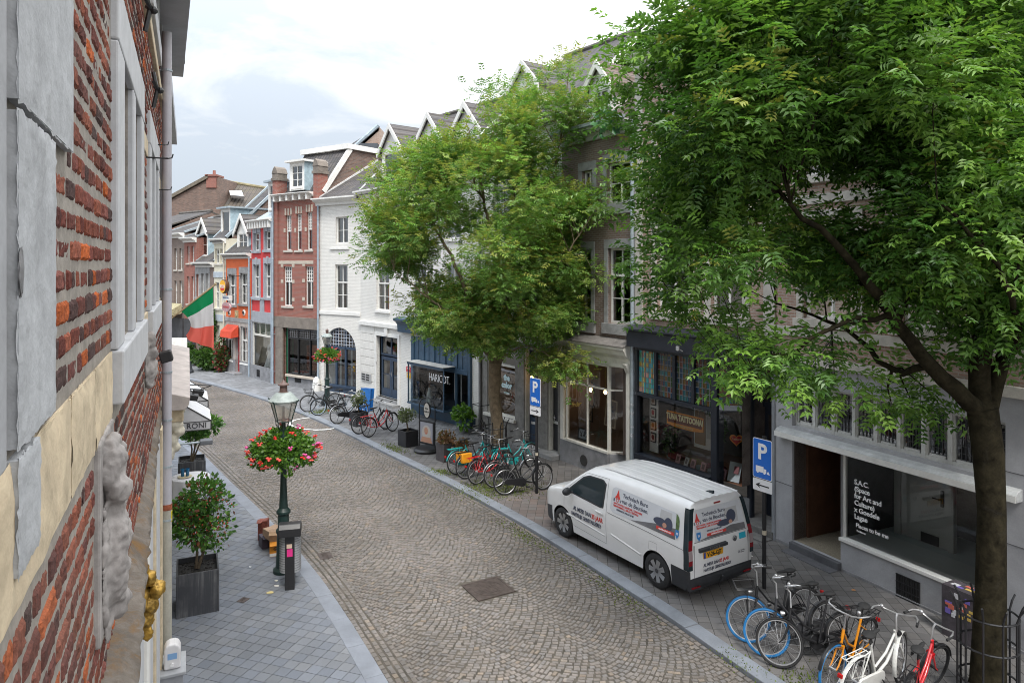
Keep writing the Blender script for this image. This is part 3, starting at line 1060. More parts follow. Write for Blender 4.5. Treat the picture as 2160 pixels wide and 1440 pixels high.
def door(root, x0, x1, z0, z1, y, mat, glassz=None, handle='r', gm=None, gmar=0.13, letter=None, leaves=1, bars=0):
 """panelled door with an optional glazed upper part; handle and letter flap are sub-parts"""
 d=MB()
 wl_=(x1-x0)/leaves
 panes=[]
 for k in range(leaves):
  a, b=x0+k*wl_+.004, x0+(k+1)*wl_-.004
  if glassz:
   g0, g1=glassz
   wall_mb(d, a, b, z0, z1, [(a+gmar, b-gmar, g0, g1)], y, 0.045)
   panes.append((a+gmar, b-gmar, g0, g1))
   for i in range(bars):
    zz=g0+(g1-g0)*(i+1)/(bars+1)
    d.box(a+gmar, b-gmar, y-.004, y+.02, zz-.012, zz+.012)
   if g0-z0>0.5:
    d.box(a+gmar, b-gmar, y-.016, y, z0+.16, g0-.14)
  else:
   d.quad((a, y, z0), (b, y, z0), (b, y, z1), (a, y, z1))
   h=(z1-z0)
   for i, (p, q)in enumerate(((.06, .30), (.36, .62), (.67, .95))):
    d.box(a+.12, b-.12, y-.016, y, z0+h*p, z0+h*q)
 o=d.build('door', mat, root, bevel=0.004)
 for a, b, g0, g1 in panes:
  pane(o, a, b, g0, g1, y+.03, gm, 'door_pane')
 hd=MB()
 hx_=x1-.07 if handle=='r'else x0+.07
 if leaves==2:
  hx_=x0+wl_+.05
 hz=z0+1.02
 hd.box(hx_-.02, hx_+.02, y-.014, y, hz-.1, hz+.1)
 hd.tube([(hx_, y, hz+.03), (hx_, y-.06, hz+.03), (hx_+(-.11 if handle=='r'else .11), y-.06, hz+.03)], .01, 6)
 hd.build('handle', CHROME, o)
 if letter:
  l=MB()
  c=(x0+x1)/2
  l.box(c-.17, c+.17, y-.03, y-.006, letter-.045, letter+.045)
  l.box(c-.13, c+.13, y-.038, y-.03, letter-.025, letter+.02)
  l.build('letter_flap', pm('flap_metal', (.62, .62, .6), .35, .1, 8, .05, metal=.6), o, bevel=.005)
 return o
def grate(root, x0, x1, z0, z1, y=-0.01):
 g=MB()
 g.box(x0, x1, y+.004, y+.012, z0, z1, 1)
 n=max(3, int((x1-x0)/.045))
 for i in range(n+1):
  xx=x0+(x1-x0)*i/n
  g.box(xx-.007, xx+.007, y-.008, y+.004, z0, z1)
 for i in range(4):
  zz=z0+(z1-z0)*i/3
  g.box(x0-.01, x1+.01, y-.014, y+.003, zz-.009, zz+.009)
 return g.build('cellar_grate', [BLACK, DARK], root)
def keyed(c1, c2):
 return lambda f:tuple(a+(b-a)*f for a, b in zip(c1, c2))
PLINTH=pm('grey_plinth', (0.235, 0.235, 0.245), 0.8, 0.2, 3, 0.3, dirt=0.3)
CONC=pm('dressed_concrete', (.365, .365, .382), 0.82, 0.15, 1.3, 0.25, dirt=0.22)
B_OLD=brick('old_brown_brick', (.185, .122, .098), (.235, .165, .133), (0.27, 0.24, 0.215), 0.20, 0.062, 0.011)
B_PINK=brick('weathered_pink_brick', (.33, .205, .155), (.42, .295, .235), (0.42, 0.37, 0.32), 0.21, 0.062, 0.010, stain=.25)
B_RED=brick('red_facing_brick', (0.27, 0.088, 0.066), (0.33, 0.115, 0.085), (0.27, 0.20, 0.17), 0.20, 0.062, 0.008, 0.35, stain=0.15)
B_GABLE=brick('mixed_gable_brick', (0.14, 0.085, 0.066), (0.27, 0.165, 0.125), (0.20, 0.17, 0.15), 0.22, 0.07, 0.012, stain=.4)
BROWNST=pm('brownstone', (0.20, 0.172, 0.148), 0.85, 0.2, 4, 0.3, dirt=0.25)
F1=Facade(FP[1], FP[0])
h=F1.root('gallery_house', 'grey stone fronted townhouse with a strip of small panes behind the big tree')
L1=F1.L
zs1=F1.z(1670, 897)
zt1=F1.z(1670, 806)
ztop1=F1.z(1636, 757)
xa, xb=F1.x(1671), F1.x(2121)
xe=F1.x(1775)
zsill=F1.z(1769, 1131)
zcan=F1.z(1646, 905)
zc0=zcan-0.12
upper=[]
for i in range(4):
 xx=0.75+i*2.2
 upper+=[(xx, xx+1.25, ztop1+0.95, ztop1+3.0), (xx, xx+1.25, ztop1+3.9, ztop1+5.7)]
w_=MB()
wall_mb(w_, 0, L1, -0.2, ztop1, [(xa, xb, zs1, zt1), (xa, xe-.02, 0.16, zc0), (xe-.02, xb, zsill, zc0)], 0.0, 0.34, 0, 0)
w_.quad((0, 8, -.2), (0, 0, -.2), (0, 0, ztop1), (0, 8, ztop1))
w_.build('shop_wall', CONC, h)
jn=MB()
for xx in(F1.x(1737), F1.x(1810), F1.x(1860), F1.x(1942)):
 jn.box(xx-.004, xx+.004, -.006, -.001, zt1+.02, ztop1)
jn.box(0, xa, -.006, -.001, 1.30, 1.312)
jn.box(xb, L1, -.006, -.001, 1.62, 1.632)
jn.box(xb, L1, -.006, -.001, 2.75, 2.762)
jn.build('masonry_joint', pm('joint_dark', (.11, .11, .115), .9, .1, 4, 0), h)
w_=MB()
wall_mb(w_, 0, L1, ztop1+.001, ztop1+7.6, upper, 0.02, 0.16)
w_.quad((0, 8, ztop1), (0, 0.02, ztop1), (0, 0.02, ztop1+7.6), (0, 8, ztop1+7.6))
w_.quad((0, 8, ztop1+7.6), (L1, 8, ztop1+7.6), (L1, .02, ztop1+7.6), (0, .02, ztop1+7.6))
w_.build('upper_wall', B_PINK, h)
for r in upper:
 surround(h, r, 0.17, .02, STONEL)
 window(h, *r, 2, .68, 1, y=.12)
band(h, 0, L1, ztop1-.02, ztop1+.16, .10, STONEL)
for zz in(ztop1+.55, ztop1+3.3, ztop1+6.2):
 band(h, 0, L1, zz, zz+.2, .035, STONEL)
cornice(h, 0, L1, ztop1+7.6, .4, .5)
roof_gable(h, 0, L1, 8, ztop1+7.6, ztop1+10.6, TERRA)
st=MB()
n9=9
for i in range(n9+1):
 xx=xa+(xb-xa)*i/n9
 st.box(xx-.036, xx+.036, .10, .24, zs1, zt1)
st.box(xa, xb, .105, .235, zs1, zs1+.07)
st.box(xa, xb, .105, .235, zt1-.06, zt1)
for i in range(n9):
 x0, x1=xa+(xb-xa)*i/n9+.055, xa+(xb-xa)*(i+1)/n9-.055
 st.box(x0-.02, x0+.008, .13, .2, zs1+.07, zt1-.06)
 st.box(x1-.008, x1+.02, .13, .2, zs1+.07, zt1-.06)
 st.box(x0+.035, x1-.035, .13, .2, zs1+.07, zs1+.11)
sto=st.build('transom_window', pm('aged_white', (.50, .50, .48), .6, .15, 3, .1, dirt=.2), h)
ld=MB()
for i in range(n9):
 x0, x1=xa+(xb-xa)*i/n9+.09, xa+(xb-xa)*(i+1)/n9-.09
 for k in range(1, 4):
  ld.box(x0+(x1-x0)*k/4-.003, x0+(x1-x0)*k/4+.003, .15, .165, zs1+.1, zt1-.06)
 for k in range(1, 6):
  zz=zs1+.1+(zt1-zs1-.16)*k/6
  ld.box(x0, x1, .151, .164, zz-.003, zz+.003)
ld.build('leading', pm('lead', (.07, .07, .075), .6, .1, 5, 0), sto)
pane(sto, xa, xb, zs1, zt1, .17, GLASS, 'pane')
bk=MB()
bk.quad((xa, .45, zs1-.1), (xb, .45, zs1-.1), (xb, .45, zt1+.1), (xa, .45, zt1+.1))  # dark sheet added close behind the leaded panes to keep them dark
bk.build('interior_backing', DARK, h)
cn=MB()
x_l=F1.x(1646)
cn.prism([(0.34, zcan+.17), (0.34, zc0+.01), (-.16, zc0+.01), (-.17, zcan), (-.12, zcan+.05)], x_l, F1.x(2157), axis='x')
cn.build('ledge', [pm('leaded_ledge', (.45, .46, .46), .6, .2, 3, .1, dirt=.4)], h, bevel=.006)
lf=MB()
lf.box(x_l, F1.x(2157), -.182, -.172, zc0+.01, zcan-.005)
lf.build('ledge_fascia', WHITE, h)
rm_=room(h, xa, xe-.02, 0.165, zc0, 1.9, pm('lobby_wall', (.10, .075, .06), .8, .2, 3, .1), pm('coir_mat', (.24, .205, .15), .95, .2, 30, .6))
ds=MB()
ds.box(xa, xe, -.10, .34, -.12, .155)
ds.box(xa, xe, -.34, -.102, -.12, .02)
ds.build('doorstep', pm('bluestone_step', (.10, .10, .11), .7, .2, 4, .2, dirt=.2), h, bevel=.01)
dpn=MB()
dpn.box(xa+.01, xa+.06, .4, 1.75, .17, zc0-.03)
dpn.build('door', pm('brown_door', (.11, .05, .028), .5, .25, 3, .1), h, bevel=.004)
ic=MB()
ic.box(xe-.34, xe-.2, 1.86, 1.9, 1.62, 1.9)
ic.box(xe-.31, xe-.23, 1.85, 1.862, 1.78, 1.86)
ic.build('intercom', WHITE, h, bevel=.006)
sw=MB()
sw.box(xe-.03, xe+.03, .06, .14, zsill, zc0)
sw.box(xe+.03, xb, .06, .14, zc0-.07, zc0)
sw.box(xe-.03, xb, -.05, .16, zsill-.05, zsill+.012)
sw.box(xb-.06, xb, .06, .14, zsill, zc0-.07)
sf=sw.build('shop_window', WHITE, h, bevel=.005)
pane(sf, xe+.03, xb-.06, zsill+.012, zc0-.07, .10, None, 'pane')
sg=MB()
sg.quad((xe, .10, zsill), (xe, .10, zc0), (xe, 1.85, zc0), (xe, 1.85, zsill))
sg.build('pane', SHOPGLASS, sf)
room(h, xe+.02, xb, zsill-.01, zc0, 2.15, pm('gallery_wall', (.16, .16, .17), .85, .3, 1.5, 0), pm('gallery_ledge', (.70, .80, .82), .5, .06, 2, 0))
lg=MB()
lg.box(xe+.04, xb-.06, .16, .95, zsill-.008, zsill+.012)
lg.build('display_ledge', pm('pale_ledge', (.80, .88, .89), .45, .04, 2, 0), h)
gd=MB()
gx=xe+.25
gd.box(gx, gx+.14, 1.2, 1.3, zsill, zc0)
gd.box(gx+.14, gx+1.1, 1.24, 1.29, zsill, zc0)
gd.box(gx+1.1, gx+1.2, 1.2, 1.3, zsill, zc0)
gd.build('inner_door', pm('inner_white', (.36, .37, .36), .6, .05, 4, 0), h)
gh=MB()
gh.box(gx+.96, gx+1.0, 1.19, 1.24, 1.45, 1.75)
gh.tube([(gx+.98, 1.2, 1.6), (gx+.98, 1.12, 1.6), (gx+.85, 1.12, 1.6)], .012, 6)
gh.box(gx+.55, gx+.9, 1.22, 1.238, zsill+.02, zsill+.2)
gh.build('handle', BLACK, h)
LETW=flat('white_lettering', (.85, .85, .85), .5)
for i, s in enumerate(('S.A.C.', '(Space', 'for Art and', 'Culture)', 'x Goedele', 'Lagae')):
 zz=F1.z(1796, 1017+i*14.5*1.0)
 text('lettering', s, .135, LETW, h, facing(F1.x(1795), .094, zz), .003, align='LEFT', spacing=.95)
text('lettering', 'Places to be me', .115, LETW, h, facing(F1.x(1798), .094, F1.z(1798, 1108)), .002, align='LEFT', spacing=.95)
text('lettering', 'Exhibition', .05, LETW, h, facing(F1.x(1800), .094, F1.z(1800, 1120)), .001, align='LEFT')
gx0, gx1=F1.x(1892), F1.x(1940)
grate(h, gx0, gx1, F1.z(1892, 1254), F1.z(1892, 1208))
band(h, 0, xa, -.1, .06, .02, PLINTH, 'plinth')
band(h, xe, L1, -.1, .05, .02, PLINTH, 'plinth')
ib=MB()
bx, bz=F1.x(1757), F1.z(1757, 812)
ib.tube([(bx, -.04, bz), (bx, -.04, bz+1.1)], .018, 6)
ib.tube([(bx, -.04, bz), (bx, -1.0, bz)], .016, 6)
ib.tube([(bx, -.04, bz+.9), (bx, -.5, bz+.55), (bx, -1.0, bz+.02)], .014, 6)
for q in range(5):
 c0=Vector((bx, -.18-q*.17, bz+.12))
 ib.tube([c0+Vector((0, math.cos(a)*.075*(1-a/14), math.sin(a)*.075*(1-a/14)))for a in[k*.5 for k in range(16)]], .010, 5)
for q in range(3):
 c0=Vector((bx, -.14, bz+.35+q*.22))
 ib.tube([c0+Vector((0, math.cos(a)*.085*(1-a/14), math.sin(a)*.085*(1-a/14)))for a in[k*.5 for k in range(16)]], .010, 5)
ib.build('sign_bracket', BLACK, h)
F2=Facade(FP[2], FP[1])
h=F2.root('tattoo_shop_house', 'townhouse with black tattoo shop front, stained glass top lights and an orange hanging sign')
L2=F2.L
x0s, x1s=F2.x(1351), L2-.06
zf1, zf0=F2.z(1341, 692), F2.z(1352, 734)
zg1, zg0=F2.z(1360, 741), F2.z(1360, 822)
zw1, zw0=F2.z(1364, 832), F2.z(1364, 956)
xd=F2.x(1562)
xm=F2.x(1514)
up=[]
for a, b in((1386, 1452), (1500, 1566)):
 up.append((F2.x(a), F2.x(b), F2.z(1386, 657), F2.z(1386, 657)+2.15))
 up.append((F2.x(a), F2.x(b), F2.z(1386, 657)+3.2, F2.z(1386, 657)+4.9))
ztp=F2.z(1345, 120)
w_=MB()
wall_mb(w_, 0, L2, zf0, ztp, up, 0, .15)
wall_mb(w_, 0, x0s, -.2, zf0, [], 0)
wall_mb(w_, x1s, L2, -.2, zf0, [], 0)
w_.quad((0, 8, -.2), (0, 0, -.2), (0, 0, ztp), (0, 8, ztp))
w_.quad((L2, 0, -.2), (L2, 8, -.2), (L2, 8, ztp), (L2, 0, ztp))
w_.build('wall', B_PINK, h)
for r in up:
 surround(h, r, .20, .025, STONEL, top=.2)
 window(h, *r, 2, .62, 1, y=.13, fw=.06, curtain=.2)
i_=MB()
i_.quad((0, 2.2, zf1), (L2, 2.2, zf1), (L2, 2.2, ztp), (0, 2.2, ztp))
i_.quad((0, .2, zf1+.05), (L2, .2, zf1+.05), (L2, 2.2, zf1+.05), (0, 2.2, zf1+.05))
i_.build('interior_backing', DARK, h)
band(h, 0, .30, zf1+.1, ztp, .03, STONEL, 'quoin')
band(h, L2-.3, L2, zf1+.1, ztp, .03, STONEL, 'quoin')
for zz in(up[0][3]+.22, up[0][3]+.95, up[1][3]+.25):
 band(h, 0, L2, zz, zz+.16, .04, STONEL)
band(h, .05, L2-.05, up[0][2]-.52, up[0][2]-.40, .10, BROWNST)
or_=MB()
xo, zo=F2.x(1469), F2.z(1469, 665)
or_.ball((xo, -.06, zo), .09, .05, .13, 10, 8, jit=.12)
or_.ball((xo, -.10, zo+.05), .05, .04, .05, 8, 6, jit=.1)
or_.ball((xo-.06, -.06, zo-.08), .05, .04, .06, 8, 6)
or_.ball((xo+.06, -.06, zo-.08), .05, .04, .06, 8, 6)
or_.build('gilded_ornament', pm('gilding', (.62, .36, .06), .45, .2, 14, .3, metal=.3), h, smooth=60)
co_=MB()
co_.box(xo-.17, xo+.17, -.04, -.002, zo-.32, zo+.5)
co_.build('ornament_block', STONEL, h, bevel=.01)
cornice(h, 0, L2, ztp, .4, .45)
roof_gable(h, 0, L2, 8, ztp, ztp+3.2, TERRA, coping=STONEL)
fa_=MB()
fa_.prism([(-.34, zf0+.06), (-.34, zf1-.06), (-.40, zf1-.02), (-.40, zf1+.02), (0, zf1+.13), (0, zf0+.02)], .02, L2-.02, axis='x')
fa_.build('fascia', pm('black_fascia', (.022, .025, .036), .5, .2, 3, .06), h, bevel=.004)
sp_=MB()
sp_.tube([(F2.x(1461), -.34, zf0+.12), (F2.x(1461), -.5, zf0+.2)], .012, 6)
sp_.lathe([(.02, 0), (.045, .02), (.045, .12)], 10, (F2.x(1461), -.52, zf0+.14))
sp_.build('spotlight', pm('lampgrey', (.4, .4, .4), .4, .1, 5, 0), h)
SHB=pm('shopfront_black', (.016, .020, .030), .4, .2, 4, .06)
def stained(name, seed):
 m, ntt, b=_new(name)
 coo=N(ntt, 'ShaderNodeTexCoord').outputs['Object']
 sc_=N(ntt, 'ShaderNodeVectorMath', operation='MULTIPLY')
 ntt.links.new(coo, sc_.inputs[0])
 sc_.inputs[1].default_value=(11.5, 0, 7.6)
 fl=N(ntt, 'ShaderNodeVectorMath', operation='FLOOR')
 ntt.links.new(sc_.outputs[0], fl.inputs[0])
 wn=N(ntt, 'ShaderNodeTexWhiteNoise')
 wn.noise_dimensions='3D'
 ntt.links.new(fl.outputs[0], wn.inputs['Vector'])
 r_=N(ntt, 'ShaderNodeValToRGB')
 r_.color_ramp.interpolation='CONSTANT'
 cs=[(.015, .09, .10), (.10, .03, .02), (.03, .06, .02), (.10, .055, .01), (.012, .035, .07), (.05, .045, .03)]
 if seed:
  cs=[(.05, .33, .36), (.42, .40, .16), (.10, .28, .16), (.45, .25, .2), (.35, .22, .05), (.06, .25, .30)]
 els=r_.color_ramp.elements
 els[0].position=0
 els[0].color=(*cs[0], 1)
 els[1].position=.17
 els[1].color=(*cs[1], 1)
 for i in range(2, 6):
  q=els.new(i/6)
  q.color=(*cs[i], 1)
 ntt.links.new(wn.outputs['Value'], r_.inputs[0])
 ntt.links.new(r_.outputs[0], b.inputs['Base Color'])
 b.inputs['Roughness'].default_value=.12
 return m
SG=[stained('stained_glass_dark', 0), stained('stained_glass_bright', 1)]
fr=MB()
xg=[x0s, F2.x(1391), F2.x(1430), F2.x(1470), xm]
for xx in xg[:-1]:
 fr.box(xx-.045, xx+.045, -.16, .02, zg0-.06, zg1+.04)
fr.box(x0s, xm, -.155, .02, zg1+.04, zf0+.05)
fr.box(x0s, xm, -.18, .02, zg0-.14, zg0-.06)
fr.box(x0s-.06, x0s+.05, -.17, .02, zw0-.05, zg0-.14)
fr.box(xm-.05, xm+.13, -.19, .06, 0.05, zf0+.05)
fr.box(x0s, xm-.05, -.24, .02, zw0-.16, zw0)
fr.box(x0s, xm-.05, -.2, .02, zw0-.24, zw0-.165)
fr.box(xd-.06, xd+.06, .30, .42, .05, zf0+.05)
frm=fr.build('shopfront', SHB, h, bevel=.006)
for i in range(4):
 a, b=xg[i]+.05, xg[i+1]-.05
 q=MB()
 q.quad((a, -.09, zg0-.05), (b, -.09, zg0-.05), (b, -.09, zg1+.03), (a, -.09, zg1+.03))
 so=q.build('stained_pane', SG[1 if i==0 else 0], frm)
 if i==0:
  so['label']='brightly coloured stained glass light'
 l_=MB()
 nz=8
 for k in range(1, 5):
  xx=a+(b-a)*k/5
  l_.box(xx-.006, xx+.006, -.102, -.085, zg0-.05, zg1+.03)
 for k in range(1, nz):
  zz=zg0-.05+(zg1-zg0+.08)*k/nz
  l_.box(a, b, -.101, -.086, zz-.006, zz+.006)
 l_.build('leading', pm('lead_grey', (.16, .16, .17), .5, .1, 5, 0), frm)
pane(frm, x0s+.05, xm-.05, zw0, zg0-.14, -.06, None, 'pane')
p0, p1=Vector((xm+.13, -.10, 0)), Vector((xd, .36, 0))
dv_=(p1-p0).normalized()
sl_=MB()
sl_.quad((*p0[:2], .66), (*p1[:2], .66), (*p1[:2], zg0), (*p0[:2], zg0))
sl_.build('pane', SHOPGLASS, frm)
q=MB()
q.quad((*p0[:2], zg0+.05), (*p1[:2], zg0+.05), (*p1[:2], zf0), (*p0[:2], zf0))
q.build('stained_pane', SG[0], frm)
for(za, zb_)in((0.05, .60), (zg0-.06, zg0+.05)):
 q=MB()
 c_=(p0+p1)/2
 q.obox((c_.x, c_.y, (za+zb_)/2), dv_*(p1-p0).length/2, Vector((dv_.y, -dv_.x, 0))*.05, (0, 0, (zb_-za)/2))
 q.build('apron_panel', [pm('shop_greybase', (.26, .27, .29), .7, .15, 3, .2)], frm)
door(h, xd+.08, x1s-.06, .17, zg0+.02, .75, SHB, (1.05, zg0-.15), 'l', gmar=.10)
q=MB()
q.box(xd+.06, x1s-.02, .72, .80, zg0+.02, zg0+.1)
q.build('door_head', SHB, h)
window(h, xd+.06, x1s, zg0+.1, zf0, 6, None, 4, y=.74, fm=SHB, fw=.03, bar=.012, name='fanlight')
stp=MB()
stp.box(xd-.1, L2-.04, -.05, .76, -.12, .165)
stp.box(xd-.1, L2-.04, -.36, -.052, -.12, .03)
stp.build('doorstep', pm('worn_step', (.15, .145, .14), .8, .25, 4, .3, dirt=.3), h, bevel=.012)
plb=MB()
plb.box(0, xm+.13, -.14, .0, -.12, zw0-.242)
plb.build('plinth', PLINTH, h, bevel=.01)
plr=MB()
plr.box(x1s-.02, L2, -.03, .8, -.12, zf0)
plr.box(0, x0s-.06, -.05, 0, zw0-.24, zf0)
plr.build('side_pier', pm('pier_grey', (.235, .245, .265), .75, .14, 3, .2, dirt=.2), h, bevel=.006)
room(h, x0s, xd+.04, zw0-.06, zg1+.3, 2.0, pm('tattoo_wall', (.12, .10, .09), .85, .5, 1.4, .1), pm('wood_sill', (.30, .13, .07), .5, .25, 2.5, .1), y=.0)
q=MB()
wx=x0s+.12
q.box(wx, wx+.32, .22, .25, zw0+.02, zg0-.2)
q.build('display_panel', WHITE, h)
for i in range(4):
 zz=zw0+.28+i*.33
 q=MB()
 q.box(wx+.06, wx+.26, .195, .215, zz, zz+.26, 0)
 q.box(wx+.085, wx+.235, .188, .194, zz+.03, zz+.23, 1)
 q.ball((wx+.16, .186, zz+.14), .05, .006, .07, 8, 6, 2)
 q.build('picture', [BLACK, flat('pic_paper', (.5, .42, .36), .8), flat('pic_ink%d'%i, [(.25, .05, .04), (.3, .12, .06), (.4, .06, .06), (.28, .16, .1)][i], .8)], h)
for i in range(3):
 zz=zw0+.35+i*.48
 q=MB()
 q.box(wx+.42, wx+.72, .6, .62, zz, zz+.42, 0)
 q.ball((wx+.57, .596, zz+.21), .09, .006, .15, 10, 6, 1)
 q.build('picture', [flat('pic_dark', (.05, .035, .03), .7), flat('pic_grey', (.22, .14, .12), .8)], h)
q=MB()
q.box(wx+.95, wx+1.75, .9, .93, zw0+.25, zw0+1.55, 0)
q.box(wx+1.0, wx+1.35, .88, .9, zw0+.35, zw0+1.3, 1)
q.box(wx+1.4, wx+1.65, .88, .9, zw0+.55, zw0+1.1, 2)
q.build('notice_board', [WHITE, flat('cork', (.33, .2, .1), .9), flat('paper_w', (.55, .55, .52), .8)], h)
def item(name, label, cat, mb, mats, F, loc=(0, 0, 0), group=None, smooth=None, bevel=0, rz=0.0):
 """a loose thing standing in or on a house: top-level mesh in the house's own frame"""
 o=mb.build(name, mats, None, smooth=smooth, bevel=bevel)
 p=F.P(*loc)
 o.location=p
 o.rotation_euler=(0, 0, F.ang+rz)
 return tag(o, label, cat, group)
cush=[((.95, .42, .30, .22, .09), (.20, .025, .03), 'dark red cushion leftmost on the tattoo shop window sill'), ((1.55, .45, .30, .2, .075), (.36, .27, .09), 'mustard yellow cushion on the tattoo shop window sill'), ((2.15, .50, .32, .2, .08), (.20, .02, .035), 'wine red cushion rightmost on the tattoo shop window sill')]
for(cx0, cy0, rx, ry, rz_), c_, lab in cush:
 m_=MB()
 m_.ball((0, 0, 0), rx, ry, rz_, 16, 8)
 item('cushion', lab, 'cushion', m_, pm('cushion_%.2f'%c_[0]+str(cx0), c_, .85, .15, 12, .3), F2, (x0s+cx0, cy0, zw0+rz_*.9-.05), smooth=60)
cards=[(1.22, .16, 'pink', (.6, .33, .33)), (1.52, .15, 'white', (.66, .62, .6)), (1.74, .15, 'rose', (.55, .3, .3)), (2.08, .14, 'red and white', (.62, .34, .33)), (2.72, .13, 'pale pink', (.62, .35, .38))]
for i, (a, b_, nm_, c_)in enumerate(cards):
 m_=MB()
 m_.obox((0, 0, .11), (.085, 0, 0), (0, .004, 0), (0, .035, .11), 0)
 m_.obox((0, -.007, .12), (.04, 0, 0), (0, .003, 0), (0, .018, .055), 1)
 item('card', nm_+' tattoo design card propped %s'%('in front of the dark red cushion', 'left of the grey green bowl', 'right under the yellow cushion', 'between the two grey bowls', 'beside the large price card')[i], 'card', m_, [flat('card%d'%i, c_, .7), flat('card_ink%d'%i, tuple(v*.35 for v in c_), .7)], F2, (x0s+a, b_, zw0-.05), 'tattoo design cards on the shop sill', rz=random.uniform(-.3, .3))
m_=MB()
m_.obox((0, 0, .22), (.15, 0, 0), (0, .01, 0), (0, .08, .21), 0)
m_.obox((.06, -.03, .28), (.06, 0, 0), (0, .004, 0), (0, .03, .08), 1)
m_.obox((.08, -.05, .09), (.05, 0, 0), (0, .004, 0), (0, .018, .05), 2)
item('poster_card', 'large pale price card leaning at the right end of the tattoo shop sill', 'card', m_, [flat('pc0', (.62, .66, .66), .7), flat('pc1', (.3, .12, .12), .7), flat('pc2', (.6, .15, .2), .7)], F2, (x0s+3.02, .16, zw0-.05), rz=.2)
for i, (a, c_, nm_)in enumerate(((1.88, (.2, .3, .3), 'grey green'), (2.25, (.25, .28, .3), 'grey'), (2.45, (.5, .42, .2), 'cream'), (2.56, (.2, .25, .3), 'blue grey'))):
 m_=MB()
 m_.lathe([(.05, 0), (.085, .03), (.09, .08), (.075, .1), (.03, .105)], 14)
 item('bowl', 'small %s bowl among the cards on the tattoo shop sill'%nm_, 'bowl', m_, flat('bowl%d'%i, c_, .4), F2, (x0s+a, .22, zw0-.058), 'bowls on the tattoo shop sill', smooth=50)
sx0, sx1=F2.x(1407, .03), F2.x(1484, .03)
sz=F2.z(1407, 878, .03)
ORG=pm('sign_orange', (.85, .30, .02), .5, .12, 6, 0)
sg_=F2.root('hanging_sign', 'orange painted hanging sign reading Tuna Tattoona inside the tattoo shop window', 'sign')
p=F2.P((sx0+sx1)/2, .03, sz)
sg_.location=p
sh=(sx1-sx0)/2
m_=MB()
m_.prism([(-sh, -.17), (-sh*.45, -.22), (sh*.45, -.22), (sh, -.17), (sh, .17), (-sh, .17)], -.012, .012)
m_.build('board', ORG, sg_, bevel=.006)
m_=MB()
m_.box(-sh*.93, sh*.93, -.016, -.013, -.11, .14)
m_.build('panel', pm('sign_brown', (.16, .03, .01), .6, .2, 5, 0), sg_)
text('lettering', 'TUNA TATTOONA!', .20, flat('sign_cream', (.88, .76, .46), .6), sg_, facing(0, -.019, .035), .012, sx=.62*sh/.55)
text('lettering', 'PIERCINGS & TATTOOS', .062, flat('sign_yellow', (.75, .6, .25), .6), sg_, facing(0, -.019, -.16), .002, sx=.9)
m_=MB()
for s_ in(-1, 1):
 m_.tube([(s_*sh*.8, 0, .17), (s_*sh*.8, 0, .9)], .004, 5)
m_.build('chain', BLACK, sg_)
hm=MB()
hp=[]
for k in range(30):
 a=2*PI*k/30
 hp.append((.0095*16*math.sin(a)**3, .0095*(13*math.cos(a)-5*math.cos(2*a)-2*math.cos(3*a)-math.cos(4*a))))
hm.prism(hp, -.012, .012, 0)
hm.prism([(a*.78, b*.78)for a, b in hp], -.018, -.0125, 1)
hc=(p0+p1)/2+Vector((0, 0.05, 0))
ho=item('heart_sign', 'red and orange heart shaped sign in the narrow side window of the tattoo shop', 'sign', hm, [ORG, pm('heart_red', (.55, .02, .02), .5, .1, 5, 0)], F2, (hc.x, hc.y, 1.92), rz=math.atan2(dv_.y, dv_.x))
text('lettering', 'Tattoo', .085, flat('sign_cream', (.78, .62, .34), .6), ho, facing(0, -.02, .02))
def foliage(name, blobs, n, size, cols_, parent=None, mat=None, droop=0.3, seed=0):
 """loose leaves scattered through ellipsoid clumps; blobs: (centre, (rx,ry,rz), weight)"""
 r=np.random.default_rng(seed+5)
 W_=np.array([b[2]for b in blobs], float)
 W_/=W_.sum()
 ids=r.choice(len(blobs), n, p=W_)
 cen=np.array([b[0]for b in blobs], float)[ids]
 rad=np.array([b[1]for b in blobs], float)[ids]
 dd=r.normal(size=(n, 3))
 dd/=np.linalg.norm(dd, axis=1)[:, None]
 rr=r.uniform(0.35, 1.0, n)**0.6
 P=cen+dd*rad*rr[:, None]
 out=dd+r.normal(0, .5, (n, 3))+np.array([0, 0, -droop])
 out/=np.linalg.norm(out, axis=1)[:, None]
 side=np.cross(out, r.normal(size=(n, 3)))
 side/=np.linalg.norm(side, axis=1)[:, None]
 up_=np.cross(side, out)
 s=size*r.uniform(.6, 1.3, n)[:, None]
 V=np.stack([P, P+out*s*.5+side*s*.32+up_*s*.08, P+out*s, P+out*s*.5-side*s*.32+up_*s*.08], 1)
 F_=np.arange(n*4).reshape(n, 4)
 cc_=np.array(cols_, float)[r.integers(0, len(cols_), n)]*r.uniform(.7, 1.3, (n, 1))
 return np_mesh(name, V.reshape(-1, 3), F_, mat or LEAF, parent, np.repeat(cc_, 4, axis=0))
GREENS=[(.05, .11, .02), (.07, .15, .03), (.035, .085, .02), (.10, .18, .04)]
iv=F2.root('ivy_plant', 'trailing green ivy hanging at the right of the tattoo shop window', 'plant')
foliage('leaves', [((F2.x(1497), .35, zw0+1.05), (.16, .12, .4), 3), ((F2.x(1470), .5, zg0-.25), (.35, .1, .12), 2), ((F2.x(1430), .5, zg0-.2), (.3, .1, .08), 1)], 330, .10, GREENS, iv)
iv2=F2.root('potted_plant', 'spiky green house plant standing at the left of the tattoo shop window', 'plant')
foliage('leaves', [((wx+.62, .35, zw0+.35), (.12, .12, .3), 3), ((wx+.7, .35, zw0+.65), (.16, .1, .2), 1)], 130, .14, GREENS, iv2)
m_=MB()
m_.lathe([(.08, 0), (.1, .1), (.09, .1)], 12, (wx+.62, .35, zw0-.05))
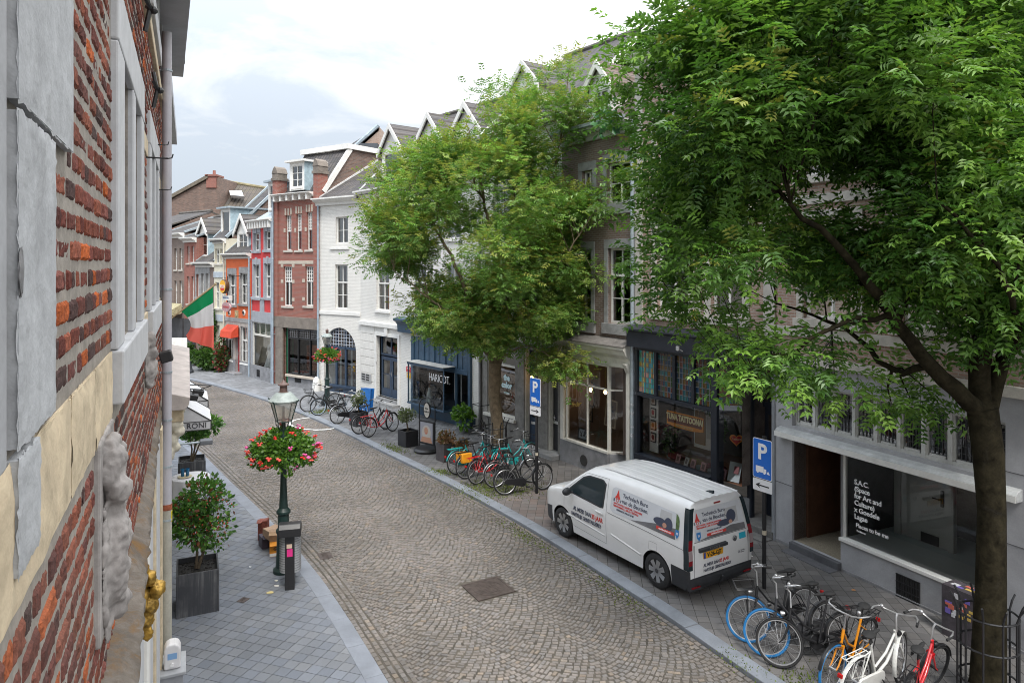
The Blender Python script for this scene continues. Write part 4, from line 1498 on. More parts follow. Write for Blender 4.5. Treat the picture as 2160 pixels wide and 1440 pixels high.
m_.build('pot', flat('pot_grey', (.25, .25, .25), .6), iv2)
F3=Facade(FP[3], FP[2])
h=F3.root('art_shop_house', 'brown brick house with grey window surrounds above the white art shop bay')
L3=F3.L
ztp=F3.z(1300, 262)
rw=[RC(F3, 1211, 529, 676, 1247), RC(F3, 1283, 524, 681, 1330), RC(F3, 1228, 362, 441, 1250), RC(F3, 1280, 346, 431, 1331)]
zc=F3.z(1190, 712)
x0, x1=F3.x(1190), L3-.10
shell(h, F3, 8, ztp, B_OLD, rw+[(x0+.08, x1-.05, 0.05, zc-.45)], reveal=.16)
for r in rw:
 surround(h, r, .17, .02, STONE, top=.26, sillh=.3)
 window(h, *r, 2, .64 if r[3]-r[2]>1.6 else None, 2 if r[3]-r[2]>1.6 else 2, y=.13, fw=.06, toprows=1)
cornice(h, -.05, L3, ztp, .32, .4, pm('aged_white', (.62, .62, .58), .6, .15, 3, .1, dirt=.2))
gt=MB()
gt.box(-.05, L3, -.5, -.36, ztp, ztp+.1)
gt.build('gutter', ZINC, h, bevel=.01)
roof_gable(h, 0, L3, 8, ztp+.02, ztp+3.4, tiles('brown_pantiles', (.085, .062, .052), (.13, .09, .075)), coping=ZINC)
dormer(h, F3.x(1266, .3), F3.x(1290, .3)-F3.x(1243, .3), F3.z(1250, 268, .3), F3.z(1250, 185, .3), .3, 2.6, .62, WHITE, roofm=tiles('brown_pantiles', (0, 0, 0), (0, 0, 0)))
sk_=MB()
for i in range(2):
 sk_.obox((.5+i*.05, 1.0+.0, ztp+.98), (.35, 0, 0), (0, .42, .36), (0, -.03, .035))
sk_.build('skylight', GLASS if False else ZINC, h)
pipe(h, L3-.02, .0, ztp+.0, -.09, .055)
WS=pm('ivory_paint', (.66, .64, .58), .5, .1, 4, .05, dirt=.15)
cm=MB()
cm.prism([(0, zc-.55), (-.12, zc-.5), (-.16, zc-.34), (-.30, zc-.22), (-.34, zc-.12), (-.40, zc-.06), (-.40, zc), (0, zc+.16)], x0-.06, x1+.04, axis='x')
cm.build('shop_cornice', WS, h, bevel=.006)
ct=MB()
ct.prism([(-.42, zc+.002), (-.42, zc+.03), (0, zc+.20), (0, zc+.165)], x0-.08, x1+.06, axis='x')
ct.build('cornice_lead', pm('old_lead', (.18, .165, .155), .8, .25, 5, .3, dirt=.3), h)
zsill=F3.z(1203, 922)
ztr=F3.z(1203, 803)
zwt=F3.z(1203, 758)
xwl, xwr=F3.x(1203), F3.x(1289)
xdd=F3.x(1313)
pil=MB()
pil.box(x0-.02, x0+.14, -.14, .05, zsill-.1, zc-.42)
pil.box(x1-.13, x1+.0, -.14, .05, 0.1, zc-.42)
for xx in(x0+.06, x1-.065):
 pil.prism([(-.14, zc-.72), (-.2, zc-.60), (-.28, zc-.46), (-.14, zc-.44)], xx-.07, xx+.07, axis='x')
pil.box(x0+.14, x1-.13, -.12, .05, zc-.60, zc-.44)
pil.build('pilaster', WS, h, bevel=.008)
sf=MB()
sf.box(xwl-.06, xwl, -.12, -.02, zsill, zwt+.05)
sf.box(xwl, xwr, -.12, -.02, zwt, zwt+.08)
sf.box(xwl-.08, xwr+.03, -.17, 0.0, zsill-.07, zsill)
xmm=(xwl+xwr)/2
sf.box(xmm-.022, xmm+.022, -.11, -.03, zsill, zwt)
sf.box(xwl, xwr, -.105, -.035, ztr-.025, ztr+.025)
sf.box(xwr-.03, xwr+.03, -.12, -.01, zsill, zwt+.05)
dv2=Vector((xdd-xwr, .50, 0))
ln=dv2.length
dv2.normalize()
for(za, zb_, t_)in((zsill-.07, zsill, .06), (ztr-.025, ztr+.025, .03), (zwt, zwt+.08, .04)):
 c_=Vector((xwr, -.06, 0))+dv2*ln/2
 sf.obox((c_.x, c_.y, (za+zb_)/2), dv2*ln/2, Vector((dv2.y, -dv2.x, 0))*t_, (0, 0, (zb_-za)/2))
fo_=sf.build('shop_window', WS, h, bevel=.004)
pane(fo_, xwl, xwr, zsill, zwt, -.07, None, 'pane')
q=MB()
e0, e1=Vector((xwr, -.06, 0)), Vector((xdd, .44, 0))
q.quad((*e0[:2], zsill), (*e1[:2], zsill), (*e1[:2], zwt), (*e0[:2], zwt))
q.build('pane', SHOPGLASS, fo_)
bs=MB()
bs.box(x0-.03, xwr+.02, -.15, .0, -.12, zsill-.072)
c_=e0+dv2*ln/2
bs.obox((c_.x, c_.y, (zsill-.072-.12)/2), dv2*ln/2, Vector((dv2.y, -dv2.x, 0))*.08, (0, 0, (zsill+.048)/2))
bs.build('plinth', PLINTH, h, bevel=.01)
vh=MB()
vh.lathe([(.001, 0), (.16, .0), (.16, .02), (.001, .02)], 18, (F3.x(1240), -.172, .26), rot=Matrix.Rotation(R(-90), 4, 'X').to_3x3())
vh.build('cellar_vent', DARK, h)
door(h, xdd+.03, x1-.14, .08, ztr-.03, .46, pm('black_door', (.03, .03, .034), .4, .1, 4, .04), (.55, ztr-.25), 'l', gmar=.12)
window(h, xdd+.03, x1-.14, ztr, zwt, 1, None, 1, y=.45, fm=WS, fw=.06, name='fanlight')
q=MB()
q.box(xdd-.05, x1, -.15, .6, -.12, .075)
q.build('doorstep', PLINTH, h, bevel=.01)
room(h, x0+.1, xdd, zsill-.02, zc-.3, 2.0, pm('art_wall', (.26, .20, .17), .9, .15, 1.3, 0), pm('art_floor', (.2, .17, .15), .7, .2, 2, 0), y=.02)
BULB=flat('lit_bulb', (1.0, .62, .28), .4, 0, 14.0)
for i, (px_, py_)in enumerate(((1246, 822), (1277, 827))):
 b_=empty('pendant_lamp', F3.P(F3.x(px_, .5), .5, F3.z(px_, py_, .5)), F3.ang, ('left one of two lit bulbs hanging in the white art shop window', 'right one of two lit bulbs hanging in the white art shop window')[i], 'lamp', 'lit bulbs in the art shop')
 m_=MB()
 m_.ball((0, 0, 0), .05, .05, .065, 10, 8)
 m_.build('bulb', BULB, b_, smooth=60)
 m_=MB()
 m_.tube([(0, 0, .06), (0, 0, 1.0)], .006, 5)
 m_.lathe([(.022, .05), (.025, .12), (.01, .13)], 8)
 m_.build('cord', pm('brass', (.4, .3, .1), .4, .1, 5, 0, metal=.7), b_)
def frame_pic(F, x, y, z, w, hh, fmat, pmat, label, rz=0.0, tilt=0.0, ink=None):
 t=empty('framed_picture', F.P(x, y, z), F.ang+rz, label, 'picture')
 m_=MB()
 k=.035
 for a in((-w/2, -w/2+k, 0, hh), (w/2-k, w/2, 0, hh), (-w/2+k, w/2-k, 0, k), (-w/2+k, w/2-k, hh-k, hh)):
  m_.box(a[0], a[1], -.02, .012, a[2], a[3])
 M_=Matrix.Rotation(tilt, 4, 'X')
 m_.xf(M_)
 m_.build('picture_frame', fmat, t)
 m_=MB()
 m_.quad((-w/2+k, -.004, k), (w/2-k, -.004, k), (w/2-k, -.004, hh-k), (-w/2+k, -.004, hh-k))
 if ink:
  random.seed(int(x*100))
  for _ in range(ink):
   a, b=random.uniform(-w*.36, w*.3), random.uniform(hh*.15, hh*.75)
   m_.quad((a, -.006, b), (a+random.uniform(.03, w*.2), -.006, b+random.uniform(0, .05)), (a+random.uniform(.02, .1), -.006, b+random.uniform(.05, .14)), (a, -.006, b+.04), 1)
 m_.xf(M_)
 m_.build('print', [pmat, flat('print_ink', (.08, .08, .1), .8)], t)
 return t
PAPER=flat('art_paper', (.55, .50, .46), .8)
frame_pic(F3, F3.x(1243, .9), .9, F3.z(1243, 855, .9), .5, .75, BLACK, flat('artp1', (.30, .24, .21), .8), 'tall black framed drawing hanging behind the art shop window, the upper one', ink=6)
frame_pic(F3, F3.x(1242, .9), .9, F3.z(1242, 888, .9), .38, .52, BLACK, flat('artp2', (.32, .26, .23), .8), 'smaller black framed drawing hanging below the tall one in the art shop', ink=4)
frame_pic(F3, F3.x(1286, .25), .25, F3.z(1286, 900, .25), .62, .78, pm('pale_wood', (.45, .36, .25), .6, .1, 5, 0), flat('artp3', (.20, .14, .11), .8), 'large tilted picture in a pale wooden frame in the art shop window', rz=-.2, tilt=-.12, ink=16)
frame_pic(F3, F3.x(1229, .12), .12, zsill+.0, .46, .34, BLACK, flat('artp4', (.42, .46, .52), .8), 'small black framed landscape sketch standing on the art shop sill', tilt=-.15, ink=10)
text('lettering', 'finder', .20, pm('gold_leaf', (.50, .34, .08), .4, .1, 5, 0, metal=.4), h, facing(F3.x(1219), -.076, F3.z(1219, 852))@Matrix.Rotation(.25, 4, 'Z'), .002, shear=.5)
for zz, hh in((1.35, .10), (1.6, .07), (1.95, .09), (2.2, .06)):
 ck=MB()
 ck.tube([(L3-.02, -.09, zz), (L3-.02, -.09, zz+hh)], .058, 12)
 ck.build('pipe_sleeve', pm('old_stickers', (.5, .52, .55), .7, .5, 30, .1), h)
F4=Facade(FP[4], FP[3])
h=F4.root('salon_house', 'whitewashed house above the brown salon window and two dark doors')
L4=F4.L
ztp=F4.z(1100, 268)
r1=RC(F4, 1030, 738, 868, 1088)
dA, dB=(F4.x(1107), F4.x(1134)), (F4.x(1157), F4.x(1179))
zd=F4.z(1107, 770)
zgf=F4.z(1030, 722)
up=[RC(F4, 1040, 560, 660, 1074), RC(F4, 1110, 552, 665, 1146), RC(F4, 1040, 400, 480, 1074), RC(F4, 1110, 385, 470, 1146)]
shell(h, F4, 8, ztp, WHITEWALL, up+[r1, (dA[0], dA[1], .12, zd+.55), (dB[0], dB[1], .12, zd+.55)])
for r in up:
 window(h, *r, 2, .65, 2, y=.12, sill=.06, sillm=WHITE, curtain=.25)
gsm=MB()
xl_=F4.x(1026)
gw=[]
wall_mb(gsm, .02, L4-.01, -.1, zgf, [(r1[0], r1[1], r1[2], r1[3]), (dA[0], dA[1], .12, zd+.55), (dB[0], dB[1], .12, zd+.55)], -.04, .03)
gsm.build('stone_front', pm('stained_stone', (.225, .215, .20), .85, .25, 3, .35, dirt=.4), h)
band(h, 0, L4, zgf, zgf+.16, .14, pm('stained_stone', (0, 0, 0)), 'string_course')
rl=MB()
rl.box(r1[0]-.12, r1[1]+.08, -.16, -.042, r1[2]-.10, r1[2]-.004)
rl.build('sill', WS, h, bevel=.008)
window(h, *r1, 1, .80, 1, 1, 2, y=.06, fm=WS, fw=.07, name='shop_window')
BRN=pm('salon_brown', (.33, .19, .105), .6, .1, 3, 0)
q=MB()
zb_=r1[2]+(r1[3]-r1[2])*.79
q.quad((r1[0]+.04, .20, r1[2]), (r1[1]-.04, .20, r1[2]), (r1[1]-.04, .20, zb_), (r1[0]+.04, .20, zb_))
q.build('window_film', BRN, h)
q=MB()
cxx, czz=r1[1]-.28, (r1[2]+zb_)/2+.3
q.tube([(cxx+.48*math.cos(a), .192, czz+.48*math.sin(a))for a in np.linspace(R(95), R(265), 24)], .02, 6)
q.build('film_ring', pm('film_dark', (.08, .05, .035), .6, .1, 3, 0), h)
LB=flat('pale_blue_letters', (.62, .80, .82), .5)
text('lettering', 'the', .26, LB, h, facing(F4.x(1066), .055, F4.z(1066, 797)), .016)
text('lettering', 'color', .27, LB, h, facing(F4.x(1066), .055, F4.z(1066, 813)), .016)
text('lettering', 'company', .09, LB, h, facing(F4.x(1066), .055, F4.z(1066, 828)), .002)
for k in range(3):
 text('lettering', ('hair salon', 'www.thecolor.nl', 'appointments')[k], .07, flat('dull_letters', (.55, .45, .38), .6), h, facing(F4.x(1069), .055, F4.z(1069, 840+6*k)), .001)
door(h, dA[0]+.05, dA[1]-.05, .13, zd, .16, NAVY, (.98, zd-.12), 'l', gmar=.12, letter=.80, gm=SHOPGLASS)
q=MB()
q.quad((dA[0]+.12, .30, 1.0), (dA[1]-.12, .30, 1.0), (dA[1]-.12, .30, zd), (dA[0]+.12, .30, zd))
q.build('door_blind', BRN, h)
window(h, dA[0]+.05, dA[1]-.05, zd+.04, zd+.55, 1, None, 1, y=.17, fm=NAVY, fw=.05, name='fanlight')
door(h, dB[0]+.05, dB[1]-.05, .13, zd, .16, pm('dark_door', (.028, .030, .036), .5, .1, 4, .04), None, 'l', letter=1.02)
window(h, dB[0]+.05, dB[1]-.05, zd+.04, zd+.55, 1, None, 1, y=.17, fm=WS, fw=.05, name='fanlight')
q=MB()
for a, b in(dA, dB):
 q.box(a, a+.05, .0, .16, .13, zd+.55)
 q.box(b-.05, b, .0, .16, .13, zd+.55)
q.build('door_frame', WS, h)
q=MB()
q.box(dA[0]-.15, dB[1]+.15, -.42, .2, -.12, .125)
q.build('doorstep', STONE, h, bevel=.015)
lm=empty('wall_lamp', F4.P(F4.x(1130), -.16, F4.z(1130, 796)), F4.ang, 'small lit lamp above the salon door', 'lamp')
m_=MB()
m_.ball((0, 0, 0), .06, .06, .07, 10, 8)
m_.build('bulb', flat('warm_bulb', (1.0, .55, .16), .4, 0, 9.0), lm, smooth=60)
m_=MB()
m_.tube([(0, .16, .1), (0, .02, .12), (0, 0, .06)], .015, 6)
m_.build('arm', BLACK, lm)
cornice(h, 0, L4, ztp, .3, .35)
roof_gable(h, 0, L4, 8, ztp, ztp+3.6, TERRA, coping=WHITE)
dormer(h, F4.x(1108, .4), 1.5, ztp+.15, ztp+1.5, .4, 2.6, .75)
ch=MB()
cx_w=F4.x(1078, 4)
zr_=ztp+3.2
zt_=F4.z(1078, 198, 4)
ch.box(cx_w-.3, cx_w+.3, 3.8, 4.3, zr_-.8, zt_)
for s_ in(-.14, .14):
 ch.lathe([(.12, 0), (.10, .28), (.13, .3), (.13, .36)], 12, (cx_w+s_, 4.05, zt_))
ch.build('chimney', B_OLD, h)
pipe(h, .06, 0, ztp, -.1, .05, pm('grey_pipe', (.25, .25, .26), .5, .15, 4, .1))
F5=Facade(FP[5], FP[4])
h=F5.root('navy_shop_house', 'wide white painted house with a navy blue shop front and navy double doors')
L5=F5.L
ztp=F5.z(762, 405)
rdoor=(F5.x(795), F5.x(840), .25, F5.z(795, 707))
zs1, zs0=F5.z(871, 708), .05
xs0, xs1=F5.x(871), F5.x(996)
up=[RC(F5, 794, 565, 654, 821), RC(F5, 868, 560, 656, 899), RC(F5, 938, 556, 660, 972), RC(F5, 794, 455, 515, 821), RC(F5, 868, 445, 512, 899), RC(F5, 938, 430, 505, 972)]
shell(h, F5, 8, ztp, WHITEWALL, up+[rdoor, (xs0, xs1, .0, zs1)])
for i, r in enumerate(up):
 window(h, *r, 2, .64 if i<3 else None, 2 if i>2 else 2, y=.12, sill=.08, sillm=WHITE, curtain=.3, curt=pm('orange_curtain', (.75, .16, .02), .9, .1, 10, .2)if False else None)
oc=MB()
r=up[0]
xx=r[0]+(r[1]-r[0])*.62
for k in range(6):
 oc.quad((xx+k*.04, .2+.015*(k%2), r[2]), (xx+k*.04+.04, .2+.015*((k+1)%2), r[2]), (xx+k*.04+.04, .2+.015*((k+1)%2), r[3]-.6), (xx+k*.04, .2+.015*(k%2), r[3]-.6))
oc.build('curtain', pm('orange_curtain', (.75, .16, .02), .9, .1, 10, .2), h)
zc5=F5.z(762, 684)
band(h, .02, F5.x(858), zc5, zc5+.18, .12, WHITE)
ru=MB()
for k in range(8):
 zz=.45+k*(zc5-.45)/8
 ru.box(.04, rdoor[0]-.22, -.03, -.002, zz, zz+(zc5-.45)/8-.025)
ru.build('rustication', pm('white_stucco', (.72, .70, .66), .7, .08, 4, .1, dirt=.1), h, bevel=.008)
ar=MB()
ar.box(rdoor[0]-.16, rdoor[0]-.002, -.05, .05, .1, rdoor[3]+.16)
ar.box(rdoor[1]+.002, rdoor[1]+.16, -.05, .05, .1, rdoor[3]+.16)
ar.box(rdoor[0]-.002, rdoor[1]+.002, -.048, .05, rdoor[3]+.002, rdoor[3]+.16)
cm_=(rdoor[0]+rdoor[1])/2
ar.prism([(cm_-.09, rdoor[3]+.05), (cm_+.09, rdoor[3]+.05), (cm_+.14, zc5-.02), (cm_-.14, zc5-.02)], -.10, -.002)
ar.build('door_surround', WHITE, h, bevel=.008)
zdt=F5.z(795, 748)
door(h, rdoor[0]+.05, rdoor[1]-.05, .26, zdt-.05, .20, NAVY, (.62, zdt-.2), 'r', gm=GLASS, gmar=.12, leaves=2, bars=1)
window(h, rdoor[0]+.04, rdoor[1]-.04, zdt, rdoor[3], 2, None, 1, y=.21, fm=NAVY, fw=.07, name='fanlight')
q=MB()
q.box(rdoor[0]-.1, rdoor[1]+.1, -.34, .22, -.1, .12)
q.box(rdoor[0], rdoor[1], -.05, .22, .12, .25)
q.build('doorstep', STONE, h, bevel=.012)
lb=MB()
ax, bx_, az, bz_=RC(F5, 765, 785, 801, 785)
lb.box(ax, bx_, -.075, -.032, az, bz_, 0)
for i in range(2):
 for j in range(3):
  lb.box(ax+.06+i*(bx_-ax-.1)/2, ax+.02+(i+.85)*(bx_-ax-.1)/2, -.08, -.0755, az+.05+j*(bz_-az)/3.2, az+.11+j*(bz_-az)/3.2, 1)
lb.build('letter_box', [pm('steel_box', (.5, .5, .5), .4, .08, 4, .03, metal=.5), DARK], h)
nb=MB()
nb.box(rdoor[0]+.0, rdoor[0]+.08, -.07, -.052, 1.75, 2.15)
nb.build('bell_panel', WHITE, h, bevel=.006)
for(a, b, c_, d_, col, nm_)in((859, 772, 783, 868, (.5, .02, .04), 'red enamel'), (860, 785, 796, 868, (.72, .42, .02), 'yellow')):
 rr_=RC(F5, a, b, c_, d_)
 m_=MB()
 m_.box(0, rr_[1]-rr_[0], -.02, 0, 0, rr_[3]-rr_[2])
 m_.box(.06, rr_[1]-rr_[0]-.06, -.023, -.0205, .12, .17, 1)
 m_.box(.06, rr_[1]-rr_[0]-.10, -.023, -.0205, .24, .27, 1)
 item('wall_sign', 'small %s plate on the white pier between the doors and the navy shop'%nm_, 'sign', m_, [flat('plate'+nm_, col, .4), flat('plate_text', (.7, .6, .5), .5)], F5, (rr_[0], -.03, rr_[2]))
sf=MB()
y0=-.10
zp=F5.z(871, 763)
sf.box(xs0, xs0+.14, y0, .1, 0, zs1)
sf.box(xs1-.14, xs1, y0, .1, 0, zs1)
npan=5
for i in range(npan):
 a, b=xs0+.14+(xs1-xs0-.28)*i/npan, xs0+.14+(xs1-xs0-.28)*(i+1)/npan
 sf.box(a, b, y0+.05, .0, zp, zs1)
 sf.box(a, a+.06, y0, y0+.05, zp, zs1)
 sf.box(b-.06, b, y0, y0+.05, zp, zs1)
 sf.box(a+.06, b-.06, y0, y0+.05, zp, zp+.08)
 for k in range(2):
  sf.box(a+(b-a)/2-.012, a+(b-a)/2+.012, y0+.035, y0+.049, zp+.08, zs1)
 sf.box(a+.06, b-.06, y0+.036, y0+.048, (zp+zs1)/2-.01, (zp+zs1)/2+.012)
zst=F5.z(886, 842)
xw0, xw1=F5.x(886), F5.x(964)
sf.box(xs0+.14, xs1-.14, y0-.04, .1, zst-.12, zst)
sf.box(xs0+.14, xs1-.14, y0+.02, .1, 0, zst-.12)
for a, b in((xs0+.2, xw0+1.3), (xw0+1.4, xw1), (xw1+.1, xs1-.2)):
 sf.box(a, b, y0-.005, y0+.019, .25, zst-.2)
sf.box(xs0+.14, xs1-.14, y0-.01, .1, zp-.1, zp)
sf.box(xw1, xw1+.1, y0-.0, .1, zst, zp-.1)
fo_=sf.build('shopfront', pm('shop_navy', (.040, .080, .130), .45, .14, 4, .05), h, bevel=.006)
fs=MB()
zf_=F5.z(855, 700)
fs.prism([(0, zf_-.02), (-.20, zf_), (-.22, zf_+.30), (-.30, zf_+.42), (-.42, zf_+.5), (-.42, zf_+.58), (0, zf_+.64)], F5.x(847), xs1+.12, axis='x')
fs.build('shop_cornice', pm('shop_navy', (0, 0, 0)), h, bevel=.006)
cb=MB()
zcn=F5.z(886, 764)
cb.box(xw0, xw1, -.62, y0, zcn, zcn+.10)
for xx in(xw0+.02, xw1-.06):
 cb.box(xx, xx+.04, -.60, -.56, zst, zcn)
cb.box(xw0, xw1, -.62, y0-.042, zst-.06, zst)
cbo=cb.build('window_bay', pm('shop_navy', (0, 0, 0)), h, bevel=.004)
ctp=MB()
ctp.box(xw0-.03, xw1+.03, -.66, y0, zcn+.102, zcn+.12)
ctp.build('canopy', pm('canopy_grey', (.42, .42, .40), .7, .1, 3, .1), cbo)
pane(cbo, xw0+.06, xw1-.06, zst, zcn, -.58, None, 'pane')
q=MB()
for xx in(xw0+.04, xw1-.04):
 q.quad((xx, -.56, zst), (xx, y0, zst), (xx, y0, zcn), (xx, -.56, zcn))
q.build('pane', SHOPGLASS, cbo)
pane(h, xs0+.14, xw0, zst, zp-.1, -.03)
pane(h, xw1+.1, xs1-.14, zst, zp-.1, -.03)
room(h, xs0+.1, xs1-.1, zst-.02, zp, 2.1, pm('navy_shop_wall', (.05, .045, .045), .9, .3, 1.5, 0), pm('navy_shop_floor', (.06, .07, .09), .6, .2, 2, 0), y=.1)
text('lettering', 'HARICOT.', .42, LETW, h, facing((F5.x(907, -.6)+F5.x(945, -.6))/2+.02, -.592, F5.z(925, 799, -.6)), -.005, sx=.74)
cu_=MB()
xc_=F5.x(953)
for k in range(12):
 cu_.quad((xc_-.32+k*.04, .35+.02*(k%2), zst+.2), (xc_-.28+k*.04, .35+.02*((k+1)%2), zst+.2), (xc_-.28+k*.04, .35+.02*((k+1)%2), zp), (xc_-.32+k*.04, .35+.02*(k%2), zp))
cu_.build('curtain', CURTAIN, h)
m_=MB()
m_.lathe([(.07, 0), (.12, .12), (.11, .4), (.05, .58), (.06, .66)], 14)
vz=empty('vase', F5.P(F5.x(906, -.3), -.3, zst), F5.ang, 'tall pale vase with dry twigs in the navy shop window', 'vase')
m_.build('vase_body', pm('vase_glaze', (.52, .58, .56), .3, .1, 4, 0), vz, smooth=50)
m_=MB()
for k in range(9):
 a, b=random.uniform(-.25, .25), random.uniform(-.08, .08)
 m_.tube([(0, 0, .6), (a*.5, b*.5, 1.0), (a, b, 1.35+random.uniform(-.1, .2))], [.008, .006, .003], 5)
m_.build('twigs', pm('twig', (.22, .14, .10), .9, .2, 9, .1), vz)
m_=MB()
m_.lathe([(.01, .0), (.45, .62), (.45, .66), (.0, .66)], 18)
for k in range(4):
 a=k*PI/2+.4
 m_.tube([(0, 0, .62), (.3*math.cos(a), .3*math.sin(a), .0)], .02, 6)
item('round_table', 'dark round table standing inside the navy shop window', 'table', m_, BLACK, F5, (F5.x(927, .6), .6, zst))
cornice(h, 0, L5, ztp, .34, .42)
roof_gable(h, 0, L5, 8, ztp, ztp+3.9, TERRA, coping=pm('white_verge', (.6, .6, .6), .6, .1, 3, .1))
for pxc in(827, 908, 985):
 dormer(h, F5.x(pxc, .4), 1.75, ztp+.2, ztp+1.75, .4, 2.8, 1.0, cols=1, rows=1)
hk=MB()
hk.tube([(F5.x(848), -.02, F5.z(848, 672)), (F5.x(848), -.25, F5.z(848, 668)), (F5.x(848), -.25, F5.z(848, 664))], .015, 6)
hk.build('hook', BLACK, h)
fb=empty('window_plant', F5.P(F5.x(982, -.4), -.42, 0), F5.ang, 'bright green leafy plant boxed at the navy shop sill', 'plant')
m_=MB()
m_.box(-.42, .42, -.12, .16, zst-.30, zst-.08)
m_.build('planter_box', pm('shop_navy', (0, 0, 0)), fb, bevel=.01)
foliage('leaves', [((0, -.08, zst+.10), (.50, .26, .22), 4), ((.22, -.2, zst-.15), (.28, .2, .28), 2), ((-.2, -.15, zst+.05), (.3, .2, .18), 2)], 420, .17, [(.10, .21, .03), (.14, .26, .04), (.07, .16, .025)], fb)
# ================================================================ the houses further along the bend
F6=Facade(FP[6], FP[5])
h=F6.root('arched_house', 'narrow white house with a round arched navy shop window')
L6=F6.L
ztp=F6.z(673, 420)
up=[RC(F6, 708, 458, 514, 734), RC(F6, 707, 558, 651, 733)]
ax0, ax1=F6.x(683), F6.x(751)
arad=(ax1-ax0)/2
axc=(ax0+ax1)/2
zap=F6.z(717, 691)
zspr=zap-arad
zsl=F6.z(708, 812)
shell(h, F6, 8, ztp, WHITEWALL, up+[(ax0, ax1, .0, zap+.02)])
sp_=MB()
K=18
for s_ in(-1, 1):
 pts=[(axc+s_*arad*math.cos(PI/2*k/K), zspr+arad*math.sin(PI/2*k/K))for k in range(K+1)]
 for k in range(K):
  a, b=pts[k], pts[k+1]
  for(q0, q1)in((a, b), ):
   e=axc+s_*arad
   vs=[(q0[0], -.001, q0[1]), (q1[0], -.001, q1[1]), (q1[0], -.001, zap+.025), (q0[0], -.001, zap+.025)]
   sp_.add(vs, [(0, 1, 2, 3)]if s_<0 else[(3, 2, 1, 0)])
   sp_.quad((q0[0], -.001, q0[1]), (q1[0], -.001, q1[1]), (q1[0], .2, q1[1]), (q0[0], .2, q0[1]))
sp_.build('arch_spandrel', WHITEWALL, h)
for r in up:
 window(h, *r, 2, .60 if r is up[1]else None, 2, y=.12, sill=.0, sillm=WHITE, curtain=.42)
band(h, F6.x(697), F6.x(737), up[0][2]-.28, up[0][2]-.18, .06, WHITE)
band(h, 0, L6, F6.z(678, 662), F6.z(678, 655), .05, WHITE)
fr=MB()
ring_=[(axc+arad*math.cos(a), zspr+arad*math.sin(a))for a in np.linspace(0, PI, 25)]
fr.tube([(x_, .16, z_)for x_, z_ in ring_], .06, 6)
zt_=F6.z(708, 733)
fr.box(ax0, ax1, .12, .2, zt_-.06, zt_+.06)
for f_ in(.0, .33, .62, 1.0):
 xx=ax0+(ax1-ax0)*f_
 zt2=zspr+math.sqrt(max(0, arad**2-(xx-axc)**2))
 fr.box(max(ax0, xx-.05), min(ax1, xx+.05), .12, .2, zsl if f_>.2 else .1, zt2)
fr.box(ax0+(ax1-ax0)*.0, ax1, .06, .22, zsl-.10, zsl)
fr.box(ax0, ax1, .14, .2, .0, zsl-.1)
fo_=fr.build('arched_window', NAVY, h)
lat=MB()
for k in range(1, 12):
 xx=ax0+(ax1-ax0)*k/12
 lat.box(xx-.012, xx+.012, .10, .115, zt_+.06, zspr+math.sqrt(max(0, arad**2-(xx-axc)**2)))
for k in range(1, 6):
 zz=zt_+(zap-zt_)*k/6
 wd=math.sqrt(max(0, arad**2-max(0, zz-zspr)**2))
 lat.box(axc-wd, axc+wd, .099, .114, zz-.012, zz+.012)
lat.build('lattice', pm('pale_bars', (.45, .47, .52), .5, .1, 4, 0), fo_)
g_=MB()
g_.add([(x_, .17, z_)for x_, z_ in ring_]+[(ax0, .17, zsl), (ax1, .17, zsl)][::1], [tuple(list(range(25))+[25, 26])])
g_.build('pane', GLASS, fo_)
cu_=MB()
for k in range(10):
 xx=ax0+.08+k*.05
 cu_.quad((xx, .25+.02*(k%2), zsl-.6), (xx+.05, .25+.02*((k+1)%2), zsl-.6), (xx+.05, .25+.02*((k+1)%2), zt_), (xx, .25+.02*(k%2), zt_))
for xx in(ax0+(ax1-ax0)*.38, ax0+(ax1-ax0)*.72):
 cu_.box(xx, xx+.12, .25, .28, zsl, zt_)
cu_.build('curtain', CURTAIN, h)
yf=empty('display_flower', F6.P(F6.x(747), .3, 0), F6.ang, 'big yellow paper flower in the arched shop window', 'decoration')
foliage('petals', [((-.05, .1, F6.z(746, 772)), (.22, .12, .42), 1)], 160, .2, [(.75, .42, .01), (.65, .33, .01)], yf)
m_=MB()
m_.tube([(-.05, .12, zsl-.1), (-.05, .12, F6.z(746, 790))], .015, 6)
m_.build('stem', pm('twig', (0, 0, 0)), yf)
yf=empty('display_flower', F6.P(F6.x(724), .35, 0), F6.ang, 'small yellow paper flower in the middle pane of the arched window', 'decoration')
foliage('petals', [((0, .1, F6.z(724, 783)), (.08, .08, .22), 1)], 40, .14, [(.75, .42, .01)], yf)
m_=MB()
m_.tube([(0, .12, zsl-.1), (0, .12, F6.z(724, 790))], .012, 6)
m_.build('stem', pm('twig', (0, 0, 0)), yf)
cornice(h, -.12, L6, ztp, .34, .42)
zr6=F6.z(805, 338, 4.0)
roof_gable(h, 0, L6, 8, ztp, zr6, TERRA, coping=pm('white_verge', (.6, .6, .6), .6, .1, 3, .1))
pipe(h, .05, 0, ztp-.3, -.1, .05, pm('blue_grey_pipe', (.30, .36, .42), .5, .15, 4, .1))
gs=MB()
gs.lathe([(.20, -.1), (.19, .3), (.15, .55), (.05, .68)], 12, (.0, -.25, 0))
item('guard_stone', 'rounded white guard stone at the corner of the arched white house', 'guard stone', gs, WHITE, F6, (.05, .05, 0), smooth=50)
F7=Facade(FP[7], FP[6])
h=F7.root('tall_brick_house', 'tall red brick house with brick corner piers and a mansard roof')
L7=F7.L
ztp=F7.z(583, 412)
tops=[RC(F7, 602.5, 454.7, 528, 614.5), RC(F7, 625, 451.5, 528, 636), RC(F7, 647, 448, 527, 658.5)]
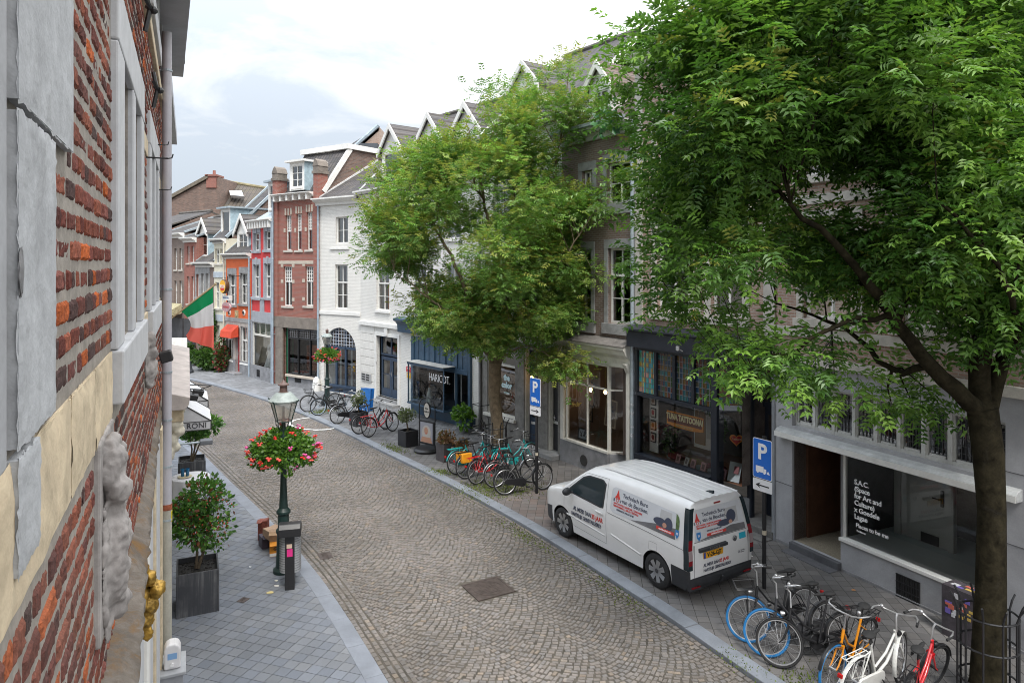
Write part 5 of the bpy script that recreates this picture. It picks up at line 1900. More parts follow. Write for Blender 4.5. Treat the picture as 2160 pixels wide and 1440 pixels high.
mids=[RC(F7, 598, 562, 645, 616), RC(F7, 643.5, 561, 645, 662.5)]
zl1, zl0=F7.z(583, 666), F7.z(583, 689)
sx0, sx1=F7.x(609), L7-.02
shell(h, F7, 8, ztp, B_RED, tops+mids+[(F7.x(598), sx1, .0, zl0)])
for r in tops:
 window(h, *r, 1, .55, 1, 5, 3, y=.12, fw=.05, sill=.12, bar=.03)
for r in mids:
 window(h, *r, 2, .62, 1, 4, 4, y=.12, fw=.05, sill=.14, bar=.03, curtain=.4)
LT=pm('cream_stone', (.48, .42, .35), .85, .15, 4, .2, dirt=.2)
bl=None
def blk_(*a):
 m_=MB()
 m_.box(*a)
 m_.build('stone_block', LT, h)
for r in tops:
 for f_ in(-.12, .38, .85):
  xx=r[0]+(r[1]-r[0])*f_
  blk_(xx, xx+.11, -.02, -.002, r[3]+.02, r[3]+.36)
 blk_(r[0]-.14, r[0]-.003, -.015, -.002, r[2]+.9, r[2]+1.1)
for r in mids:
 for s_ in(-1, 1):
  e=r[0]if s_<0 else r[1]
  for zz in(.25, 1.15, 1.95):
   a, b=(e-.2, e-.003)if s_<0 else(e+.003, e+.2)
   blk_(a, b, -.015, -.002, r[2]+zz, r[2]+zz+.17)
band(h, F7.x(584), F7.x(667), mids[0][3]+.12, mids[0][3]+.28, .02, LT)
band(h, 0.05, L7, zl0, zl1, .08, BROWNST, 'lintel')
cornice(h, F7.x(582), F7.x(664), ztp, .2, .42, WHITE, brackets=6)
for a, b, cap in((578, 588, 366), (664, 674, 351)):
 m_=MB()
 x0, x1=F7.x(a), F7.x(b)
 zc_=F7.z(a, cap+16)
 m_.box(x0, x1, -.09, .5, zl1, zc_)
 po=m_.build('pier', B_RED, h)
 m_=MB()
 c_=(x0+x1)/2
 m_.box(x0-.06, x1+.06, -.15, .56, zc_, zc_+.14)
 m_.box(x0-.02, x1+.02, -.10, .5, zc_+.14, zc_+.36)
 m_.prism([(x0-.05, zc_+.36), (x1+.05, zc_+.36), (c_+.12, zc_+.62), (c_, zc_+.72), (c_-.12, zc_+.62)], -.12, .52)
 m_.build('pier_cap', BROWNST, po, bevel=.01)
zm=F7.z(712, 318, 1.9)
mr=MB()
x0, x1=.0, L7
mr.add([(x0+.3, .3, ztp), (x1-.25, .3, ztp), (x1-.0, 1.9, zm), (x0, 1.9, zm), (x0+.3, .6, ztp), (x1-.25, .6, ztp), (x1, 2.2, zm), (x0, 2.2, zm)], [(0, 1, 2, 3), (7, 6, 5, 4), (0, 3, 7, 4), (1, 5, 6, 2)])
mr.build('roof', TERRA, h)
sd_=MB()
for xx in(x0+.01, x1-.02):
 sd_.add([(xx, .3, ztp-.4), (xx, 8, ztp-.4), (xx, 8, zm), (xx, 1.9, zm), (xx+.25*(1 if xx<1 else-1), 1.9, zm)], [(0, 1, 2, 3)])
sd_.build('side_wall', B_GABLE, h)
ft=MB()
ft.box(x0-.1, x1+.12, 1.7, 8.1, zm, zm+.26)
for xx in(x1+.02, ):
 ft.obox((xx, 1.1, (ztp+zm)/2), (.06, 0, 0), (0, .86, (zm-ztp)/2), (0, -.10, .07))
ft.build('roof_fascia', WHITE, h)
fl_=MB()
fl_.box(x0, x1, 1.9, 8, zm+.26, zm+.28)
fl_.build('flat_roof', ZINC, h)
dx0, dx1=F7.x(611, .1), F7.x(642, .1)
dormer(h, (dx0+dx1)/2, dx1-dx0, F7.z(612, 403, .1), F7.z(612, 344, .1), .1, 2.0, .6, WHITE, ZINCB, WHITE, cols=2, rows=3, flat_top=True)
gp_=MB()
gp_.box(F7.x(598), sx0, .18, .3, .0, zl0)
gp_.build('shop_door', pm('green_door', (.03, .16, .085), .5, .15, 4, .05), h)
zs7=F7.z(640, 792)
zt7=F7.z(640, 716)
s7=MB()
xm7=F7.x(655)
for xx in(sx0, F7.x(630), xm7, sx1-.05):
 s7.box(xx, xx+.05, -.06, .06, zs7, zl0)
for zz in(zt7, zs7, zl0-.06):
 s7.box(sx0, sx1, -.055, .055, zz, zz+.06)
s7o=s7.build('shop_window', BLACK, h)
pane(s7o, sx0, sx1, zs7, zl0, .0, None, 'pane')
l_=MB()
for k in range(1, 14):
 xx=sx0+(sx1-sx0)*k/14
 l_.box(xx-.008, xx+.008, -.02, -.005, zt7, zl0)
for k in range(1, 5):
 zz=zt7+(zl0-zt7)*k/5
 l_.box(sx0, sx1, -.019, -.006, zz-.008, zz+.008)
l_.build('leading', pm('lead_grey', (0, 0, 0)), s7o)
b7=MB()
b7.box(sx0, sx1, -.05, .2, -.1, zs7-.12)
b7.build('plinth', PLINTH, h)
b7=MB()
b7.box(sx0-.1, sx1, -.16, .2, zs7-.12, zs7)
b7.build('sill', LT, h, bevel=.02)
grate(h, F7.x(624), F7.x(637), .25, .6, -.055)
room(h, sx0, sx1, zs7, zl0, 2.1, pm('deli_wall', (.10, .09, .09), .9, .4, 1.2, 0), pm('deli_floor', (.35, .33, .30), .6, .1, 2, 0), y=.07)
m_=MB()
for k in range(3):
 m_.box(0, .9, 0, .04, k*.42, k*.42+.04)
m_.box(0, .04, 0, .3, 0, 1.25)
m_.box(.86, .9, 0, .3, 0, 1.25)
m_.box(.04, .86, .26, .3, 0, 1.25)
item('shelf', 'orange brown wooden shelf unit inside the brick house shop window', 'shelf', m_, pm('shelf_wood', (.40, .13, .06), .6, .2, 5, 0), F7, (F7.x(647, .9), .9, zs7+.1))
m_=MB()
random.seed(5)
m_.box(-.65, .65, -.2, .2, 0, .05, 1)
for _ in range(26):
 m_.ball((random.uniform(-.5, .5), random.uniform(-.13, .13), .08), .07, .06, .05, 7, 5)
item('display_tray', 'tray of small reddish goods on the sill of the brick house shop', 'tray', m_, [pm('red_goods', (.45, .10, .07), .6, .4, 20, 0), WHITE], F7, (F7.x(640, .35), .35, zs7+.02))
pr7=MB()
pr7.box(F7.x(583), F7.x(598), -.07, .1, -.1, zl0)
pr7.build('side_pier', BROWNST, h, bevel=.01)
pipe(h, .1, 0, ztp-.2, -.16, .05, pm('blue_grey_pipe', (0, 0, 0)))
def small_house(F, name, label, wallm, up, ztp, surr=None, corn=WHITE, ground=None, roof=None, zr=None, cols=2, transom=.62, D=7, cbr=0, sill=None, top=.2, key=False, fm=None):
 hh=F.root(name, label)
 shell(hh, F, D, ztp, wallm, up+(ground or[]), rm=surr)
 for r in up:
  if surr:
   surround(hh, r, .13, .03, surr, top=top, key=key)
  window(hh, *r, cols, transom, 2 if r[3]-r[2]>1.5 else 1, y=.13, fw=.06, sill=None if surr else .05, curtain=.2, fm=fm)
 cornice(hh, -.02, F.L+.02, ztp, .30, .36, corn, brackets=cbr)
 if roof:
  roof_gable(hh, 0, F.L, D, ztp, zr, roof, gm=B_GABLE, coping=ZINC)
 return hh
F8=Facade(FP[8], FP[7])
GST=pm('grey_painted_stone', (.33, .345, .375), .7, .12, 4, .15, dirt=.1)
REDP=pm('raspberry_plaster', (.58, .048, .050), .75, .08, 3, .1, dirt=.06)
ups=[RC(F8, 535.5, 492, 529, 548), RC(F8, 559, 488, 527, 572), RC(F8, 535, 558, 627, 548), RC(F8, 558.5, 556, 627, 572.5)]
zg=F8.z(530, 673)
gw=(F8.x(533.5), F8.x(574), F8.z(533.5, 779), F8.z(533.5, 676))
h=small_house(F8, 'raspberry_house', 'raspberry red house with grey window surrounds and a big display window', REDP, ups, F8.z(530, 466), GST, WHITE, [gw], None, None, cbr=9, key=True, top=.3)
pn=MB()
z0, z1=F8.z(533, 655), F8.z(533, 628)
pn.box(.0, F8.L, -.03, -.002, z0-.5, z0)
pn.box(.0, F8.L, -.06, -.002, z1-.04, z1+.06)
for a, b in((0, .14), (F8.L/2-.28, F8.L/2+.28), (F8.L-.2, F8.L)):
 pn.box(a, b, -.03, -.002, z0, z1-.042)
pn.box(0, F8.L, -.035, -.0, zg-.1, z0-.502)
pn.build('grey_panel', GST, h, bevel=.008)
pl8=MB()
wall_mb(pl8, .02, F8.L, -.1, zg-.12, [gw], -.05, .05)
pl8.build('shopfront', GST, h)
window(h, *gw, 1, .73, 1, 1, 3, y=.04, fm=pm('ivory_paint', (0, 0, 0)), fw=.09, name='shop_window', gm=SHOPGLASS)
gg=MB()
zt8=gw[2]+(gw[3]-gw[2])*.74
gg.quad((gw[0], .2, zt8), (gw[1], .2, zt8), (gw[1], .2, gw[3]), (gw[0], .2, gw[3]))
gg.build('green_blind', pm('green_blind', (.10, .16, .09), .8, .2, 4, 0), h)
room(h, gw[0], gw[1], gw[2]+.02, zt8, .9, pm('cream_wall', (.72, .65, .52), .9, .2, 2, 0), pm('cream_floor', (.5, .42, .3), .8, .2, 2, 0), y=.1)
m_=MB()
m_.lathe([(.42, 0), (.34, .3), (.22, .7), (.16, .9), (.20, 1.15), (.17, 1.35), (.07, 1.42), (.05, 1.5)], 14)
item('display_dress', 'white dress on a stand in the red house display window', 'dress', m_, pm('dress_white', (.80, .77, .70), .85, .15, 12, .3), F8, (F8.x(569, .35), .42, gw[2]+.03), smooth=50)
frame_pic(F8, F8.x(551, .84), .84, gw[2]+.55, .8, 1.1, pm('gilt_frame', (.35, .27, .15), .6, .2, 8, 0), flat('mirror_dull', (.30, .27, .22), .6), 'old gilt framed mirror at the back of the red house display window')
m_=MB()
m_.lathe([(.12, 0), (.32, .1), (.36, .26), (.3, .3)], 14)
item('basket', 'round wicker basket on the floor of the red house display window', 'basket', m_, pm('wicker', (.25, .17, .09), .9, .3, 20, .3), F8, (F8.x(548, .5), .5, gw[2]+.02))
q=MB()
q.box(0, F8.L, -.08, -.052, -.1, .72)
q.build('plinth', PLINTH, h)
grate(h, F8.x(545), F8.x(551), .15, .5, -.085)
z8=F8.z(530, 466)
m_=MB()
m_.add([(0, .1, z8), (F8.L, .1, z8), (F8.L, 2.4, z8+1.5), (0, 2.4, z8+1.5), (0, 7, z8+2.9), (F8.L, 7, z8+2.9), (0, 7, z8-1), (F8.L, 7, z8-1), (0, .1, z8-.3), (F8.L, .1, z8-.3)], [(0, 1, 2, 3), (3, 2, 5, 4), (0, 3, 4, 6, 8), (1, 9, 7, 5, 2), (4, 5, 7, 6)])
m_.build('roof', ZINC, h)
dormer(h, F8.x(574, .5), 1.0, F8.z(570, 447, .5), F8.z(570, 385, .5), .5, 2.0, .3, WHITE, ZINCB, ZINC, cols=1, rows=1, flat_top=True)
pipe(h, F8.L-.04, 0, z8-.2, -.12, .045, pm('blue_grey_pipe', (0, 0, 0)))
F9=Facade(FP[9], FP[8])
ORP=pm('orange_plaster', (.70, .145, .045), .75, .08, 3, .1, dirt=.06)
ups=[RC(F9, 482.5, 578, 642, 497), RC(F9, 507, 576, 640, 522)]
zg=F9.z(478, 676)
gws=[RC(F9, 478.5, 688, 757, 492), RC(F9, 508, 688, 764, 523)]
gdr=RC(F9, 497.5, 690, 778, 506.5)
h=small_house(F9, 'orange_house', 'orange house with grey stone windows and a small red door canopy', ORP, ups, F9.z(477, 535), STONE, WHITE, gws+[(gdr[0], gdr[1], .1, gdr[3])], None, None, top=.34)
for r in gws:
 window(h, *r, 2, .62, 2, y=.1, fw=.07, sill=.05, sillm=WHITE)
door(h, gdr[0]+.02, gdr[1]-.02, .1, gdr[3], .12, pm('red_door', (.35, .02, .025), .5, .15, 4, .05), None, 'l')
q=MB()
wall_mb(q, .02, F9.L-.02, -.1, .75, [(gdr[0], gdr[1], .0, .8)], -.04, .04)
q.build('plinth', PLINTH, h)
q=MB()
wall_mb(q, .02, F9.L-.02, .75, zg, [(r[0], r[1], r[2], r[3])for r in gws]+[(gdr[0], gdr[1], .7, gdr[3])], -.035, .035)
q.build('stone_front', pm('painted_stone', (.40, .36, .33), .8, .15, 4, .2, dirt=.2), h)
band(h, 0, F9.L, zg, zg+.22, .06, STONE)
for k, px_ in enumerate((484.5, 515)):
 m_=MB()
 cxx, czz=F9.x(px_), F9.z(px_, 659)
 m_.lathe([(.001, 0), (.1, 0), (.1, .03), (.17, .03), (.17, .06), (.001, .06)], 16, (cxx, -.055, czz), rot=Matrix.Rotation(R(-90), 4, 'X').to_3x3())
 m_.build('oculus', WHITE, h)
 m_=MB()
 m_.lathe([(.001, 0), (.1, 0), (.1, .01), (.001, .01)], 16, (cxx, -.066, czz), rot=Matrix.Rotation(R(-90), 4, 'X').to_3x3())
 m_.build('oculus_hole', DARK, h)
m_=MB()
cxx, czz=F9.x(500), F9.z(500, 664)
m_.box(cxx-.18, cxx+.18, -.05, -.002, czz-.25, czz+.25)
m_.ball((cxx, -.06, czz), .1, .04, .16, 8, 6)
m_.build('carved_plaque', pm('plaque', (.45, .36, .2), .7, .3, 10, .3), h)
can=MB()
a, b=F9.x(481.5), F9.x(505)
zc0, zc1=F9.z(483, 709), F9.z(483, 683)
can.prism([(-.05, zc1), (-.45, zc0+.35), (-.50, zc0), (-.05, zc0+.05)], a, b, axis='x')
can.build('door_canopy', pm('canopy_red', (.62, .07, .03), .7, .1, 4, .1), h, bevel=.01)
z9=F9.z(477, 535)
roof_gable(h, 0, F9.L, 7, z9, z9+3.0, TERRA, gm=B_GABLE, coping=ZINC)
dormer(h, F9.x(512, .3), 1.35, F9.z(500, 533, .3), F9.z(500, 488, .3), .3, 2.4, .85, WHITE, ZINCB, TERRA)
q=MB()
q.box(gdr[0]-.3, gdr[1]+.3, -.5, .0, -.1, .1)
q.build('doorstep', PLINTH, h, bevel=.02)
pipe(h, F9.L-.02, 0, z9-.2, -.12, .045, pm('blue_grey_pipe', (0, 0, 0)))
sg=empty('cafe_sign', F9.P(F9.x(480, -.75), -.0, 0), F9.ang, 'round yellow and red cafe lightbox above two small boards on the orange house', 'sign')
yo=-.75
zc_=F9.z(480, 604, yo)
m_=MB()
m_.tube([(0, 0, zc_+.55), (0, yo, zc_+.55), (0, yo, zc_-1.1)], .025, 6)
m_.build('bracket', BLACK, sg)
RX=Matrix.Rotation(R(90), 4, 'X').to_3x3()
m_=MB()
m_.lathe([(.001, .0), (.36, 0), (.38, .04), (.38, .18), (.36, .22), (.001, .22)], 24, (0, yo-.06, zc_), rot=RX)
m_.build('lightbox_rim', pm('dark_rim', (.08, .03, .01), .5, .1, 5, 0), sg)
m_=MB()
m_.lathe([(.001, .0), (.345, 0), (.345, .012), (.001, .012)], 24, (0, yo-.281, zc_), rot=RX)
m_.build('lightbox_face', flat('box_yellow', (.78, .40, .02), .4), sg)
m_=MB()
m_.box(-.27, .27, yo-.30, yo-.294, zc_-.07, zc_+.09, 0)
m_.prism([(-.25, zc_-.08), (.25, zc_-.08), (.14, zc_-.22), (-.14, zc_-.22)], yo-.30, yo-.294, 1)
m_.build('emblem_band', [flat('band_white', (.75, .7, .6), .5), flat('band_red', (.6, .03, .02), .5)], sg)
text('lettering', 'CAFÉ', .15, flat('sign_red', (.5, .02, .02), .5), sg, facing(0, yo-.303, zc_+.01))
m_=MB()
m_.box(-.36, .36, yo-.1, yo+.1, zc_-.75, zc_-.5)
m_.build('name_board', WHITE, sg)
text('lettering', 'BRAVOURE', .14, flat('sign_blue', (.05, .12, .3), .5), sg, facing(0, yo-.105, zc_-.62))
m_=MB()
m_.lathe([(.001, .0), (.5, 0), (.52, .05), (.5, .1), (.001, .1)], 24, (0, 0, 0), rot=RX)
m_.v=[(x_, y_+yo+.0, z_*.52+zc_-1.12)for x_, y_, z_ in m_.v]
m_.build('oval_board', pm('oval_grey_red', (.42, .26, .27), .6, .15, 6, 0), sg)
text('lettering', 'TAVERNE', .17, flat('sign_red', (0, 0, 0)), sg, facing(0, yo-.11, zc_-1.12))
F10=Facade(FP[10], FP[9])
CRM=pm('cream_plaster', (.66, .62, .50), .75, .08, 3, .1, dirt=.1)
ups=[RC(F10, 453.5, 525, 556, 462), RC(F10, 464, 525, 556, 471), RC(F10, 453, 595, 650, 462), RC(F10, 464, 595, 650, 472)]
gd_=RC(F10, 455, 685, 772, 463)
h=small_house(F10, 'cream_house', 'narrow cream house with paired windows between the orange and grey houses', CRM, ups, F10.z(453, 504), None, WHITE, [(gd_[0], gd_[1], .1, gd_[3])])
band(h, 0, F10.L, F10.z(453, 585), F10.z(453, 573), .05, pm('pale_blue_band', (.42, .47, .52), .7, .1, 3, 0))
band(h, 0, F10.L, F10.z(453, 676), F10.z(453, 662), .06, pm('pale_blue_band', (0, 0, 0)))
door(h, gd_[0], gd_[1], .1, gd_[3], .12, WHITE, (1.0, gd_[3]-.5), 'r')
z10=F10.z(453, 504)
roof_gable(h, 0, F10.L, 7, z10, z10+3.4, TERRA, gm=B_GABLE, coping=ZINC)
dormer(h, F10.L/2+.05, 1.25, z10+.2, z10+1.75, .3, 3.0, .3, WHITE, ZINCB, ZINC, cols=1, rows=1, flat_top=True)
pipe(h, F10.L-.05, 0, z10-.2, -.12, .045, pm('cream_pipe', (.6, .56, .46), .5, .1, 4, 0))
F11=Facade(FP[11], FP[10])
ups=[RC(F11, 414+10*k+.5, 578-k, 626, 421+10*k)for k in range(3)]
h=small_house(F11, 'grey_stone_house', 'grey stone house with three tall windows and a blue clad dormer', B_OLD, ups, F11.z(416, 553), STONE, WHITE, [], None, None, cols=1, transom=.6, top=.4)
z11=F11.z(416, 553)
roof_gable(h, 0, F11.L, 7, z11, z11+2.7, TERRA, gm=B_GABLE, coping=ZINC)
dormer(h, F11.x(430, .4), 1.15, z11+.25, z11+1.9, .4, 2.6, .7, WHITE, ZINCB, TERRA, cols=1)
for(A_, B_, nm, lb_, wx, rows_, ztop, mm)in((FP[12], FP[11], 'red_terrace_house', 'red brick terraced house with two pairs of narrow windows', ((394, 399.5), (403.5, 409.5)), ((519, 555), (583, 640)), 501, B_RED), (FP[13], FP[12], 'brown_terrace_house', 'brown brick terraced house half hidden behind the downpipe', ((367.5, 373.5), (378, 384.5)), ((524, 569), (592, 645)), 492, B_OLD)):
 F_=Facade(A_, B_)
 ups=[RC(F_, a, t_, b_, c_)for(a, c_)in wx for(t_, b_)in rows_]
 h=small_house(F_, nm, lb_, mm, ups, F_.z(wx[1][0], ztop), None, WHITE, [], None, None, cols=2, transom=.6, sill=.05)
 zt=F_.z(wx[1][0], ztop)
 roof_gable(h, 0, F_.L, 7, zt, zt+1.3, TERRA, gm=B_GABLE, coping=ZINC)
 q=MB()
 q.box(.1, F_.L-.1, -.08, -.002, 0, 2.7)
 q.build('shopfront', pm('dark_shopfront', (.05, .05, .055), .5, .3, 3, .1), h)
 if nm[0]=='b':
  q=MB()
  q.prism([(-.08, 3.6), (-1.3, 2.9), (-1.3, 2.75), (-.08, 3.0)], .2, F_.L-.2, axis='x')
  q.build('awning', pm('striped_awning', (.40, .36, .22), .8, .3, 8, .1), h)
F14=Facade(FP[14], FP[13])
h=small_house(F14, 'corner_house', 'brick house furthest along the street behind the flag', B_RED, [(1, 1.9, 4, 6), (2.6, 3.5, 4, 6)], 8.5, None, WHITE)
roof_gable(h, 0, F14.L, 7, 8.5, 9.8, TERRA, gm=B_GABLE)
def bpt(px, py, Y):
 return((px-CX)/FPX*Y, Y, HC+(CY-py)*Y/FPX)
bg_=empty('gabled_building', (-26, 58, 0), 0, 'large brown brick building behind the row with a skylight and chimney', 'building')
def rel(p, o=(-26, 58, 0)):
 return(p[0]-o[0], p[1]-o[1], p[2]-o[2])
Yb=58.0
outl=[rel(bpt(x, y, Yb))for x, y in((340, 432), (440, 378), (462, 374), (463, 470), (463, 600), (340, 600))]
m_=MB()
n_=len(outl)
m_.add(outl+[(a, b+9, c)for a, b, c in outl], [tuple(range(n_-1, -1, -1)), tuple(range(n_, 2*n_))]+[(i, (i+1)%n_, (i+1)%n_+n_, i+n_)for i in range(n_)])
m_.build('wall', B_GABLE, bg_)
m_=MB()
a, b=rel(bpt(338, 432, Yb)), rel(bpt(440, 376, Yb))
m_.add([(a[0], -.2, a[2]), (b[0], -.2, b[2]), (b[0], -.2, b[2]+.3), (a[0], -.2, a[2]+.3), (a[0], 9, a[2]), (b[0], 9, b[2]), (b[0], 9, b[2]+.3), (a[0], 9, a[2]+.3)], [(0, 1, 2, 3), (7, 6, 5, 4), (3, 2, 6, 7), (0, 4, 5, 1), (0, 3, 7, 4), (1, 5, 6, 2)])
m_.build('verge', pm('mossy_verge', (.16, .14, .11), .9, .3, 4, .3), bg_)
m_=MB()
r0, r1=rel(bpt(462, 381, Yb+4)), rel(bpt(572, 399, Yb+4))
e0, e1=rel(bpt(463, 455, Yb-.3)), rel(bpt(572, 458, Yb-.3))
m_.add([e0, e1, r1, r0]+[(p[0], p[1]+.3, p[2]-.3)for p in(e0, e1, r1, r0)], [(0, 1, 2, 3), (7, 6, 5, 4), (0, 4, 5, 1), (1, 5, 6, 2), (2, 6, 7, 3), (3, 7, 4, 0)])
ro=m_.build('roof', tiles('brown_roof', (.075, .066, .06), (.11, .09, .075), .3, .36, .5), bg_)
m_=MB()
m_.tube([r0, r1], .16, 8)
m_.build('ridge', pm('mossy_ridge', (.22, .19, .11), .9, .3, 3, .3), ro)
m_=MB()
s0, s1, s2, s3=(rel(bpt(x, y, Yy))for x, y, Yy in((488, 417, Yb+1.4), (516, 419, Yb+1.4), (512, 408, Yb+2.2), (486, 407, Yb+2.2)))
up3=Vector((0, -.25, .2))
m_.add([tuple(Vector(p)+up3)for p in(s0, s1, s2, s3)]+[s0, s1, s2, s3], [(0, 1, 2, 3), (4, 5, 1, 0), (5, 6, 2, 1), (6, 7, 3, 2), (7, 4, 0, 3)])
m_.build('skylight', flat('skylight_glass', (.70, .74, .78), .05, .3), ro)
m_=MB()
ca, cb_=rel(bpt(436, 386, Yb)), rel(bpt(457, 372, Yb))
m_.box(ca[0], cb_[0], -.1, 1.2, ca[2]-.4, cb_[2])
m_.box(ca[0]-.08, cb_[0]+.08, -.2, 1.3, cb_[2], cb_[2]+.15)
m_.lathe([(.14, 0), (.12, .4)], 8, ((ca[0]+cb_[0])/2, .5, cb_[2]+.15))
m_.build('chimney', B_RED, ro)
rg=empty('rear_building', (-7.5, 42, 0), 0, 'rear building with a brick gable rising behind the arched white house', 'building')
rel2=lambda p:rel(p, (-7.5, 42, 0))
g0=[rel2(bpt(x, y, 42))for x, y in((742, 318), (799, 267), (822, 292), (830, 330), (830, 420), (735, 420))]
m_=MB()
n_=len(g0)
m_.add(g0+[(a-2.2, b+5, c)for a, b, c in g0], [tuple(range(n_-1, -1, -1)), tuple(range(n_, 2*n_))]+[(i, (i+1)%n_, (i+1)%n_+n_, i+n_)for i in range(n_)])
m_.build('wall', B_PINK, rg)
m_=MB()
a, b=Vector(g0[0]), Vector(g0[1])
c_=Vector(rel2(bpt(700, 330, 44)))
d_=Vector(rel2(bpt(770, 290, 47)))
m_.add([a, b, d_, c_]+[tuple(p-Vector((0, 0, .25)))for p in(a, b, d_, c_)], [(3, 2, 1, 0), (4, 5, 6, 7), (0, 1, 5, 4), (1, 2, 6, 5), (2, 3, 7, 6), (3, 0, 4, 7)])
ro=m_.build('roof', TERRA, rg)
m_=MB()
m_.tube([a+Vector((0, -.1, .06)), b+Vector((0, -.1, .06))], .12, 6)
m_.build('verge', ZINC, ro)
m_=MB()
p0_, p1_=rel2(bpt(761, 326, 41.6)), rel2(bpt(798, 304, 41.6))
m_.box(p0_[0], p1_[0], -.7, -.02, p0_[2], p1_[2])
m_.build('vent_box', pm('slate_box', (.06, .065, .075), .6, .2, 2, .1), rg)
# ================================================================ the near brick wall on the left
FL=Facade(tuple(-WALL_D*WALL_N), tuple(-WALL_D*WALL_N+WALL_U*12.4))
h=FL.root('old_brick_house', 'old red brick house with toothed grey stone blocks and a pale grey downpipe')
GREYST=pm('weathered_bluestone', (.40, .415, .435), .88, .16, 5, 1.0, dirt=.4, fine=26)
GREYW=pm('painted_greystone', (.50, .51, .53), .75, .09, 4, .25, dirt=.15)
CREAM=pm('marl_stone', (.56, .465, .325), .92, .18, 6, .9, dirt=.35, fine=22)
MORT=pm('old_mortar', (.285, .26, .23), .95, .22, 7, .9, dirt=.25, fine=34)
Z_SB, Z_ST, Z_H=5.32, 5.60, 7.07
wins=[(3.80, 4.18, 4.84, 5.04, 5.68, 5.98), (6.92, 7.24, 7.92, 8.12, 8.78, 9.06), (9.96, 10.28, 10.9, 11.1, 11.7, 12.0)]
holes=[]
for a, b, c, d, e, f in wins:
 holes+=[(b, c, Z_ST, Z_H), (d, e, Z_ST, Z_H)]
 holes+=[(b, c, 8.5, 9.0), (d, e, 8.5, 9.0)]
m_=MB()
wall_mb(m_, -3.0, 12.4, 3.9, 9.2, holes, .0030, .2)
m_.quad((12.4, .007, -.2), (12.4, 6, -.2), (12.4, 6, 9.2), (12.4, .007, 9.2))
m_.quad((-3, 6, -.2), (-3, .007, -.2), (-3, .007, 9.2), (-3, 6, 9.2))
m_.quad((12.4, 6, -.2), (-3, 6, -.2), (-3, 6, 9.2), (12.4, 6, 9.2))
m_.build('mortar_wall', MORT, h)
i_=MB()
i_.quad((-2.9, 1.2, 4.4), (12.3, 1.2, 4.4), (12.3, 1.2, 9.2), (-2.9, 1.2, 9.2))
i_.build('interior_backing', DARK, h)
def bricks():
 taken=[(-3, 2.46, 6.325, 9.2), (-3, 2.16, 5.62, 6.325), (-3, 1.94, 5.36, 5.62)]
 taken+=[(1.5, 3.80, 5.275, 5.61)]
 for i, (a, b, c, d, e, f)in enumerate(wins):
  taken+=[(a, f, Z_SB, Z_H+.30), (a, f, 8.3, 9.2)]
  n=wins[i+1][0]if i<2 else 12.4
  taken+=[(f, n, 5.30, 5.60), (f, n, 6.93, 7.10)]
 taken+=[(-3, 12.4, 8.07, 8.21), (3.14, 3.68, 4.5, 5.30), (6.5, 6.95, 4.95, 5.45)]
 V, F_, Cc=[], [], []
 z=3.95
 gx, gz=10, 5
 row=0
 base=0
 q=[(j*(gx+1)+i, j*(gx+1)+i+1, (j+1)*(gx+1)+i+1, (j+1)*(gx+1)+i)for j in range(gz)for i in range(gx)]
 pal=np.array([(.17, .054, .040), (.14, .046, .037), (.20, .066, .045), (.11, .043, .038), (.225, .075, .048), (.16, .059, .048)])
 while z<9.1:
  hgt=.070+rng.uniform(-.006, .006)
  t=0.9+rng.uniform(-.2, 0)
  head=row%2
  while t<12.35:
   L=(rng.uniform(.085, .12)if rng.uniform()<(.75 if head else .2)else rng.uniform(.17, .235))
   a, b=t+.006, t+L-.006
   if t>6:
    sub=3
   zz0, zz1=z+rng.uniform(-.004, .004), z+hgt+rng.uniform(-.004, .004)
   ok=True
   for(p, r_, s, u)in taken:
    if b>p and a<r_ and zz1>s and zz0<u:
     if a<p-.05:
      b=p-.008
     elif b>r_+.05:
      a=r_+.008
     else:
      ok=False
      break
     if b-a<.04:
      ok=False
      break
   if ok:
    xs=np.linspace(a, b, gx+1)
    zs=np.linspace(zz0, zz1, gz+1)
    X, Z=np.meshgrid(xs, zs)
    ex=np.minimum((X-a), (b-X))
    ez=np.minimum(Z-zz0, zz1-Z)
    e=np.minimum(ex, ez)
    edge=np.clip(e/.012, 0, 1)
    Yv=.0075-(.0095+rng.uniform(-.003, .004))*edge**.5
    rough=.0013
    Yv=Yv+rng.normal(0, rough, X.shape)*edge+rng.uniform(-.004, .004)*(X-a)/(b-a)
    wob=.0030
    X=X+rng.normal(0, wob, X.shape)*.8
    Z=Z+rng.normal(0, wob, X.shape)*.7
    V.append(np.stack([X, Yv, Z], -1).reshape(-1, 3))
    F_.append(np.array(q)+base)
    c=pal[rng.integers(0, len(pal))]*rng.uniform(.75, 1.25)
    u=rng.uniform()
    if u<.075:
     c=np.array([.40, .10, .032])*rng.uniform(.7, 1.2)
    elif u<.20:
     c=np.array([.075, .045, .042])
    n=(gx+1)*(gz+1)
    Cc.append(np.repeat(c[None], n, 0)*rng.uniform(.82, 1.18, (n, 1)))
    base+=n
   t+=L
  z+=hgt+.023
  row+=1
 return np_mesh('brickwork', np.concatenate(V), np.concatenate(F_), tinted('old_brick', .95, 1.0, 75, var=1.0, big=.45, spec=.15), h, np.concatenate(Cc), smooth=False)
bricks()
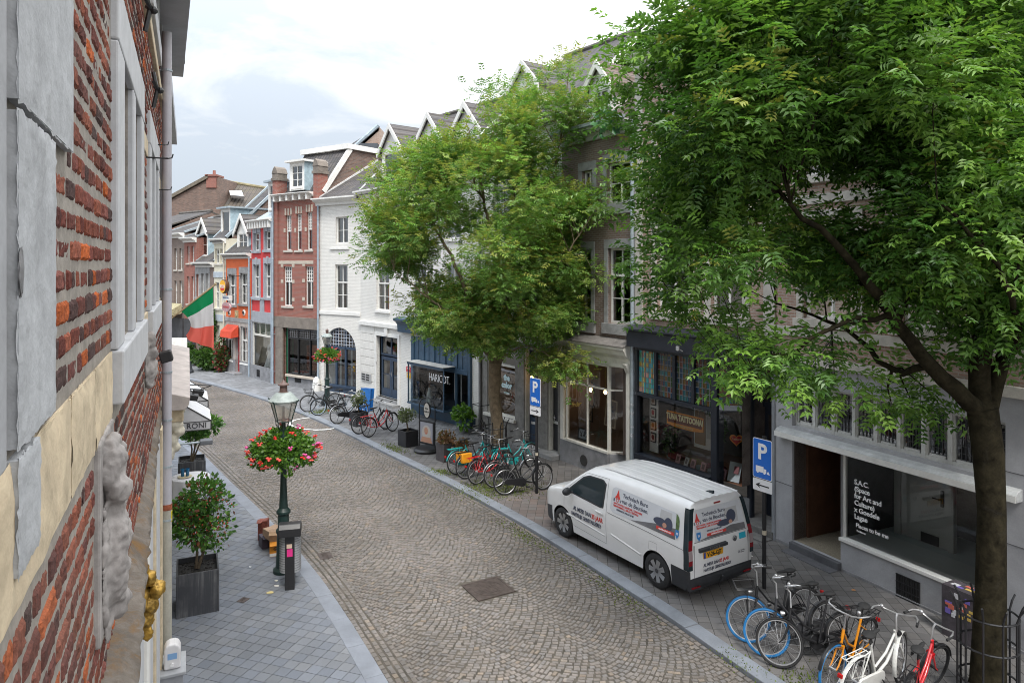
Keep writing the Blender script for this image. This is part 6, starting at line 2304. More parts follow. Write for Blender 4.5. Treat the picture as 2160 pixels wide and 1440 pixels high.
def rough_box(x0, x1, y0, y1, z0, z1, nx, nz, amp, seed=1):
 """block with an uneven dressed front (faces -y)"""
 r=np.random.default_rng(seed)
 m=MB()
 xs, zs=np.linspace(x0, x1, nx+1), np.linspace(z0, z1, nz+1)
 for j in range(nz+1):
  for i in range(nx+1):
   edge=i in(0, nx)or j in(0, nz)
   ex=.35 if edge else 0
   ej=r.normal(0, .0026, 2)if edge else r.normal(0, amp*.4, 2)
   m.v.append((xs[i]+ej[0], y0+r.normal(0, amp)+(abs(amp)*2.2+abs(r.normal(0, .002))if edge else 0), zs[j]+ej[1]))
 for j in range(nz):
  for i in range(nx):
   a=j*(nx+1)+i
   m.f.append((a, a+1, a+nx+2, a+nx+1))
   m.m.append(0)
 m.box(x0+.004, x1-.004, y0+abs(amp)*2.4, y1, z0+.004, z1-.004)
 return m
for i, (a, b, c, d)in enumerate(((1.70, 2.45, 6.333, 7.5), (1.70, 2.14, 5.625, 6.318), (1.70, 1.93, 5.365, 5.61), (1.70, 2.30, 7.512, 9.1))):
 rough_box(a, b, -.022, .1, c, d, 26, 40 if i!=2 else 16, .0010, i+3).build('quoin_stone', GREYST, h, smooth=60)
m_=MB()
m_.box(.6, 1.69, -.004, .12, 5.37, 9.1)
m_.build('jamb_return', pm('shaded_jamb', (.36, .37, .39), .85, .12, 5, .4, dirt=.2), h, bevel=.012)  # stone coloured darker for the shading of the inner reveal
pk=MB()
x_, z_=FL.x(45, -.022), FL.z(45, 575, -.022)
pk.ball((x_, -.0215, z_), .022, .004, .05, 12, 9, jit=.15)  # thin dark patch, its colour stands in for the shade of a hollow
pk.build('painted_hollow', pm('hollow_shade', (.16, .16, .165), .95, .3, 20, .5), h)
for i, (a, b)in enumerate(((1.55, 2.50), (2.51, 3.12), (3.13, 3.78))):
 rough_box(a, b, -.012, .08, 5.285, 5.60, 12, 8, .0022, 20+i).build('marl_block', CREAM, h, smooth=60)
for i, (a, b, c, d, e, f)in enumerate(wins):
 n=wins[i+1][0]if i<2 else 12.4
 m_=MB()
 m_.box(f+.01, n-.01, -.012, .08, 5.31, 5.60)
 m_.box(f+.01, n-.01, -.012, .08, 6.94, 7.09)
 m_.build('marl_course', CREAM, h, bevel=.008)
 m_=MB()
 for p, q in((a, b), (c, d), (e, f)):
  m_.box(p+.003, q-.003, -.03, .20, Z_ST, Z_H)
 m_.box(a+.003, f-.003, -.032, .2, Z_H+.003, Z_H+.29)
 m_.box(a, f, -.055, .2, Z_SB+.02, Z_ST-.003)
 m_.build('stone_window', GREYW, h, bevel=.010)
 for p, q in((b, c), (d, e)):
  window(h, p, q, Z_ST, Z_H, 1, .6, 1, y=.12, fw=.055, fm=GREYW)
 m_=MB()
 for p, q in((a, b), (c, d), (e, f)):
  m_.box(p+.003, q-.003, -.03, .20, 8.5, 9.15)
 m_.box(a, f, -.055, .2, 8.3, 8.497)
 m_.build('stone_window', GREYW, h, bevel=.010)
m_=MB()
m_.box(2.47, 12.4, -.035, .06, 8.08, 8.20)
m_.build('marl_course', CREAM, h, bevel=.012)
for px_, py_ in((308, 20), (325, 190)):
 m_=MB()
 x_, z_=FL.x(px_, -.05), FL.z(px_, py_, -.05)
 m_.tube([(x_, -.045, z_-.16), (x_, -.075, z_), (x_, -.045, z_+.16)], .018, 6)
 m_.tube([(x_-.1, -.05, z_+.05), (x_, -.085, z_), (x_+.1, -.05, z_+.05)], .016, 6)
 m_.ball((x_, -.10, z_), .03, .03, .03, 8, 6)
 m_.build('wall_anchor', BLACK, h)
for px_, py_, L in((311, 332, .17), (328, 305, .10), (331, 400, .12)):
 m_=MB()
 x_, z_=FL.x(px_, -.01), FL.z(px_, py_, -.01)
 m_.tube([(x_, 0, z_), (x_, -L, z_)], .007, 6)
 m_.tube([(x_, -L, z_), (x_+.02, -L-.03, z_+.01), (x_, -L-.04, z_+.04)], .006, 6)
 m_.build('iron_hook', BLACK, h)
led=MB()
ts=np.linspace(1.2, 12.4, 150)
prj=np.interp(ts, [1.2, 2.7, 4.2, 7.2, 9.5, 12.4], [.15, .145, .115, .06, .035, .03])
r=np.random.default_rng(8)
prof=[(0.03, 4.27), (.25, 4.26), (.55, 4.235), (.85, 4.205), (1.0, 4.18), (.97, 4.135), (.8, 4.10), (0.03, 4.06)]
for i, t in enumerate(ts):
 for j, (f_, z_)in enumerate(prof):
  a=.012 if 0<j<7 else 0
  led.v.append((t, .04-(prj[i]+.04)*f_+r.normal(0, a*.55), z_+r.normal(0, a*.6)+.012*math.sin(t*5.3+j)))
for i in range(len(ts)-1):
 for j in range(len(prof)-1):
  a=i*len(prof)+j
  led.f.append((a, a+1, a+1+len(prof), a+len(prof)))
  led.m.append(0)
def ledgemat():
 m, ntt, b=_new('lichen_ledge')
 coo=N(ntt, 'ShaderNodeTexCoord').outputs['Object']
 n1, n2, n3=noise(ntt, 2.6, coo, 6, .7, .8), noise(ntt, 30, coo, 5, .75), noise(ntt, 5.5, coo, 6, .7, .4)
 c=mixc(ntt, ramp(ntt, n1, .40, .58), (.115, .098, .082), (.20, .175, .15))
 c=mixc(ntt, ramp(ntt, n3, .50, .66), c, (.18, .10, .035))
 c=mixc(ntt, ramp(ntt, n2, .50, .72), c, (.13, .10, .075))
 ntt.links.new(c, b.inputs['Base Color'])
 b.inputs['Roughness'].default_value=.95
 bump(ntt, b, n2, .9, .012)
 return m
led.build('drip_ledge', ledgemat(), h, smooth=70)
def relief(name, mat, parts, vox, k=.72):
 m=MB()
 for p in parts:
  m.ball((p[0][0], p[0][1]*k, p[0][2]), *p[1:])
 o=m.build(name, mat, h, smooth=180)
 rm=o.modifiers.new('fuse', 'REMESH')
 rm.mode='VOXEL'
 rm.voxel_size=vox
 rm.use_smooth_shade=True
 sm=o.modifiers.new('soft', 'SMOOTH')
 sm.iterations=2
 for sc_, st_ in((.07, .045), (.022, .020)):
  tx_=bpy.data.textures.new('carve', 'CLOUDS')
  tx_.noise_scale=sc_
  dm=o.modifiers.new('carve', 'DISPLACE')
  dm.texture=tx_
  dm.strength=st_
 return o
RELM=pm('relief_stone', (.31, .29, .28), .85, .22, 7, .5, dirt=.3, fine=30)
m_=MB()
m_.box(3.16, 3.70, -.02, .06, 4.50, 5.30)
m_.build('relief_back', RELM, h, bevel=.01)
parts=[((3.34, -.05, 5.20), .10, .06, .10, 12, 9), ((3.32, -.085, 5.08), .085, .055, .06, 12, 9), ((3.36, -.06, 4.99), .06, .06, .04, 12, 9), ((3.38, -.045, 4.86), .11, .08, .16, 14, 10), ((3.36, -.05, 4.74), .09, .075, .14, 14, 10), ((3.40, -.055, 4.63), .07, .05, .06, 12, 9), ((3.45, -.055, 4.565), .075, .065, .075, 12, 9), ((3.55, -.04, 5.12), .05, .05, .10, 10, 8), ((3.58, -.045, 4.98), .06, .05, .05, 10, 8), ((3.60, -.035, 4.85), .05, .05, .12, 10, 8), ((3.57, -.04, 4.72), .05, .045, .07, 10, 8), ((3.60, -.04, 4.62), .045, .04, .05, 10, 8), ((3.26, -.04, 5.15), .04, .05, .05, 10, 8), ((3.42, -.09, 5.22), .03, .03, .035, 8, 6), ((3.43, -.035, 4.8), .25, .015, .40, 14, 10)]
relief('carved_relief', RELM, parts, .011)
relief('carved_relief', RELM, [((6.72, -.05, 5.36), .08, .05, .08, 12, 9), ((6.72, -.07, 5.25), .07, .05, .06, 12, 9), ((6.74, -.05, 5.12), .09, .06, .11, 12, 9), ((6.73, -.04, 5.0), .08, .04, .05, 12, 9), ((6.73, -.01, 5.2), .17, .03, .24, 12, 9)], .014)
GOLD=pm('gold_paint', (.36, .22, .045), .5, .45, 14, .6, metal=.6)
gx_=4.95
parts=[((gx_, -.155, 4.40), .05, .035, .05, 10, 8), ((gx_+.02, -.195, 4.31), .06, .05, .05, 10, 8), ((gx_-.01, -.165, 4.23), .05, .04, .05, 10, 8), ((gx_, -.15, 4.15), .045, .035, .05, 10, 8), ((gx_, -.145, 4.07), .03, .03, .06, 10, 8), ((gx_+.05, -.17, 4.34), .03, .03, .03, 8, 6), ((gx_, -.125, 4.46), .03, .03, .05, 8, 6), ((gx_, -.10, 4.25), .07, .05, .17, 10, 8)]
relief('gilded_figure', GOLD, [((a, b+.045, c-.36), *q)for(a, b, c), *q in parts], .008, 1)
lw=MB()
lw.quad((-3, .04, -.2), (12.4, .04, -.2), (12.4, .04, 4.1), (-3, .04, 4.1))
lw.build('lower_wall', pm('cream_render', (.56, .53, .47), .8, .1, 3, .2, dirt=.2), h)
for a, b, p, mt in((3.4, 4.05, .075, GREYW), (4.3, 4.6, .06, CREAM), (5.0, 5.9, .04, GREYW), (6.0, 6.3, .07, WHITE), (6.7, 7.3, .045, GREYW), (7.5, 7.7, .06, CREAM), (8.2, 8.9, .05, GREYW), (9.2, 9.5, .065, CREAM), (10.4, 11.0, .05, WHITE), (11.4, 12.3, .05, CREAM)):
 m_=MB()
 m_.box(a, b, -p*.8, .03, 0, 4.07)
 m_.build('pilaster', mt, h, bevel=.01)
PIPEM=pm('pale_pipe', (.47, .46, .50), .42, .07, 3, .05, dirt=.12)
dt, dof, dr=9.9, -.085, .055
dp=MB()
zred=FL.z(350, 1096, dof)
dp.tube([(dt, dof, zred), (dt, dof, 8.95)], dr, 16)
dpo=dp.build('downpipe', PIPEM, h, smooth=40)
dp=MB()
dp.tube([(dt, dof, zred-.012), (dt, dof, zred+.06)], dr*1.12, 16)
dp.build('rust_collar', pm('rust_red', (.30, .085, .04), .8, .3, 20, .3), dpo, smooth=40)
dp=MB()
dp.tube([(dt, dof, 0), (dt, dof, zred-.013)], dr*1.04, 16)
dp.build('iron_standpipe', pm('standpipe', (.40, .385, .33), .6, .15, 3, .2, dirt=.45), dpo, smooth=40)
dp=MB()
dp.box(dt-.03, dt+.03, dof-dr*1.10, dof-dr*.9, zred-.16, zred-.03)
dp.build('yellow_sticker', flat('yellow_tag', (.75, .62, .02), .5), dpo)
for py_ in(130, 612, 795, 900, 1003, 1120):
 m_=MB()
 zz=FL.z(350, py_, dof)
 m_.tube([(dt, dof, zz-.012), (dt, dof, zz+.012)], dr*1.15, 16)
 m_.box(dt-.012, dt+.012, dof, .02, zz-.01, zz+.01)
 m_.build('pipe_clamp', ZINC, dpo)
hp=MB()
z0_, z1_=FL.z(360, 92, dof), FL.z(360, 60, dof)
hp.prism([(-.02, z0_), (-.235, z0_), (-.235, z1_-.05), (-.26, z1_-.04), (-.26, z1_), (-.02, z1_)], dt-.11, dt+.11, axis='x')
hp.tube([(dt, -.12, z1_), (dt, -.13, z1_+.3), (dt, -.2, z1_+.55)], .05, 12)
hp.build('hopper', pm('hopper_grey', (.34, .36, .385), .5, .1, 4, .08), dpo, bevel=.006)
ev=MB()
for(t0, p0_, t1, p1_)in((-3, .42, 7.5, .39), (7.5, .39, 12.6, .255)):
 ev.add([(t0, .1, 9.06), (t1, .1, 9.06), (t1, -p1_, 9.06), (t0, -p0_, 9.06), (t0, .1, 9.32), (t1, .1, 9.32), (t1, -p1_, 9.32), (t0, -p0_, 9.32)], [(0, 1, 2, 3), (7, 6, 5, 4), (3, 2, 6, 7), (1, 5, 6, 2), (0, 3, 7, 4)])
ev.build('eave', pm('eave_grey', (.38, .40, .44), .6, .1, 3, .1), h)
ev=MB()
ev.add([(-3, -.44, 9.3), (12.7, -.28, 9.3), (12.7, 6, 12.5), (-3, 6, 12.5), (-3, -.44, 9.4), (12.7, -.28, 9.4), (12.7, 6, 12.6), (-3, 6, 12.6)], [(0, 1, 2, 3)[::-1], (4, 5, 6, 7), (0, 1, 5, 4), (1, 2, 6, 5)])
ev.build('roof', TERRA, h)
fl=empty('floodlight', FL.P(8.6, -.11, FL.z(340, 795, -.11)), FL.ang, 'small black floodlight fixed under the brick wall beside the downpipe', 'floodlight')
m_=MB()
m_.obox((0, 0, 0), (.10, 0, 0), (0, .06, -.015), (0, .015, .055))
m_.build('lamp_head', BLACK, fl, bevel=.012)
m_=MB()
m_.tube([(-.08, .05, -.02), (-.1, .12, -.06)], .01, 6)
m_.build('arm', BLACK, fl)
h=empty('awning_house', FL.P(12.42, 0, 0), FL.ang, 'pale rendered building beyond the downpipe with a heavy stone shop cornice', 'building')
m_=MB()
wall_mb(m_, .02, 8.2, -.2, 9.2, [], .12)
m_.quad((8.2, .12, -.2), (8.2, 6, -.2), (8.2, 6, 9.2), (8.2, .12, 9.2))
m_.build('wall', pm('cream_render', (0, 0, 0)), h)
m_=MB()
m_.prism([(.1, 3.62), (-.28, 3.62), (-.34, 3.70), (-.36, 3.82), (.1, 3.95)], .35, 8.0, axis='x')
m_.build('shop_cornice', pm('pinkish_ledge', (.47, .42, .40), .85, .15, 3, .3, dirt=.25), h, bevel=.01)
m_=MB()
for k in range(4):
 m_.box(.5+k*1.9, .85+k*1.9, -.26, .1, 3.40, 3.617)
m_.build('corbel', CREAM, h, bevel=.02)
for k in range(2):
 x_=.62+k*1.9
 m_=MB()
 for p in(((x_, -.14, 3.34), .12, .12, .12), ((x_, -.19, 3.22), .10, .10, .09), ((x_+.02, -.10, 3.08), .10, .09, .12), ((x_, -.15, 2.96), .07, .07, .08), ((x_, -.06, 2.86), .08, .07, .12)):
  m_.ball(*p, 10, 8, jit=.08)
 o_=m_.build('scroll_bracket', pm('cream_carving', (.64, .60, .50), .8, .12, 9, .3, dirt=.15), h, smooth=180)
 rm=o_.modifiers.new('fuse', 'REMESH')
 rm.voxel_size=.018
 rm.use_smooth_shade=True
ev=MB()
ev.box(.3, 8.2, -.06, .3, 9.2, 9.45)
ev.build('eave', pm('eave_grey', (0, 0, 0)), h)
m_=MB()
m_.add([(0, -.06, 9.4), (8.2, -.06, 9.4), (8.2, 6, 12), (0, 6, 12)], [(0, 1, 2, 3)])
m_.build('roof', TERRA, h)
AWN=pm('awning_cloth', (.62, .63, .66), .8, .06, 4, .15)
for i, (t0, t1, lab)in enumerate(((17.3, 18.75, 'pale grey terrace awning with black edging and dark letters on its side'), (19.9, 21.4, 'second pale awning with black edging behind the lettered one'))):
 aw=empty('awning', FL.P(t0, 0, 0), FL.ang, lab, 'awning', 'terrace awnings')
 P_, zt_, zf_, zb_=.80, 3.05, 2.49, 2.30
 L=t1-t0
 m_=MB()
 m_.add([(0, 0, zt_), (0, -P_, zf_), (L, -P_, zf_), (L, 0, zt_), (0, 0, zt_-.015), (0, -P_, zf_-.015), (L, -P_, zf_-.015), (L, 0, zt_-.015)], [(0, 1, 2, 3), (7, 6, 5, 4), (0, 4, 5, 1), (2, 6, 7, 3)])
 m_.box(0, L, -P_-.008, -P_+.004, zb_, zf_-.016)
 m_.build('canopy', AWN, aw)
 m_=MB()
 for xx in(.0, L):
  m_=MB()
  m_.add([(xx, 0, zf_+.0), (xx, -P_+.01, zf_), (xx, 0, zt_-.02), (xx, 0, zb_), (xx, -P_+.01, zb_)], [(0, 1, 2), (0, 3, 4, 1)])
  m_.build('side_panel', pm('awning_side', (.56, .565, .59), .8, .06, 4, .15), aw)
 m_=MB()
 for xx in(-.006, L+.006):
  m_.tube([(xx, 0, zt_+.005), (xx, -P_, zf_+.005), (xx, -P_, zb_)], .014, 6)
  m_.tube([(xx, 0, zf_), (xx, -P_, zf_)], .009, 6)
  m_.tube([(xx, 0, zb_), (xx, -P_, zb_)], .012, 6)
 m_.build('edging', BLACK, aw)
 if i==0:
  M_=Matrix.Translation((-.012, -.50, 2.40))@Matrix.Rotation(R(-90), 4, 'Z')@Matrix.Rotation(R(90), 4, 'X')
  text('lettering', 'RONI', .17, flat('letter_dark', (.05, .05, .06), .6), aw, M_, .002)
  text('lettering', 'MAASTRICHT', .04, flat('letter_grey', (.25, .25, .27), .6), aw, Matrix.Translation((0, 0, -.085))@M_, .0)
for px_, py_, t_, lab in((405, 837, 14.6, 'lower one of two black spotlights above the awnings'), (418, 827, 15.6, 'upper one of two black spotlights above the awnings')):
 pf=(px_-CX)/FPX
 b0=FL.A+FL.u*t_
 y_=-(pf*b0.y-b0.x)/((-FL.k).x-pf*(-FL.k).y)
 Pq=FL.P(t_, y_, 0)
 zq=HC+(CY-py_)*Pq.y/FPX
 sl=empty('spotlight', (Pq.x, Pq.y, zq), FL.ang, lab, 'spotlight', 'spotlights on the cornice')
 m_=MB()
 m_.obox((0, 0, 0), (.12, 0, 0), (0, .10, .02), (0, -.02, .05))
 m_.build('lamp_head', BLACK, sl, bevel=.012)
 m_=MB()
 m_.tube([(0, .08, .02), (0, -y_*-1*.5, .12), (0, -y_-.2, .18)], .012, 6)
 m_.build('arm', BLACK, sl)
ht=empty('patio_heater', FL.P(16.2, 0, FL.z(352, 940, 0)), FL.ang, 'grey tubular patio heater on an arm below the lettered awning', 'heater')
zz=HC+(CY-931)*(FL.P(16.2, -.7, 0).y)/FPX-FL.z(352, 940, 0)
m_=MB()
m_.tube([(0, .1, zz), (0, -.55, zz)], .022, 8)
m_.build('arm', ZINC, ht)
m_=MB()
m_.box(-.1, .1, -.80, -.55, zz-.05, zz+.05)
m_.build('heater_head', pm('heater_grey', (.15, .16, .18), .5, .1, 4, .05), ht, bevel=.02)
fg=empty('flag_on_pole', FL.P(12.6, 0, 0), FL.ang, 'green, white and red striped flag hanging from a slanting pole', 'flag')
b0=Vector((0, 0, 5.08))
tip=Vector((0, -.74, 5.69))
m_=MB()
m_.tube([b0, tip], .014, 8)
m_.ball(tuple(tip), .022, .022, .022, 8, 6)
m_.build('pole', pm('pole_wood', (.45, .34, .20), .6, .15, 8, .1), fg)
top0, top1=b0+(tip-b0)*.30, b0+(tip-b0)*.95
nb_, na=30, 26
m_=MB()
Yf=FL.P(12.6, -.5, 0).y
pxm=Yf/FPX
for j in range(nb_+1):
 b=j/nb_
 for i in range(na+1):
  a=i/na
  t_=top0+(top1-top0)*a
  drop=(1.02*a**.8+.40*(1-a**.8))*b
  lat=(-.10*(1-a)**1.2*math.sin(b*PI*.9)-.12*(1-a)*b*(1-b*.6))
  fold=.055*math.sin(a*9+b*2.2)*b+.03*math.sin(a*17+1+b)*b
  m_.v.append((t_.x+fold, t_.y+lat+.02*math.sin(a*12)*b, t_.z-drop))
for j in range(nb_):
 for i in range(na):
  a=j*(na+1)+i
  m_.f.append((a, a+1, a+na+2, a+na+1))
  m_.m.append(0 if j/nb_<.265 else(1 if j/nb_<.63 else 2))
flm=[]
for nm, c in(('flag_green', (.0, .26, .09)), ('flag_white', (.74, .74, .76)), ('flag_red', (.84, .17, .13))):
 m, ntt, b=_new(nm)
 b.inputs['Base Color'].default_value=(*c, 1)
 b.inputs['Roughness'].default_value=.7
 tr=N(ntt, 'ShaderNodeBsdfTranslucent')
 tr.inputs['Color'].default_value=(*c, 1)
 mxs=N(ntt, 'ShaderNodeMixShader')
 mxs.inputs[0].default_value=.35
 ntt.links.new(b.outputs[0], mxs.inputs[1])
 ntt.links.new(tr.outputs[0], mxs.inputs[2])
 ntt.links.new(mxs.outputs[0], ntt.nodes['Material Output'].inputs[0])
 flm.append(m)
m_.build('cloth', flm, fg, smooth=180)
cb=empty('street_cabinet', FL.P(9.3, -.145, 0), FL.ang, 'grey street cabinet with scribbled graffiti at the foot of the downpipe', 'cabinet')
m_=MB()
m_.box(-.22, .22, -.13, .13, 0, 1.22)
m_.build('cabinet_body', pm('cabinet_grey', (.27, .28, .30), .5, .1, 4, .06, dirt=.25), cb, bevel=.008)
m_=MB()
m_.box(-.25, .25, -.16, .13, 1.222, 1.26)
m_.build('lid', pm('cabinet_lid', (.34, .35, .37), .5, .1, 4, .06), cb, bevel=.008)
m_=MB()
random.seed(3)
for k in range(3):
 pts=[Vector((-.223, -.09+k*.07, .95-k*.22))]
 for _ in range(9):
  pts.append(pts[-1]+Vector((0, random.uniform(-.04, .05), random.uniform(-.06, .06))))
 m_.tube(pts, .004, 4)
m_.build('graffiti', flat('graf_white', (.6, .6, .62), .7), cb)
m_=MB()
m_.box(-.2235, -.2215, -.04, .06, 1.0, 1.12)
m_.build('sticker', pm('purple_sticker', (.45, .30, .50), .6, .5, 30, 0), cb)
wb=empty('white_housing', FL.P(9.24, -.16, 1.262), FL.ang, 'rounded white plastic housing with a blue sticker sitting on the grey cabinet', 'housing')
m_=MB()
m_.prism([(-.09, .0), (.09, .0), (.09, .22), (.07, .27), (.03, .29), (-.03, .29), (-.07, .27), (-.09, .22)], -.09, .09, axis='x')
m_.build('shell', pm('white_plastic', (.66, .65, .66), .4, .05, 4, 0, dirt=.1), wb, bevel=.02, seg=3)
m_=MB()
m_.box(-.0925, -.0905, -.05, .05, .12, .19)
m_.build('sticker', flat('blue_print', (.2, .36, .6), .5), wb)
m_=MB()
m_.lathe([(.001, 0), (.022, 0), (.022, .02), (.001, .02)], 12, (-.11, 0, .06), rot=Matrix.Rotation(R(90), 4, 'Y').to_3x3())
m_.build('lens', flat('lens_white', (.8, .8, .8), .2), wb)
def shrub(root, c, r, n, leaf, cols_, seed, trunkh, stems=3, lumps=9):
 rr=np.random.default_rng(seed)
 bl=[]
 for _ in range(lumps):
  d_=rr.normal(size=3)
  d_/=np.linalg.norm(d_)
  bl.append((np.array(c)+d_*np.array(r)*.55, tuple(np.array(r)*rr.uniform(.38, .6)), 1))
 foliage('crown', bl, n, leaf, cols_, root, droop=-.1, seed=seed)
 m=MB()
 for k in range(stems):
  a=rr.uniform(0, 2*PI)
  off=Vector((math.cos(a)*r[0]*.4, math.sin(a)*r[1]*.4, 0))
  m.tube([(off.x*.1, off.y*.1, trunkh), Vector((c[0], c[1], c[2]-r[2]*.6))*.5+Vector((off.x*.3, off.y*.3, trunkh*.5)), Vector((c[0], c[1], c[2]))+off], [.030, .022, .008], 6)
 m.build('stem', BARK, root)
LAUREL=[(.06, .15, .03), (.08, .20, .035), (.04, .11, .025), (.12, .25, .04)]*2+[(.16, .05, .02)]
def square_planter(root, w, d, hh, mat, soil=(.03, .028, .027)):
 m=MB()
 t=.03
 for a in((-w/2, w/2, -d/2, -d/2+t), (-w/2, w/2, d/2-t, d/2), (-w/2, -w/2+t, -d/2+t, d/2-t), (w/2-t, w/2, -d/2+t, d/2-t)):
  m.box(a[0], a[1], a[2], a[3], 0, hh)
 m.build('planter_box', mat, root, bevel=.006)
 m=MB()
 random.seed(2)
 m.box(-w/2+t, w/2-t, -d/2+t, d/2-t, .02, hh-.09)
 for _ in range(90):
  m.ball((random.uniform(-w/2+.06, w/2-.06), random.uniform(-d/2+.06, d/2-.06), hh-.085), random.uniform(.012, .028), None, .015, 5, 4)
 m.build('soil', pm('pebble_soil%.2f'%soil[0], soil, .9, .5, 30, .5), root)
def streaked():
 m, ntt, b=_new('streaked_slate')
 coo=N(ntt, 'ShaderNodeTexCoord').outputs['Object']
 mp=N(ntt, 'ShaderNodeMapping')
 mp.inputs['Scale'].default_value=(22, 22, 1.1)
 ntt.links.new(coo, mp.inputs[0])
 n1, n2=noise(ntt, 1.0, mp.outputs[0], 5, .7), noise(ntt, 2.2, coo, 4)
 c=mixc(ntt, ramp(ntt, n1, .45, .75), (.045, .048, .055), (.17, .17, .175))
 c=mixc(ntt, ramp(ntt, n2, .35, .65), (.04, .042, .05), c)
 ntt.links.new(c, b.inputs['Base Color'])
 b.inputs['Roughness'].default_value=.55
 return m
SLATE=streaked()
pcs=[]
for i, (t_, off, lab)in enumerate(((13.6, -.48, 'large dark planter with a red berried evergreen bush against the brick house'), (21.1, -.42, 'dark planter with a leafy green bush standing under the lettered awning'))):
 pl_=empty('planter_bush', FL.P(t_, off, 0), FL.ang, lab, 'planter', 'planters along the left wall')
 square_planter(pl_, .78, .68, .73, SLATE, (.03+.001*i, .028, .027))
 if i==0:
  shrub(pl_, (.05, -.12, 1.58), (.56, .56, .64), 2600, .085, LAUREL, 3, .66, 4, 13)
 else:
  shrub(pl_, (0, -.15, 1.60), (.5, .62, .50), 1500, .10, LAUREL[:4], 4, .66, 4, 9)
b_=MB()
rr=np.random.default_rng(6)
for _ in range(130):
 d_=rr.normal(size=3)
 d_/=np.linalg.norm(d_)
 p=np.array([.05, -.12, 1.58])+d_*np.array([.5, .5, .58])*rr.uniform(.6, 1)
 b_.ball(tuple(p), .014, None, .014, 5, 4)
tag(b_.build('berries', flat('berry_red', (.35, .05, .02), .5), bpy.data.objects['planter_bush']), kind='stuff')
tb=empty('cafe_table', (-8.02, 17.5, 0), 0, 'round cafe table under a white cloth behind the large planter', 'table')
m_=MB()
m_.lathe([(.44, .0), (.44, .02)], 24, (0, 0, .72))
m_.lathe([(.05, 0), (.03, .05), (.03, .72)], 10)
m_.build('table_stand', BLACK, tb)
m_=MB()
n_=40
for(r_, z_, w_)in((.001, .752, 0), (.44, .75, 0), (.452, .735, .0), (.45, .55, .03), (.46, .30, .05)):
 for k in range(n_):
  a=2*PI*k/n_
  q=r_+w_*math.sin(a*8)
  m_.v.append((q*math.cos(a), q*math.sin(a), z_))
for i in range(4):
 for k in range(n_):
  m_.f.append((i*n_+k, i*n_+(k+1)%n_, (i+1)*n_+(k+1)%n_, (i+1)*n_+k))
  m_.m.append(0)
m_.build('tablecloth', pm('table_linen', (.70, .70, .74), .8, .05, 5, .1), tb, smooth=60)
m_=MB()
m_.lathe([(.001, .0), (.12, .0), (.17, .02), (.165, .026), (.001, .012)], 20)
o_=m_.build('plate', flat('plate_cream', (.62, .54, .36), .4), None, smooth=50)
o_.location=(-8.12, 17.42, .756)
tag(o_, 'cream plate on the white cafe table under the blue glasses', 'plate')
for k, (dx, dy, lab)in enumerate(((-.06, .0, 'left blue glass on the cream plate'), (.05, .03, 'right blue glass on the cream plate'))):
 m_=MB()
 m_.lathe([(.035, 0), (.042, .10), (.05, .19), (.044, .19), (.036, .1), (.03, .01)], 12)
 o_=m_.build('drinking_glass', pm('blue_glass', (.02, .14, .30), .1, .3, 20, 0), None, smooth=50)
 o_.location=(-8.12+dx, 17.42+dy, .772)
 tag(o_, lab, 'glass', 'blue glasses on the table')
# ================================================================ the white delivery van
van_f=Vector((-.535, .845, 0)).normalized()
van_l=Vector((-van_f.y, van_f.x, 0))
pc=gp(1389, 1238)
vo=Vector((pc.x, pc.y, 0))-van_l*.80
van=empty('delivery_van', (vo.x, vo.y, 0), math.atan2(van_f.y, van_f.x), 'white delivery van with printed panels, parked in front of the tattoo shop', 'van')
van.scale=(.985, .97, .965)
WB, XR, XF=2.97, -.82, 3.86
def v_top(x):
 return float(np.interp(x, [-1, -.9, -.5, .6, 1.6, 2.15, 2.45, 2.8, 3.02, 3.3, 3.6, 3.78, 3.87], [1.775, 1.80, 1.825, 1.84, 1.82, 1.755, 1.58, 1.30, 1.14, 1.08, 1.00, .86, .70]))
def v_w(x):
 return float(np.interp(x, [-1, -.85, -.3, 2.9, 3.3, 3.6, 3.78, 3.87], [.855, .885, .898, .898, .88, .83, .74, .58]))
def v_g(z):
 return float(np.interp(z, [.2, .42, .7, 1.0, 1.12, 1.4, 1.62, 1.75, 1.84], [.955, .985, 1.0, .992, .965, .905, .85, .79, .70]))
def v_low(x):
 z=.23
 for c in(0, WB):
  if abs(x-c)<.385:
   z=max(z, .33+math.sqrt(.385**2-(x-c)**2))
 return z
def v_lean(x, z):
 return .13*max(0, (z-.85)/.9)**1.15*max(0, min(1, (.1-x)/.92))
def v_side(x, z, off=.004, raw=False):
 x=x if raw or x>0 else x*.82
 return Vector((x+v_lean(x, z), v_w(x)*v_g(z)+off, z))
fr_=[0, .07, .15, .24, .34, .44, .54, .64, .74, .83, .90, .95, .98]
xs_=sorted(set(list(np.linspace(XR, XF, 42))+list(np.linspace(-.385, .385, 21))+list(np.linspace(WB-.385, WB+.385, 21))+[XR+.015, XR+.04, 3.70, 3.8]))
bm=MB()
ns=len(fr_)+4
for x in xs_:
 zl, zt=v_low(x), v_top(x)
 k=1-.045*max(0, (XR+.04-x)/.04)**2
 half=[]
 for f in fr_:
  z=zl+(zt-zl)*f
  y=v_w(x)*v_g(z)*k
  if f>.9:
   y*=1-.055*((f-.9)/.08)**2
  half.append((y, z))
 ye=half[-1][0]
 for q, dz in((.86, .006), (.6, .012), (.3, .016), (0, .018)):
  half.append((ye*q, zt+dz))
 ring_=[(x+v_lean(x, z), y, z)for y, z in half]+[(x+v_lean(x, z), -y, z)for y, z in half[-2::-1]]
 bm.v+=ring_
nr=2*ns-1
